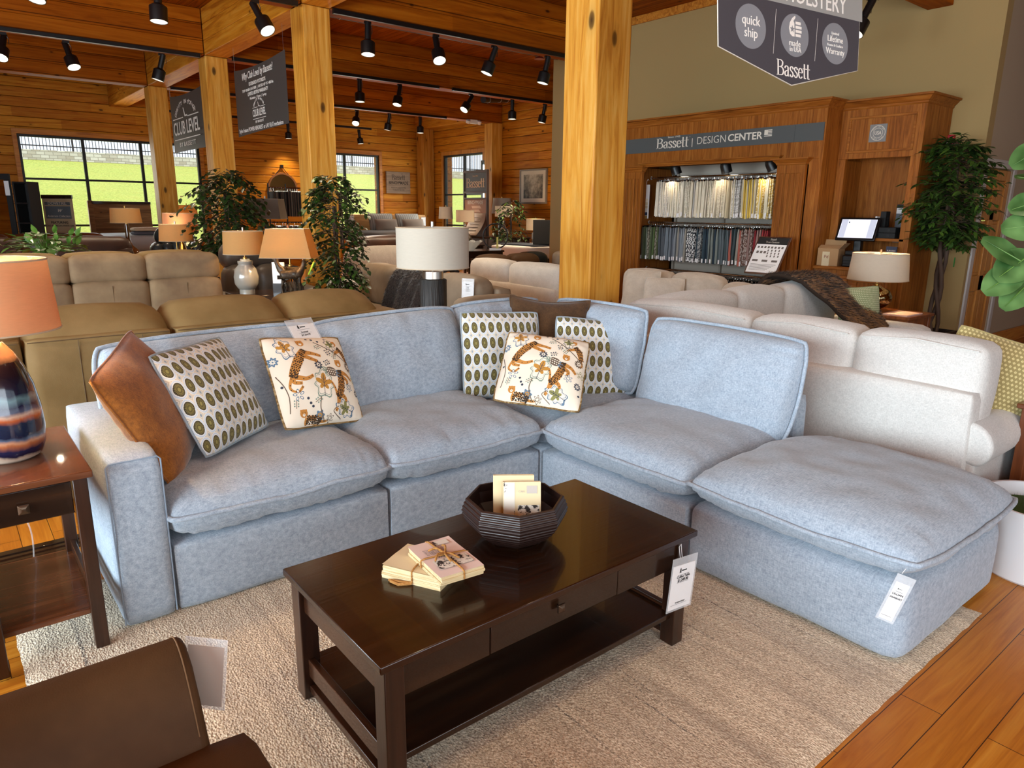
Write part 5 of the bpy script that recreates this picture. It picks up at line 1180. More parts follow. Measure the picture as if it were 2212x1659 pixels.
MB().box(8.58, 8.60, Y0+.05, Y1, .9, 2.2).build('back_panel', m_oakZ, cu, world=True); MB().box(UX+.05, 8.58, Y1-.02, Y1, .9, 2.15).build('niche_side', m_oakZ, cu, world=True)
MB().box(7.76, 8.58, Y0+.05, Y1, .955, .99).build('counter_top', m_oakY, cu, bevel=.006, world=True); MB().box(8.05, 8.58, Y0+.05, 3.72, 1.275, 1.305).build('niche_shelf', m_oakY, cu, bevel=.004, world=True)
MB().box(7.80, 8.58, Y0+.05, Y1, .08, .955).build('lower_body', m_oakZ, cu, bevel=.003, world=True)
for y0, y1 in ((3.76, 4.09), (3.38, 3.71)):
    d = MB().box(7.785, 7.80, y0, y1, .14, .90).build('door', m_oakZ, cu, bevel=.004, world=True); q = MB(); q.box(7.77, 7.785, y0, y1, .14, .20); q.box(7.77, 7.785, y0, y1, .84, .90); q.box(7.77, 7.785, y0, y0+.06, .2, .84); q.box(7.77, 7.785, y1-.06, y1, .2, .84); q.build('door_frame', m_oakY, d, bevel=.005, loc=(-cu.location.x, -cu.location.y, 0))
us = thing('emblem_plaque', 'square grey plaque with a round USA emblem on the counter cabinet panel', 'sign', (UX-.004, 3.752, 2.404), -pi/2)
MB().box(-.09, .09, -.003, .003, -.09, .09).build('plate', plain('plaque_grey', '7c7d7c', .6), us)
t = MB(); disc(t, 0, 0, .078, .078, -.0036, ring=.94); disc(t, 0, 0, .052, .052, -.0036, ring=.93); text_mb(t, 'USA', .05, 0, 0, -.0036, sx=.8, bold=.012)
for k, ch in enumerate('MADE IN THE'): a = R(150-k*12); text_mb(t, ch, .018, .065*cos(a), .065*sin(a), -.0036)
for k, ch in enumerate('SINCE 1902'): a = R(215+k*12); text_mb(t, ch, .016, .065*cos(a), .065*sin(a), -.0036)
t.build('emblem', m_offw, us)
# things on the counter
mo = thing('monitor', 'black touch-screen monitor showing a pale page on the oak counter', 'monitor', (8.12, 3.84, .99), -pi/2+.06)
M = Matrix.Translation((0, -.09, .405)) @ Matrix.Rotation(R(-24), 4, 'X')
MB().box(-.215, .215, -.014, .014, -.135, .135, M=M).build('housing', m_black, mo, bevel=.008); rect(MB(), -.19, .19, -.108, .11, -.0148, 0, M).build('screen', emit('screen_page', 'dfe2f0', .75), mo)
sgm = emit('screen_grey', 'b8bccb', .7)
for x0 in (-.185, .12): rect(MB(), x0, x0+.065, -.104, .108, -.0151, 0, M).build('screen_margin', sgm, mo)
disc(MB(), -.105, .075, .007, .007, -.0153, M=M).build('screen_icon', m_ink, mo)
MB().box(-.04, .04, -.06, .02, .0, .29).build('stand', m_black, mo, bevel=.01); MB().box(-.13, .13, -.16, .12, 0, .012).build('stand_foot', m_black, mo, bevel=.004)
pr = thing('receipt_printer', 'black receipt printer under the monitor on the oak counter', 'printer', (7.92, 3.80, .99), -pi/2)
MB().box(-.075, .075, -.09, .05, 0, .13).build('body', m_black, pr, bevel=.015); MB().box(-.06, .06, -.094, -.08, .03, .075).build('cover', m_blackm, pr, bevel=.008); MB().box(-.065, .065, -.06, .03, .13, .175).build('feed', m_blackm, pr, bevel=.01)
bx = thing('cardboard_box', 'open brown cardboard box with a taped label on the oak counter', 'box', (7.90, 4.04, .99), -pi/2+.12)
m_card = plain('cardboard', 'a9835a', .85); m = MB(); w, d, h, t_ = .115, .09, .19, .004
for a in ((-w, w, -d, -d+t_, 0, h), (-w, w, d-t_, d, 0, h), (-w, -w+t_, -d, d, 0, h), (w-t_, w, -d, d, 0, h), (-w, w, -d, d, 0, t_)): m.box(*a)
m.build('body', m_card, bx)
MB().box(-w, w, 0, .10, -.002, .002, M=Matrix.Translation((0, d, h)) @ Matrix.Rotation(R(72), 4, 'X')).build('flap', m_card, bx); MB().box(-w, w, 0, .085, -.002, .002, M=Matrix.Translation((0, -d, h)) @ Matrix.Rotation(R(25), 4, 'X')).build('flap', m_card, bx); MB().box(0, .08, -d, d, -.002, .002, M=Matrix.Translation((w, 0, h)) @ Matrix.Rotation(R(-50), 4, 'Y')).build('flap', m_card, bx)
MB().box(-.06, .02, -d-.001, -d, .0, .155).build('paper_label', plain('label_tan', 'd2bf9a', .8), bx); text_mb(MB(), 'Pd', .05, -.015, .10, -d-.0015, M=Matrix.Rotation(0, 4, 'Z')).build('handwriting', plain('red_pen', '8a3a30', .8), bx)
for k, (z, h) in enumerate(((1.305, .058), (1.3635, .058))):
    r = thing('card_file', ('lower', 'upper')[k]+' of two stacked black file trays on the niche shelf', 'file tray', (8.18, 3.58, z), -pi/2, group='stacked black file trays'); MB().box(-.13, .13, -.10, .10, 0, h).build('tray', m_blackm, r, bevel=.004)
    for x in (-.06, .06): MB().box(x-.014, x+.014, -.102, -.09, .018, .04).build('handle_slot', m_black, r)
r = thing('envelope_rack', 'black wire rack holding white envelopes on top of the file trays', 'rack', (8.18, 3.66, 1.4217), -pi/2); m = MB()
for x in (-.05, -.015, .02, .055): m.tube([(x, -.04, 0), (x, -.04, .09), (x, .04, .10), (x, .04, 0)], .002, 5)
m.tube([(-.055, -.04, .004), (.06, -.04, .004), (.06, .04, .004), (-.055, .04, .004)], .002, 5, closed=True); m.build('wire', m_black, r)
for x in (-.04, -.03): tag(MB().box(-.004, .004, -.05, .05, 0, .11).build('envelope', m_paper, loc=(8.17, 3.66-x, 1.426), rot=(.0, 0, -pi/2+.1)), 'white envelope standing in the black wire rack', 'envelope', 'envelopes in the rack')
tag(MB().box(-.05, .05, -.03, .03, 0, .17).build('storage_box', m_blackm, loc=(8.27, 3.66, 1.4217), bevel=.004), 'tall black box standing behind the white envelopes in the niche', 'box')
fr_ = thing('wall_notice', 'white-topped grey notice on the niche back right of the monitor', 'notice', (8.572, 3.60, 1.47), -pi/2); MB().box(-.075, .10, -.004, .004, -.22, .20).build('board', plain('notice_grey', '6a7076', .5), fr_); rect(MB(), -.075, .10, .10, .16, -.0046).build('white_strip', m_paper, fr_)
MB().box(-.075, .10, -.0048, -.004, .16, .20).build('dark_strip', m_ink, fr_)
r = thing('desk_sign', 'small dark blue desk sign under the niche shelf', 'sign', (7.98, 3.42, .99), -pi/2); MB().box(-.055, .055, -.008, .008, 0, .235).build('card', plain('navy_card', '2a2f44', .5), r); t = MB()
for k, s in enumerate(('FURNISH', 'YOUR', 'WORLD')): text_mb(t, s, .022, 0, .19-.03*k, -.0088)
t.build('lettering', m_offw, r)
# wall fittings
fa = thing('fire_alarm', 'red fire alarm pull station on the beige wall above the tree', 'fire alarm', (XW, 3.285, 2.335), -pi/2); MB().box(-.06, .06, -.045, 0, -.06, .06).build('housing', plain('alarm_red', '9c1420', .35), fa, bevel=.008); MB().box(-.035, .02, -.052, -.045, -.03, -.012).build('pull_handle', m_paper, fa, bevel=.002)
rs = thing('restroom_sign', 'black restroom sign on the grey wall right of the knotty door', 'sign', (10.16, YD, 1.49)); MB().box(-.055, .055, -.006, 0, -.11, .10).build('plate', m_black, rs, bevel=.004); t = MB()
for x in (-.025, .022): disc(t, x, .062, .010, .010, -.0066); rect(t, x-.012, x+.012, .01, .048, -.0066); rect(t, x-.004, x+.004, -.02, .01, -.0066)
rect(t, -.04, .04, -.034, -.031, -.0066); text_mb(t, 'REST', .025, 0, -.05, -.0066); text_mb(t, 'ROOM', .025, 0, -.075, -.0066); t.build('pictogram', m_offw, rs)
ls = thing('light_switch', 'white light switch low on the grey wall right of the door', 'switch', (10.72, YD, .47)); MB().box(-.04, .04, -.006, 0, -.06, .06).build('plate', m_paper, ls, bevel=.003); MB().box(-.012, .012, -.014, -.006, -.02, .02).build('toggle', m_paper, ls, bevel=.002)
# potted tree by the door
def trunkpts(x, y, z0, z1, ph, amp=.03, n=14): return [(x+amp*sin(ph+i*.8)*(1-.3*i/n), y+amp*cos(ph+i*.75)*(1-.3*i/n), z0+(z1-z0)*i/n) for i in range(n+1)]
tr = thing('potted_tree', 'tall faux smilax tree in a square black pot beside the knotty door', 'plant', (8.22, 3.0, 0))
m = MB(); a, b = .13, .19; vs = [(-a, -a, 0), (a, -a, 0), (a, a, 0), (-a, a, 0), (-b, -b, .36), (b, -b, .36), (b, b, .36), (-b, b, .36), (-b+.02, -b+.02, .36), (b-.02, -b+.02, .36), (b-.02, b-.02, .36), (-b+.02, b-.02, .36), (-b+.03, -b+.03, .31), (b-.03, -b+.03, .31), (b-.03, b-.03, .31), (-b+.03, b-.03, .31)]
m.add(vs, [(3, 2, 1, 0)]+[(k+4*q, (k+1) % 4+4*q, (k+1) % 4+4*q+4, k+4*q+4) for q in (0, 1, 2) for k in range(4)]+[(12, 13, 14, 15)]); m.build('pot', plain('black_pot', '1d1512', .4), tr, smooth=0)
mm = MB(); rg = random.Random(8)
for k in range(500): x, y = rg.uniform(-.16, .16), rg.uniform(-.16, .16); b = rg.uniform(0, 6.28); mm.add([(x-.006, y, .31), (x+.006, y, .31), (x+.012*cos(b), y+.012*sin(b), .335)], [(0, 1, 2)])
mm.box(-.16, .16, -.16, .16, .305, .315); q = mm.build('moss', plain('dark_moss', '2c3a16', .9), tr, smooth=0); q['kind'] = 'stuff'
tk = MB()
for ph, ox in ((0, -.02), (2.1, .02), (4.2, 0)): tk.tube([(p[0]+ox, p[1], p[2]) for p in trunkpts(0, 0, .31, 2.1, ph, .045)], [.022]*8+[.016]*7, 8)
tk.build('trunk', m_bark, tr, smooth=1)
def sprays(seed, n, zc, zr, rad, blen, nleaf, L, W, mats, centre=(0, 0), shell=.25, droop=.25, up=.25, fold=.2, ntw=None):
    rg = random.Random(seed); f = MB(); tw = MB()
    for k in range(n):
        ph = rg.uniform(0, 2*pi); zz = rg.uniform(-1, 1); rr = rad*sqrt(max(.05, 1-zz*zz*.8)); 
        st = V((centre[0]+cos(ph)*rr*shell*rg.random(), centre[1]+sin(ph)*rr*shell*rg.random(), zc+zr*zz*.85)); dr = V((cos(ph), sin(ph), rg.uniform(-.25, up+.3*zz))).normalized()
        ln = (rr*.95)*rg.uniform(.6, 1.1); pts = [st+dr*ln*t-V((0, 0, droop*ln*t*t)) for t in (0, .25, .5, .75, 1)]
        tw.tube(pts, [.004, .0035, .003, .002, .001], 4)
        for q in range(nleaf):
            t = .25+.75*(q+.5)/nleaf; i = min(3, int(t*4)); p = pts[i].lerp(pts[i+1], t*4-i); sd = 1 if q % 2 else -1
            tang = (pts[i+1]-pts[i]).normalized(); s = tang.cross(V((0, 0, 1))); s = s.normalized() if s.length > .01 else V((1, 0, 0))
            d = (tang*rg.uniform(.3, .8)+s*sd*rg.uniform(.5, 1)+V((0, 0, rg.uniform(-.5, .35)))).normalized()
            leafmesh(f, p, p+d*L*rg.uniform(.7, 1.15), W*rg.uniform(.8, 1.1), (rg.uniform(-.4, .4), rg.uniform(-.4, .4), 1), .12, fold, int(rg.random() > .68), n=4)
    return f, tw
f, tw = sprays(3, 250, 1.78, .60, .43, .3, 12, .105, .019, None, shell=.2, droop=.2)
f.build('foliage', [m_smi, m_fic2], tr, smooth=1.2); tw.build('twigs', m_bark, tr)
MB().box(.04, .07, -.10, -.098, 1.03, 1.13).build('plant_tag', plain('green_tag', '2f8a3a', .6), tr)
def ficus(label, pos, seed, zc, zr, rad, n, nl, L, W, mats, z0=.3, pot=.15):
    r = thing('ficus_tree', label, 'plant', pos); MB().lathe([(0, 0), (pot*.75, 0), (pot, .28), (pot*1.04, .30), (pot*.92, .30), (pot*.9, .26), (0, .26)], 28).build('pot', m_blackm, r)
    t = MB()
    for ph in (0, 2, 4): t.tube(trunkpts(0, 0, .26, zc+zr*.4, ph, .03), .012, 6)
    t.build('trunk', m_bark, r, smooth=1); f, tw = sprays(seed, n, zc, zr, rad, .3, nl, L, W, None, shell=.35, droop=.55, up=.2, fold=.15); f.build('foliage', mats, r, smooth=1.2); tw.build('twigs', m_bark, r); return r
ficus('large dark ficus tree left of the nearest left pine pillar', (2.98, 9.5, 0), 21, 1.52, .62, .52, 190, 9, .092, .028, [m_fic, m_fic])
ficus('bushy green ficus tree right of the nearest left pine pillar', (3.34, 7.12, 0), 22, 1.30, .70, .38, 210, 8, .075, .022, [m_fic, m_fic2])
ficus('small dark ficus in the far corner under the framed landscape', (10.05, 12.5, 0), 23, 1.25, .65, .42, 90, 7, .09, .022, [m_fic, m_fic2])
# ---------------- hanging signs ----------------
m_sgn = plain('sign_charcoal', '46444a', .45); m_sgl = plain('sign_light_grey', '9c9c98', .4); m_circ = plain('sign_circle', '85878c', .45); m_wht = plain('sign_white', 'efeae2', .6)
up = thing('hanging_sign', 'pointed grey hanging sign with three round emblems in front of the beige wall', 'sign', (3.417, 2.056, 2.397))
M = Matrix(Euler((0, 0, R(-9.783))).to_matrix()).to_4x4() @ Matrix.Rotation(R(-7.872), 4, 'X') @ Matrix.Rotation(R(.72), 4, 'Y')
MB().prism([(-.505, -.112), (-.02, -.232), (.48, -.11), (.51, .42), (-.505, .42)], 0.0, .006, 'Y', M=M).build('board', [m_sgn], up)
MB().prism([(-.505, .134), (.512, .134), (.51, .42), (-.505, .42)], -.0012, -.0002, 'Y', M=M).build('top_band', m_sgl, up)
MB().tube([M @ V(p) for p in ((.51, .003, .42), (.482, .003, -.11), (-.02, .003, -.235), (-.507, .003, -.114), (-.507, .003, .42))], .0028, 6).build('edge', plain('sign_edge', 'd8d0c2', .5), up)
for x in (-.3, 0, .3): disc(MB(), x, 0, .1, .1, -.0008, M=M, n=40).build('emblem_disc', m_circ, up)
for x0, x1 in ((-.131, -.152), (.167, .144)):
    m = MB(); m.add([M @ V((x0, -.001, .103)), M @ V((x0+.002, -.001, .103)), M @ V((x1+.002, -.001, -.103)), M @ V((x1, -.001, -.103))], [(0, 1, 2, 3)]); m.build('divider', m_wht, up)
t = MB(); text_mb(t, 'UPHOLSTERY', .118, .10, .188, -.0016, sx=.80, M=M); text_mb(t, 'quick', .062, -.30, .026, -.0014, M=M, sx=.9); text_mb(t, 'ship', .062, -.30, -.030, -.0014, M=M, sx=.9)
text_mb(t, 'made', .042, .0, -.038, -.0014, M=M, sx=.9); text_mb(t, 'in USA', .034, .004, -.066, -.0014, M=M, sx=.85)
text_mb(t, 'Limited', .019, .30, .048, -.0014, M=M); text_mb(t, 'Lifetime', .042, .30, .020, -.0014, M=M, sx=.88); text_mb(t, 'Frame & Cushion', .017, .30, -.010, -.0014, M=M); text_mb(t, 'Warranty', .042, .30, -.040, -.0014, M=M, sx=.85)
t.build('lettering', m_wht, up); serif_word(MB(), 'Bassett', .074, -.010, -.160, -.0014, M=M, sx=1.02).build('lettering', m_wht, up)
t = MB()
for k in range(4): rect(t, .004, .042+(.006 if k in (1, 2) else 0), .052-k*.019, .065-k*.019, -.0014, M=M)
pp = [(-.002, .012), (-.002, -.006), (-.02, -.006), (-.035, .004), (-.042, .03), (-.036, .055), (-.02, .078), (.002, .092), (.004, .082), (-.01, .066), (-.004, .055)]
t.add([M @ V((x, -.0014, z)) for x, z in pp], [tuple(range(len(pp)))]); t.build('hand_mark', m_wht, up)
t = MB(); t.add([M @ V((-.019+(.018 if k % 2 == 0 else .0075)*sin(k*pi/5), -.0019, .027+(.018 if k % 2 == 0 else .0075)*cos(k*pi/5))) for k in range(10)], [tuple(range(10))]); t.build('star_mark', m_circ, up)
for x in (-.4, .4): MB().tube([M @ V((x, 0, .42)), M @ V((x, 0, .42))+V((0, 0, 1.6))], .0015, 5).build('wire', m_steel, up)
m_ban = plain('banner_grey', '45413e', .5)
def banner(label, y0, y1, zl, zr, bl, br, deco):
    """hangs in the plane x = 3.72, facing -X; y0 > y1 (left, right as seen)"""
    c = ((y0+y1)/2, (zl+zr+bl+br)/4); r = thing('hanging_banner', label, 'sign', (3.72, c[0], c[1]), -pi/2); h = (y0-y1)/2
    m = MB(); vs = []; n = 10
    for k in range(n+1):
        u = -1+2*k/n; b = .02*(1-u*u); tz = zl+(zr-zl)*k/n-.05*(1-u*u); bz = bl+(br-bl)*k/n
        vs += [(u*h, -b, tz-c[1]), (u*h, -b, bz-c[1]), (u*h, -b+.004, tz-c[1]), (u*h, -b+.004, bz-c[1])]
    fs = []
    for k in range(n): a = 4*k; fs += [(a, a+1, a+5, a+4), (a+2, a+6, a+7, a+3), (a, a+4, a+6, a+2), (a+1, a+3, a+7, a+5)]
    fs += [(0, 2, 3, 1), (4*n, 4*n+1, 4*n+3, 4*n+2)]; m.add(vs, fs); m.build('panel', m_ban, r, smooth=.5)
    for u, z in ((-.96, zl), (.96, zr)): MB().tube([(u*h, 0, z-c[1]-.01), (u*h, 0, 3.76-c[1])], .002, 5).build('wire', m_steel, r)
    t = MB(); deco(t, h); t.build('lettering', m_wht, r)
Y = -.024
def clublogo(t, z, s, k_=1.0):
    for k, ch in enumerate('QUALITY IN MOTION'): a = R(152-k*7.75); text_mb(t, ch, .15*s, .60*s*k_*cos(a), z+.02*s+.52*s*sin(a), Y, sx=k_*.9)
    rect(t, -.72*s*k_, -.12*s*k_, z+.14*s, z+.165*s, Y); rect(t, .12*s*k_, .72*s*k_, z+.14*s, z+.165*s, Y); rect(t, -.72*s*k_, .72*s*k_, z-.42*s, z-.395*s, Y)
    t.add([V((-.1*s*k_, Y, z+.40*s)), V((-.06*s*k_, Y, z+.40*s)), V((.01*k_*s, Y, z+.20*s)), V((.12*k_*s, Y, z+.20*s)), V((.12*k_*s, Y, z+.16*s)), V((-.03*s*k_, Y, z+.16*s))], [(0, 1, 2, 3, 4, 5)])
    text_mb(t, 'CLUB LEVEL', .38*s, 0, z-.13*s, Y, fit=1.44*s*k_, fh=.36*s, bold=.01); text_mb(t, 'BY BASSETT', .17*s, 0, z-.56*s, Y, fit=.9*s*k_)
def d1(t, h):
    for b, w, hh, z, bo, sh in (('Why Club Level by Bassett?', 1.15, .12, .30, 0, .2), ('EXTENDED FOOTRESTS', .62, .045, .185, .01, 0), ('TOP GRAIN LEATHER  |  RATED UP TO 400 lbs.', 1.18, .045, .12, .01, 0), ('LIMITED LIFETIME WARRANTY', .76, .045, .06, .01, 0), ('Mechanism  |  Frame  |  Springs', .62, .042, 0, 0, 0), ('Styles Feature POWER HEADREST or LAY FLAT mechanisms', 1.66, .07, -.395, 0, 0)):
        text_mb(t, b, hh, 0, z, Y, fit=w, fh=hh, bold=bo, shear=sh)
    clublogo(t, -.17, .26, 1.3)
banner('grey hanging banner with eight lines of writing between the two nearest left pillars', 11.02, 9.12, 3.46, 3.46, 2.56, 2.60, d1)
banner('grey hanging banner reading CLUB LEVEL between the two rear left pillars', 14.55, 12.62, 3.50, 3.46, 2.52, 2.52, lambda t, h: clublogo(t, -.02, .62, 1.75))
# ---------------- track lights and added fill spots ----------------
def track(label, x0, x1, y, z, parts=()):
    r = thing('light_track', label, 'light track', ((x0+x1)/2, y, z)); L = (x1-x0)/2; MB().box(-L, L, -.02, .02, -.02, .03).build('rail', m_black, r, bevel=.003)
    for x in (-L+.02, L-.02): MB().box(x-.03, x+.03, -.022, .022, -.022, .032).build('end_cap', m_black, r)
    return r
track('black light track under the beam right of the nearest left pillar', 3.92, 8.68, 8.12, 3.73); track('black light track left of the nearest left pillar', -1.0, 3.48, 8.12, 3.73)
track('black light track under the rear beam at the upper left', -3.0, 3.46, 11.70, 3.73); track('black light track on the second beam, left length', 3.95, 7.66, 11.70, 3.75); track('black light track on the second beam, right length', 7.98, 11.5, 11.70, 3.75)
track('black light track on the rear beam before the log corner', 3.95, 10.2, 15.26, 3.75); track('short black light track by the back log wall', 4.5, 9.93, 18.6, 3.72); track('black light track near the pointed hanging sign', 6.9, 7.7, 3.74, 3.66)
RT = V((.777, -.630, 0)); TW = V((-.630, -.777, 0))
def head(x, y, z, a, b, label, lit=0):
    r = thing('track_spotlight', label, 'spotlight', (x, y, z), group='black track spotlights')
    d = (RT*a+TW*b+V((0, 0, -1))).normalized(); q = d.to_track_quat('Z', 'Y').to_matrix().to_4x4(); pv = V((0, 0, -.10)); M = Matrix.Translation(pv) @ q
    MB().box(-.04, .04, -.016, .016, -.045, -.015).lathe([(.012, -.10), (.012, -.04)], 10).build('bracket', m_black, r); MB().tube(smoothline([(.03, 0, -.04), (.055, 0, -.09), (.05, 0, -.15)], 5), .004, 6).build('cable', m_black, r)
    MB().lathe([(0, -.075), (.034, -.075), (.037, -.07), (.037, .12), (.06, .135), (.082, .15), (.083, .155), (.083, .29), (.078, .29), (.07, .20), (0, .195)], 28, M=M, cap=False).build('can', m_black, r, smooth=.5)
    MB().lathe([(.077, .286), (.069, .205), (0, .20)], 24, M=M, cap=False).build('reflector', m_canin, r); MB().lathe([(0, .255), (.03, .25), (.055, .235), (.058, .215), (.03, .204)], 20, M=M, cap=False).build('bulb', m_bulb, r, smooth=1)
    if lit:
        p = V((x, y, z))+pv+d*.30; light('track_or_fill_spot', 'SPOT', p, lit, (1, .80, .56), aim=p+d, spot=R(95), blend=.9, radius=.04)
N1 = 'black track spotlight %s, on the track right of the left pillar'
for x, a, b, s in ((4.34, 0, .15, 'first from the left'), (5.29, .22, .55, 'second from left, lens showing'), (6.21, -.38, .1, 'third from the left'), (7.16, -.22, .05, 'fourth from the left')): head(x, 8.12, 3.71, a, b, N1 % s, 110)
for x, a, b, s in ((3.02, .6, .35, 'black track spotlight just left of the nearest left pillar, beam aimed right'), (2.06, 0, .1, 'black track spotlight at the top edge left of centre, pointing straight down'), (1.09, -.05, .35, 'black track spotlight cut by the top edge, only its white mouth showing')): head(x, 8.12, 3.71, a, b, s, 110)
for x, a, b, s in ((1.07, .12, .6, 'black track spotlight at the far left edge, brightly lit mouth'), (1.76, .42, .25, 'black track spotlight second from the left edge, leaning right'), (2.94, -.28, .1, 'black track spotlight left of the rear pillars, at the end of its track')): head(x, 11.70, 3.71, a, b, s, 160)
N2 = 'black track spotlight %s, on the second track back'
for x, a, b, s in ((6.06, 0, .08, 'first from the left'), (6.84, -.15, .3, 'second from the left'), (8.39, -.55, .6, 'third from the left, mouth facing the camera'), (9.41, 0, .05, 'fourth from the left'), (10.27, -.2, 0, 'last on the right')): head(x, 11.70, 3.73, a, b, N2 % s, 320)
N3 = 'black track spotlight %s on the third track near the log corner'
for x, a, b, s in ((7.81, 0, .8, 'with glowing mouth, leftmost'), (8.63, -.18, 0, 'in the middle'), (9.46, 0, .05, 'on the right')): head(x, 15.26, 3.73, a, b, N3 % s, 300)
head(9.56, 18.6, 3.70, .12, 0, 'black track spotlight above the window beside the wooden plaque', 140); head(7.55, 18.6, 3.70, 0, 0, 'black track spotlight above the round mirror between the left pillars', 160)
head(7.5, 3.74, 3.64, -.5, .15, 'black track spotlight half hidden behind the right edge of the pointed hanging sign', 70)
light('track_or_fill_spot', 'SPOT', (1.2, 1.0, 4.1), 70, (1, .82, .6), aim=(1.3, 1.9, 0), spot=R(75), blend=.9, radius=.06); light('track_or_fill_spot', 'SPOT', (3.6, .2, 4.1), 50, (1, .82, .6), aim=(3.0, 1.6, .3), spot=R(80), blend=.9, radius=.06); light('track_or_fill_spot', 'SPOT', (5.5, -.6, 4.1), 70, (1, .82, .6), aim=(7.8, 4.6, 2.0), spot=R(70), blend=.9, radius=.06); light('track_or_fill_spot', 'SPOT', (1.4, 3.8, 4.2), 150, (1, .8, .56), aim=(1.2, 5.2, .6), spot=R(90), blend=.9, radius=.06); light('track_or_fill_spot', 'SPOT', (4.8, 1.2, 4.1), 70, (1, .84, .64), aim=(5.0, 2.9, .8), spot=R(75), blend=.9, radius=.06)  # fill spots added without fixtures to brighten the seating, rug and beige wall
m_pipe = plain('pipe_dark', '1c1a1a', .45); m_red = plain('escutcheon_red', '8a2a1a', .5)
def pipe(label, p, q, r=.055, reds=()):
    c = (V(p)+V(q))/2; root = thing('sprinkler_pipe', label, 'pipe', c); MB().tube([V(p)-c, V(q)-c], r, 16).build('tube', m_pipe, root, smooth=.8)
    for t in (.15, .55, .85): o = V(p).lerp(V(q), t)-c; d = (V(q)-V(p)).normalized(); MB().tube([o-d*.006, o+d*.006], r*1.12, 16).build('clamp', m_steel, root)
    for t in reds: o = V(p).lerp(V(q), t)-c; MB().lathe([(.09, -.11), (.045, -.07), (.04, -.03), (.04, .0)], 18, c=o).build('escutcheon', m_red, root)
pipe('black sprinkler pipe running behind the nearest ceiling track', (3.95, 9.6, 4.12), (9.0, 9.6, 4.12), .07, (.06, .86)); pipe('short black pipe under the ceiling of the far log room', (10.1, 13.6, 3.98), (11.9, 14.9, 4.3), .07); pipe('black pipe at the top left beside the cross beam', (.5, 9.0, 4.02), (3.1, 9.0, 4.02), .07)
ex = thing('emergency_light', 'white twin emergency light at the end of the rear beam', 'emergency light', (11.0, 15.24, 3.72)); MB().box(-.12, .12, -.04, .04, -.05, .05).build('housing', m_paper, ex, bevel=.01)
for x in (-.17, .17): MB().lathe([(0, -.05), (.05, -.05), (.06, .02), (.03, .04)], 16, (x, -.03, 0), M=Matrix.Rotation(.5, 4, 'X')).build('lamp_head', m_paper, ex)
# ---------------- far lamps and tables ----------------
m_gc = plain('grey_crackle_ceramic', '8f8a80', .2, coat=.5)
table('side_table', 'dark oval-edged side table under the grey ceramic lamp', 2.30, 2.80, 7.10, 7.60, .70, m_dkX)
lamp('table lamp with grey ceramic jar base and oatmeal drum shade left of the deer lamp', (2.45, 7.36, .70), [(0, 0), (.075, 0), (.075, .045), (.085, .05), (.115, .10), (.122, .17), (.105, .25), (.07, .29), (.07, .30), (.075, .305), (.075, .33), (.05, .335), (.045, .35)], m_gc, .205, .192, .40, .625, m_sh_warm, 22, finial=m_steel)
table('side_table', 'dark side table under the deer lamp', 2.44, 3.12, 6.58, 7.07, .70, m_dkX)
m_brz = NT('bronze_resin', .45, metal=.3); m_brz.base(m_brz.ramp(m_brz.noise(m_brz.co(), 40, 4, .7), [(.35, '1e1610'), (.6, '4a3a28'), (.75, '8a7048')])); m_brz = m_brz.m
dl = lamp('table lamp with bronze standing deer base and rectangular taupe shade', (2.72, 6.86, .70), None, m_brz, .25, .185, .385, .66, m_sh_warm, 22, sides=4, sy=.62, rz=R(-38), finial=plain('pinecone_finial', '7a4a2a', .6), top=.30)
def skin(name, verts, edges, radii, mat, parent, M, sub=1):
    me = bpy.data.meshes.new(name); me.from_pydata([tuple(M @ V(v)) for v in verts], edges, []); o = bpy.data.objects.new(name, me); COL.objects.link(o); o.parent = parent
    sk = o.modifiers.new('skin', 'SKIN'); sd = me.skin_vertices[0].data if me.skin_vertices else None
    for i, r in enumerate(radii): me.skin_vertices[0].data[i].radius = (r, r)
    me.skin_vertices[0].data[0].use_root = True; sk.use_smooth_shade = True
    s = o.modifiers.new('sub', 'SUBSURF'); s.levels = sub; s.render_levels = sub; me.materials.append(mat); return o
def deer(M, antler):
    v = [(0, 0, .20), (.07, 0, .205), (.10, 0, .23), (.125, 0, .29), (.135, 0, .325), (.165, 0, .315), (-.07, 0, .20), (-.09, 0, .21), (.08, .022, .15), (.078, .022, .08), (.08, .022, .0), (.08, -.022, .15), (.07, -.022, .08), (.075, -.022, 0), (-.075, .022, .14), (-.09, .022, .085), (-.08, .022, 0), (-.075, -.022, .14), (-.095, -.022, .085), (-.085, -.022, 0), (.12, .03, .345), (.12, -.03, .345), (-.105, 0, .19)]
    e = [(0, 1), (1, 2), (2, 3), (3, 4), (4, 5), (0, 6), (6, 7), (1, 8), (8, 9), (9, 10), (1, 11), (11, 12), (12, 13), (6, 14), (14, 15), (15, 16), (6, 17), (17, 18), (18, 19), (4, 20), (4, 21), (7, 22)]
    r = [.042, .044, .034, .022, .02, .009, .042, .03, .016, .009, .009, .016, .009, .009, .02, .009, .009, .02, .009, .009, .006, .006, .01]
    skin('deer_body', v, e, r, m_brz, dl, M)
    if antler:
        a = MB()
        for s in (1, -1):
            a.tube([M @ V(p) for p in smoothline([(.128, .012*s, .34), (.12, .04*s, .37), (.10, .06*s, .41), (.12, .065*s, .44)], 4)], .005, 6); a.tube([M @ V((.115, .045*s, .38)), M @ V((.15, .055*s, .42))], .004, 6)
        a.build('antlers', m_brz, dl)
deer(Matrix.Rotation(R(20), 4, 'Z') @ Matrix.Translation((.0, -.03, .02)), True); deer(Matrix.Rotation(R(200), 4, 'Z') @ Matrix.Translation((-.0, -.05, .045)), False)
rk = MB(); rg = random.Random(4)
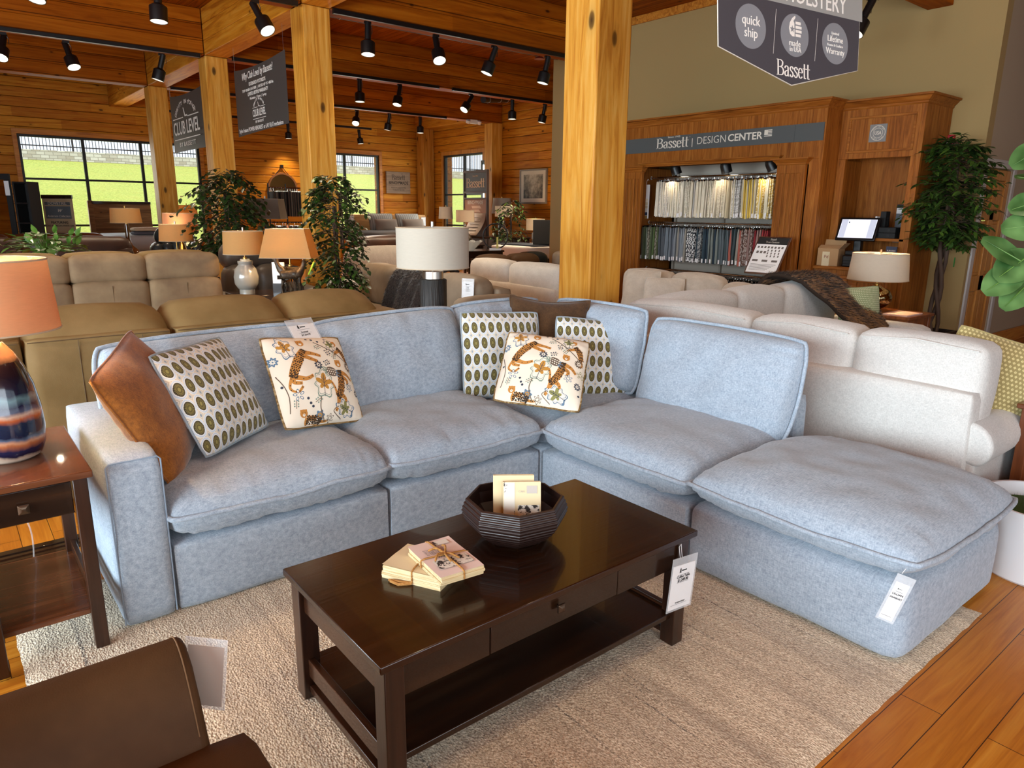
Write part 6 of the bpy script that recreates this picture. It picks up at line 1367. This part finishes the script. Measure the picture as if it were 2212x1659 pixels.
rk.lathe([(0, 0), (.15, 0), (.15, .012), (.12, .03), (.06, .05), (0, .06)], 18); 
for k in range(9): a = rg.uniform(0, 6.28); rk.tube([(.10*cos(a), .08*sin(a), 0), (.09*cos(a)+.02, .08*sin(a), .09), (.08*cos(a), .07*sin(a)+.01, rg.uniform(.12, .18))], [.018, .013, .005], 6)
rk.build('rock_base', m_brz, dl, smooth=.6); MB().box(.03, .035, -.08, -.055, .26, .40, M=Matrix.Rotation(R(38), 4, 'Z') @ Matrix.Rotation(.5, 4, 'Y')).build('lime_tag', plain('lime_tag', 'a8d23a', .5), dl)
tag(MB().lathe([(0, 0), (.035, 0), (.037, .06), (.034, .06), (.033, .05), (0, .05)], 24).build('candle_cup', m_paper, loc=(3.03, 6.72, .70), smooth=.6), 'small white candle cup by the foot of the right-hand ficus', 'cup')
el = thing('letter_sign', 'white block letter E standing behind the deer lamp', 'sign', (2.66, 7.02, .70), R(-38)); MB().prism([(-.06, .12), (.06, .12), (.06, .16), (-.015, .16), (-.015, .2), (.045, .2), (.045, .24), (-.015, .24), (-.015, .29), (.06, .29), (.06, .33), (-.06, .33)], -.01, .01, 'Y').build('letter', m_paper, el); MB().box(-.06, .06, -.02, .02, 0, .12).build('base_block', m_dkX, el)
gr = thing('recliner', 'grey leather recliner behind the grey ceramic lamp', 'recliner', (2.92, 8.3, 0))
softbox('head_pad', gr, m_greyl, 2.58, 3.2, 8.36, 8.68, .85, 1.16, .11, .03, seed=151); softbox('back_pad', gr, m_greyl, 2.56, 2.88, 8.25, 8.6, .45, .90, .10, .03, seed=152); softbox('back_pad', gr, m_greyl, 2.88, 3.22, 8.25, 8.6, .45, .90, .10, .03, seed=153); softbox('seat', gr, m_greyl, 2.6, 3.2, 7.75, 8.3, .2, .47, .07, .03, seed=154); softbox('arm', gr, m_greyl, 3.22, 3.42, 7.7, 8.5, .1, .68, .08, .02, seed=155); softbox('arm', gr, m_greyl, 2.36, 2.56, 7.7, 8.5, .1, .62, .08, .02, seed=156)
table('side_table', 'dark console carrying the lamps behind the taupe reclining sofa', 2.05, 2.85, 9.58, 10.12, .68, m_dkX)
m_cg = NT('clear_lamp_glass', .05).m; _p = m_cg.node_tree.nodes['Principled BSDF']; _p.inputs['Base Color'].default_value = (.8, .82, .78, 1); _p.inputs['Alpha'].default_value = .45
lamp('table lamp with pale glass jug base and beige drum shade above the taupe recliner sofa', (2.40, 9.72, .68), [(0, 0), (.09, 0), (.12, .05), (.12, .18), (.07, .26), (.04, .30), (.05, .31), (.03, .33)], m_gc, .20, .185, .46, .665, m_sh_warm, 16, finial=m_steel)
lamp('table lamp mostly hidden behind the beige drum-shaded one, peach shade', (2.54, 10.02, .68), [(0, 0), (.08, 0), (.10, .1), (.06, .3), (.03, .42)], m_brass, .215, .20, .56, .80, m_sh_or, 18)
m_bgl = plain('amber_brown_glass', '4a2c16', .06, coat=.6)
table('side_table', 'low dark table behind the dark brown sofa', 2.2, 2.9, 12.8, 13.4, .62, m_dkX)
lamp('table lamp with brown glass bottle base in front of the wooden headboard', (2.50, 13.1, .62), [(0, 0), (.12, 0), (.17, .06), (.18, .14), (.13, .25), (.06, .32), (.035, .42), (.03, .55), (.032, .66)], m_bgl, .235, .215, .68, .91, m_sh_warm, 22)
table('console_table', 'dark console under the grey shaded lamp right of the left ficus', 3.35, 4.05, 9.9, 10.4, .75, m_dkX)
lamp('table lamp with unlit grey tapered shade right of the left ficus', (3.72, 10.15, .75), [(0, 0), (.09, 0), (.10, .05), (.05, .3), (.03, .62)], m_black, .255, .225, .66, .93, m_sh_gr, 0, sides=4, sy=.6, rz=R(-40), finial=m_steel, neck=m_steel)
table('side_table', 'table in the window bay behind the left ficus', 4.1, 4.7, 16.3, 16.9, .7, m_dkX); lamp('table lamp with pale shade against the window behind the left ficus', (4.37, 16.6, .70), [(0, 0), (.1, 0), (.12, .2), (.03, .5)], m_gc, .22, .20, .63, .90, m_sh_warm, 16)
po = thing('potted_plant', 'leafy green pothos plant above the tan sofa at the left', 'plant', (.98, 9.6, .86)); MB().lathe([(0, 0), (.08, 0), (.11, .16), (.1, .16), (0, .14)], 24).build('pot', m_gc, po)
f = MB(); st = MB(); rg = random.Random(12)
for k in range(75):
    a = rg.uniform(0, 6.28); L = rg.uniform(.08, .40); p = V((cos(a)*L, sin(a)*L*.9, .18+rg.uniform(0, .27)*(1-L))); leafmesh(f, p, p+V((cos(a)*.11, sin(a)*.11, rg.uniform(-.08, .05))), .045, (0, 0, 1), .03, .2, n=6); st.tube([(0, 0, .14), (p.x*.5, p.y*.5, p.z*.9+.04), p], .003, 5)
for k in range(12): a = rg.uniform(0, 6.28); p = V((.22*cos(a)+.1, .1*sin(a), .26+rg.random()*.14)); leafmesh(f, p, p+V((.06*cos(a), .05*sin(a), .10)), .032, (-.6, -.7, .3), .02, .2, n=6)
f.build('foliage', m_poth, po, smooth=1.2); st.build('stems', m_poth, po); table('plant_stand', 'dark stand under the pothos behind the taupe sofa', .75, 1.25, 9.4, 9.85, .86, m_dkX)
# ---------------- far seating and beds ----------------
def simple_sofa(label, mat, x0, x1, y0, y1, z, seed, n=2, axis='X'):
    r = thing('leather_sofa', label, 'sofa', ((x0+x1)/2, (y0+y1)/2, 0))
    for k in range(n): a = x0+(x1-x0)*k/n; b = x0+(x1-x0)*(k+1)/n-.01; softbox('back_cushion', r, mat, a, b, y0, y0+.30, .45, z, .10, .03, seed=seed+k)
    softbox('back_frame', r, mat, x0, x1, y0-.02, y0+.14, .06, z-.14, .05, .01, seed=seed+5); softbox('seat', r, mat, x0, x1, y0+.30, y1, .08, .48, .06, .02, seed=seed+6); return r
simple_sofa('dark brown leather sofa back before the big window, beside the brown glass lamp', m_dkbrown, .98, 2.26, 11.55, 12.4, 1.12, 161, 1); simple_sofa('dark brown leather sofa back cut by the left edge', m_dkbrown, -.6, .93, 11.6, 12.4, 1.13, 165, 1); simple_sofa('reddish brown leather sofa just visible over the dark brown backs', plain('cognac_leather', '5a2e18', .4), .3, 2.3, 13.7, 14.6, 1.10, 170, 3); simple_sofa('brown leather sofa with puffy pillows behind the rear pillar', m_brown, 3.9, 5.3, 13.4, 14.3, 1.12, 175, 3)
br = thing('recliner', 'black channel-tufted leather recliner in front of the bed', 'recliner', (2.95, 11.9, 0)); softbox('head_pad', br, m_blackl, 2.72, 3.08, 12.05, 12.28, .98, 1.24, .10, .03, seed=181)
for k in range(5): softbox('back_channel', br, m_blackl, 2.60+k*.14, 2.745+k*.14, 11.85, 12.15, .45, 1.04-abs(k-2)*.02, .06, .03, seed=182+k)
softbox('seat', br, m_blackl, 2.6, 3.3, 11.2, 11.9, .2, .47, .07, .03, seed=188)
bd = thing('bed', 'bed with a planked wooden headboard below the big window', 'bed', (3.6, 17.6, 0)); m = MB()
for k in range(6): m.box(2.88, 4.05, 18.36, 18.40, .5+k*.185, .685+k*.185)
m.build('headboard', m_head, bd, bevel=.004, world=True); MB().box(2.78, 2.88, 18.33, 18.43, 0, 1.68).build('post', m_head, bd, bevel=.006, world=True); MB().box(2.86, 4.05, 18.32, 18.44, 1.61, 1.67).build('top_rail', m_dkX, bd, bevel=.005, world=True); softbox('mattress', bd, plain('mattress_pale', 'b8c2c8', .7), 2.84, 4.0, 16.5, 18.30, .62, .98, .08, .02, seed=191); softbox('box_base', bd, m_blackm, 2.84, 4.0, 16.5, 18.3, .1, .61, .03, 0, seed=192)
for k, c in enumerate(('5a5a64', 'c8b090')): tag(softbox('folded_blanket', None, plain('blanket%d' % k, c, .9), 3.3, 3.95, 16.6, 17.0, .985+.075*k, 1.055+.075*k, .03, .01, world=False, seed=194+k), ('dark grey folded blanket at the bottom of the pair on the bed', 'tan folded blanket on top of the dark one on the bed')[k], 'blanket')
dv = thing('display_sign', 'tall cream DOVETAIL sign on a stand in front of the big window', 'sign', (1.97, 16.3, 0), R(-38)); MB().box(-.28, .28, -.015, .015, 1.05, 1.72).build('board', plain('sign_cream', 'b9a685', .7), dv); MB().box(-.24, .24, -.017, -.015, 1.57, 1.63).build('title_band', plain('sign_slate', '5a6266', .6), dv); MB().box(-.24, .24, -.017, -.015, 1.32, 1.55).build('panel', plain('sign_slate2', '5e6a72', .6), dv); MB().box(-.29, .29, -.02, .02, 1.69, 1.76).build('top_cap', m_dkX, dv); MB().box(-.28, .28, -.015, .015, .5, 1.05).build('lower_photo', m_grey, dv); MB().box(-.3, .3, -.15, .15, 0, .03).box(-.02, .02, -.02, .02, .03, .5).build('stand', m_dkX, dv)
t = MB(); text_mb(t, 'DOVETAIL', .085, 0, 1.60, -.019, sx=.9); text_mb(t, 'Anderson Collection', .06, 0, 1.365, -.019, shear=.35, sx=.85); text_mb(t, 'w', .12, .02, 1.48, -.019, shear=.5); t.build('lettering', m_offw, dv); t = MB(); text_mb(t, 'FEATURING', .062, 0, 1.245, -.017, bold=.02); text_mb(t, 'SOLID AMERICAN WHITE OAK', .04, 0, 1.185, -.017, bold=.015); t.build('lettering', m_ink, dv)
eg = thing('shelf_tower', 'narrow black open shelf tower at the left edge of the big window', 'shelf', (1.38, 15.0, 0), R(-38)); m = MB(); m.box(-.13, -.10, -.15, .15, .2, 1.95); m.box(.10, .13, -.15, .15, .2, 1.95); m.box(-.10, .10, .13, .15, .2, 1.95); m.build('case', m_blackm, eg)
for z in (.2, .55, .90, 1.25, 1.58, 1.92): MB().box(-.10, .10, -.15, .13, z, z+.025).build('shelf', m_black, eg)
dm = thing('dresser_mirror', 'black woven framed dresser mirror at the far left edge', 'mirror', (.95, 15.3, 0), R(-38)); m = MB(); m.box(-.55, .29, -.02, .02, 1.98, 2.08); m.box(.20, .29, -.02, .02, .95, 1.98); m.box(-.55, -.46, -.02, .02, .95, 1.98); m.build('frame', m_blackm, dm, bevel=.005); MB().box(-.46, .20, -.008, .008, .97, 1.98).build('glass', m_mirror, dm); MB().box(-.6, .34, -.22, .22, 0, .95).build('dresser_case', m_dkX, dm, bevel=.006); MB().box(.20, .28, -.03, -.028, 1.72, 1.96).build('paper_tag', m_paper, dm)
# hanger rack and round mirror
rk = thing('garment_rack', 'black garment rack of dark hanging leather samples between the left pillars', 'rack', (5.5, 13.3, 0))
for x in (-.55, -.22, .9): MB().tube([(x, 0, .05), (x, 0, 2.0)], .014, 8).build('upright', m_black, rk); MB().box(x-.015, x+.015, -.25, .25, .02, .05).build('foot', m_black, rk)
for z in (1.93, 1.30): MB().tube([(-.55, 0, z), (.9, 0, z)], .012, 8).build('rail', m_chrome, rk)
rg = random.Random(6); hk = MB(); hk.tube([(0, 0, -.06), (0, 0, 0), (.0, .01, .012), (0, .018, 0)], .003, 4); hk.box(-.003, .003, -.12, .12, -.075, -.06); LM = [plain('sample_%s' % c, c, .6) for c in ('1c1816', '2e241e', '3a322c', '4a4440', '241a14')]; pr_ = {}
for z in (1.93, 1.30):
    for k in range(30):
        x = 5.5-.5+1.36*k/30; i = rg.randrange(5)
        if i not in pr_:
            r = thing('leather_sample', 'dark leather sample hanging from a silver hanger on the black rack', 'leather sample', (x, 13.3, z), group='leather samples on the garment rack'); MB().box(-.011, .011, -.14, .14, -.52, -.075).build('hide', LM[i], r); hk.build('hanger', m_chrome, r); pr_[i] = r
        else: r = dup(pr_[i], (x, 13.3, z))
        r.rotation_euler = (0, 0, rg.uniform(-.12, .12))
rm = thing('round_mirror', 'round wall mirror hung by a leather strap on the back log wall', 'mirror', (7.46, 18.99, 2.07)); Mr = Matrix.Rotation(pi/2, 4, 'X'); MB().lathe([(.36, .0), (.36, .035), (.40, .04), (.405, .0)], 48, M=Mr, cap=False).build('frame', plain('tan_leather_band', '7a4a24', .6), rm, smooth=.6); MB().lathe([(0, .02), (.365, .02)], 48, M=Mr, cap=False).build('glass', m_mirror, rm); MB().tube([(-.37, -.02, .14), (0, -.02, .56), (.37, -.02, .14)], .012, 6).build('strap', m_dkbrown, rm); MB().box(-.04, .04, -.05, 0, .53, .60).build('peg', m_black, rm)
# log-room corner: plaque, display, dresser, lamps, beds
pq = thing('wall_plaque', 'square pale wood plaque lettered BENCH MADE on the back log wall', 'sign', (10.95, 18.98, 2.33)); MB().box(-.40, .40, -.05, 0, -.31, .31).build('board', m_grey, pq, bevel=.006); t = MB(); serif_word(t, 'Bassett', .15, 0, .15, -.052); text_mb(t, 'BENCH*MADE', .125, 0, -.01, -.052, sx=.82, bold=.02); rect(t, -.33, .33, .075, .079, -.052); rect(t, -.33, .33, -.085, -.081, -.052); text_mb(t, 'American Craftsmanship', .05, 0, -.14, -.052); text_mb(t, 'Crafted in the USA', .05, 0, -.205, -.052); t.build('lettering', plain('plaque_ink', '3a3026', .8), pq)
ds = thing('dresser', 'dark grey wood dresser below the tall lettered display panel', 'dresser', (10.55, 13.65, 0), -pi/2)
MB().box(-.90, .90, -.26, .26, .06, .93).build('case', m_dkX, ds, bevel=.005); MB().box(-.92, .92, -.28, .28, .93, .965).build('top', m_dkX, ds, bevel=.004)
for x in (-.88, .0):
    for z in (.12, .39, .66): d = MB().box(x+.02, x+.86, -.275, -.26, z, z+.24).build('drawer', plain('drawer_grey', '3a302a', .45), ds, bevel=.004); MB().box(x+.32, x+.56, -.295, -.275, z+.11, z+.125).build('handle', m_bronze, d)
st_ = thing('display_stand', 'tall brown display panel headed Bassett with a fanned hardware board below', 'sign', (10.58, 14.55, .965), -pi/2)
fr = MB(); fr.box(-.50, -.45, -.03, .03, 0, 1.55); fr.box(.45, .50, -.03, .03, 0, 1.55); fr.box(-.45, .45, -.03, .03, 1.49, 1.55); fr.box(-.45, .45, -.03, .03, 1.0, 1.05); fr.box(-.45, .45, -.03, .03, .86, .90); fr.build('frame', plain('stand_brown', '4a342a', .5), st_, bevel=.004)
MB().box(-.45, .45, -.015, .015, 1.05, 1.49).build('header', plain('stand_dark', '3a302c', .5), st_); serif_word(MB(), 'Bassett', .22, 0, 1.25, -.017, sx=1.1).build('lettering', plain('stand_gold', 'd8b48c', .6), st_); text_mb(MB(), 'Since 1902', .05, 0, 1.41, -.017).build('lettering', plain('stand_gold', 'd8b48c', .6), st_)
MB().box(-.45, .45, -.015, .015, .0, .86).build('poster', plain('poster_tan', '9a7058', .6), st_); text_mb(MB(), 'BENCH*MADE', .12, 0, .78, -.017, sx=.85).build('lettering', m_offw, st_)
t = MB(); rg = random.Random(9)
for k in range(5): x, z = rg.uniform(-.35, .05), .70-k*.09; t.add([V((x, -.017, z)), V((x+.35, -.017, z+.01)), V((x+.42, -.017, z-.06)), V((x+.04, -.017, z-.06))], [(0, 1, 2, 3)])
t.build('poster_print', plain('poster_light', 'c8a890', .6), st_)
cur = MB(); n = 8; vs = []
for k in range(n+1): q = k/n; vs += [(-.20, -.03-.30*q*q, .52*(1-q)+.01), (.44, -.03-.30*q*q, .52*(1-q)+.01)]
cur.add(vs, [(2*k, 2*k+1, 2*k+3, 2*k+2) for k in range(n)]); o = cur.build('hardware_board', plain('board_pale', 'b9a898', .5), st_, smooth=1); sdm = o.modifiers.new('t', 'SOLIDIFY'); sdm.thickness = .01
for k in range(5): z = .42-.075*k; y = -.045-.30*(1-z/.52)**2; MB().tube([(-.08, y-.02, z), (.32, y-.02, z)], .010, 8).build('pull_handle', m_steel, o)
MB().box(-.45, -.20, -.02, -.016, .02, .45).build('portrait_photo', plain('photo_skin', '9a5a38', .6), st_)
m_gl2 = plain('mercury_lamp_glass', '8a7a68', .08, metal=.8)
LP = [(0, 0), (.07, 0), (.13, .05), (.15, .13), (.12, .21), (.05, .27), (.028, .36), (.028, .46)]
lamp('table lamp with round silver glass base left of the display panel', (9.55, 13.55, .80), LP, m_gl2, .21, .21, .50, .76, m_sh_white, 16, grp=None); table('side_table', 'dark side table under the left silver glass lamp', 9.28, 9.85, 13.2, 13.8, .80, m_dkX)
lamp('table lamp with round silver glass base right of the display panel', (10.42, 13.22, .965), [(r*.9, z*.8) for r, z in LP], m_gl2, .21, .21, .46, .70, m_sh_white, 16)
table('nightstand', 'nightstand under the brown textured lamp by the far window', 11.0, 11.5, 12.75, 13.25, .72, m_dkX); lamp('table lamp with textured stone column base glowing on the log wall', (11.2, 13.0, .72), [(0, 0), (.07, 0), (.085, .05), (.085, .32), (.06, .36), (.03, .37)], m_gc, .22, .22, .40, .66, m_sh_white, 34)
table('nightstand', 'nightstand by the wooden headboard in the far corner', 10.5, 11.0, 15.7, 16.2, .72, m_dkX); lamp('table lamp with unlit white shade beside the wooden headboard', (10.62, 15.95, .72), [(0, 0), (.08, 0), (.08, .1), (.03, .4)], m_black, .19, .17, .62, .92, m_sh_lin, 0)
table('console_table', 'narrow console carrying the big beige shade in front of the east window', 11.3, 11.8, 14.3, 14.9, .85, m_dkX); lamp('tall table lamp with dark green bottle base and big beige shade in the log corner', (11.5, 14.68, .85), [(0, 0), (.09, 0), (.10, .1), (.09, .45), (.03, .6)], plain('dark_green_glass', '14241a', .1), .26, .23, .64, 1.02, m_sh_lin, 0)
lm = thing('framed_mirror', 'black framed mirror leaning on the east log wall beside the window', 'mirror', (11.93, 15.78, 2.42), -pi/2); MB().box(-.36, .36, -.02, .02, .40, .46).box(-.36, -.31, -.02, .02, -.6, .40).box(.31, .36, -.02, .02, -.6, .40).box(-.36, .36, -.02, .02, -.66, -.6).build('frame', m_black, lm); MB().box(-.31, .31, -.006, .006, -.6, .40).build('glass', m_mirror, lm)
pc = thing('framed_picture', 'pale framed landscape picture on the east log wall', 'picture', (11.97, 14.0, 2.16), -pi/2); MB().box(-.52, .52, -.03, .02, .38, .42).box(-.52, .52, -.03, .02, -.42, -.38).box(-.52, -.48, -.03, .02, -.38, .38).box(.48, .52, -.03, .02, -.38, .38).build('frame', plain('picture_frame_grey', '7a6e60', .5), pc, bevel=.004); MB().box(-.48, .48, -.012, .01, -.38, .38).build('mat_board', plain('picture_mat', 'c8bca8', .8), pc)
a = NT('landscape_print', .7); co = a.co(); s = a.sep(co); n_ = a.noise(co, 7, 6, .7); f = a.math('ADD', a.math('MULTIPLY', n_, .8), a.math('MULTIPLY', a.math('ABSOLUTE', s[0]), -.55)); a.base(a.ramp(a.math('ADD', f, a.math('MULTIPLY', s[2], .35)), [(.12, '3a3630'), (.3, '7a7264'), (.48, 'b5a995'), (.62, 'd0c6b4')])); rect(MB(), -.37, .37, -.29, .29, -.014).build('print', a.m, pc)
b2 = thing('bed', 'bed with a low pale wooden headboard and striped pillows in the log corner', 'bed', (10.3, 17.0, 0)); Mh = Matrix.Rotation(0, 4, 'Z'); MB().box(8.9, 11.4, 18.2, 18.3, .3, 1.42).build('headboard', m_pale, b2, bevel=.02, world=True); softbox('mattress', b2, plain('duvet_dark', '3a3432', .9), 9.0, 11.3, 16.2, 18.18, .4, 1.0, .1, .02, seed=201); MB().box(9.0, 11.3, 16.2, 18.18, .08, .4).build('bed_base', m_blackm, b2, world=True)
tagcard('white paper tag on the left end of the pale headboard', (9.02, 18.18, 1.22), (0, 0, 0), .14, .30); tagcard('white paper tag on the right end of the pale headboard', (11.32, 18.18, 1.22), (0, 0, 0), .14, .22)
for x, s in ((9.75, 'left'), (10.6, 'right')): pillow('p', 'grey striped pillow with dark flanges on the far bed, the %s one of two' % s, m_strp2, .78, .50, (x, 17.85, 1.22), 0, R(-18), 0, .09, 20, n=16, pipe=m_ink)
for x, c, s in ((9.75, '8a7a6c', 'plain taupe pillow before the left striped pillow on the far bed'), (10.6, '8a7a6c', 'plain taupe pillow before the right striped pillow on the far bed')): pillow('p', s, plain('taupe_pillow', c, .9), .7, .36, (x, 17.55, 1.14), 0, R(-20), 0, .08, 21, n=14)
tb = thing('leather_bench', 'dark brown leather footboard bench left of the linen lamp shade', 'bench', (7.2, 12.6, 0)); softbox('pad', tb, m_dkbrown, 6.4, 8.0, 12.4, 12.9, .5, 1.04, .1, .03, seed=205); softbox('base', tb, m_dkbrown, 6.45, 7.95, 12.42, 12.88, .05, .5, .04, 0, seed=206)
lc = thing('lounge_chair', 'black low leather chair beyond the cream sofa', 'chair', (7.45, 9.0, 0)); softbox('back', lc, m_blackl, 7.15, 7.75, 8.62, 8.86, .35, .90, .10, .03, seed=211); softbox('seat', lc, m_blackl, 7.1, 7.7, 8.86, 9.4, .15, .46, .06, .02, seed=212); softbox('arm', lc, m_blackl, 6.95, 7.12, 8.70, 9.4, .15, .80, .06, .02, seed=213)
tc = thing('lounge_chair', 'taupe chair cut off by the near pillar beyond the cream sofa', 'chair', (7.75, 8.2, 0)); softbox('back', tc, m_taupe, 7.42, 7.9, 8.05, 8.25, .3, .95, .08, .02, seed=214); softbox('seat', tc, m_taupe, 7.42, 7.9, 7.6, 8.05, .15, .46, .05, .02, seed=215)
simple_sofa('brown leather sofa back just showing above the cream sofa', m_brown, 5.9, 7.0, 7.95, 8.5, .93, 216, 2)
cb = table('sofa_table', 'dark end table with a glass bowl beyond the cream sofa', 6.5, 7.6, 9.62, 10.2, .90, m_dkX); 
gb = thing('glass_bowl', 'ruffled clear glass bowl on the dark table beyond the cream sofa', 'bowl', (7.05, 9.85, .90)); m = MB(); n = 40; vs = []
for i, (r, z) in enumerate(((.05, 0), (.10, .05), (.16, .11), (.21, .155), (.20, .155), (.15, .112), (.09, .06), (0, .02))):
    for k in range(n): a = 2*pi*k/n; q = 1+.05*cos(8*a)*(z/.155); vs.append((r*q*cos(a), r*q*sin(a), z+.015*cos(8*a)*(z/.155)))
m.add(vs, [(i*n+k, i*n+(k+1) % n, (i+1)*n+(k+1) % n, (i+1)*n+k) for i in range(7) for k in range(n)]); m.build('bowl', m_cg, gb, smooth=1)
rs_ = thing('ring_sculpture', 'dark metal ring sculpture on the dark table by the glass bowl', 'sculpture', (7.50, 9.75, .90), R(-38)); MB().tube([(.21*cos(2*pi*k/36), 0, .23+.21*sin(2*pi*k/36)) for k in range(36)], .012, 8, closed=True).build('ring', m_black, rs_, smooth=1); MB().box(-.10, .10, -.05, .05, 0, .03).build('base', m_paper, rs_); MB().box(.02, .05, -.06, -.058, .03, .22).build('tag', plain('yellow_tag', 'd2c66a', .6), rs_)
b3 = thing('bed', 'display bed with a white mattress top beyond the dark table', 'bed', (10.0, 11.6, 0)); softbox('mattress', b3, plain('mattress_white', 'd4ccc2', .8), 9.1, 11.2, 10.7, 12.0, .62, .88, .06, .02, seed=221); softbox('base', b3, plain('bed_navy', '20242c', .8), 9.12, 11.18, 10.72, 11.98, .08, .62, .03, 0, seed=222)
tag(softbox('runner', None, plain('navy_runner', '262c38', .9), 9.2, 9.9, 10.75, 11.95, .885, .90, .006, 0, world=False, seed=223), 'navy runner lying across the white display mattress', 'runner')
tbx = thing('display_easel', 'black tilted display easel standing on the mattress by the near pillar', 'easel', (9.55, 10.85, .905), R(-40)); MB().box(-.20, .20, -.015, .015, 0, .52, M=Matrix.Rotation(R(-24), 4, 'X')).build('panel', m_blackm, tbx, bevel=.004); MB().box(-.02, .02, .05, .35, 0, .03).build('foot', m_black, tbx); MB().tube([(0, .15, .33), (0, .30, .02)], .012, 8).build('strut', m_steel, tbx)
# table-top clock-like caddy by the white-shaded lamp
rd = thing('tabletop_radio', 'arched black and wood tabletop radio by the unlit white-shaded lamp', 'radio', (10.86, 15.80, .72), -R(50)); P = [(-.17, 0), (.17, 0), (.17, .2)]+[(.17*cos(pi*k/12), .2+.15*sin(pi*k/12)) for k in range(1, 12)]+[(-.17, .2)]
MB().prism(P, -.08, .08, 'Y').build('body', m_cherry, rd, smooth=.5); MB().prism([(x*.86, .02+z*.9) for x, z in P], -.09, -.08, 'Y').build('grille', m_black, rd, smooth=.5)
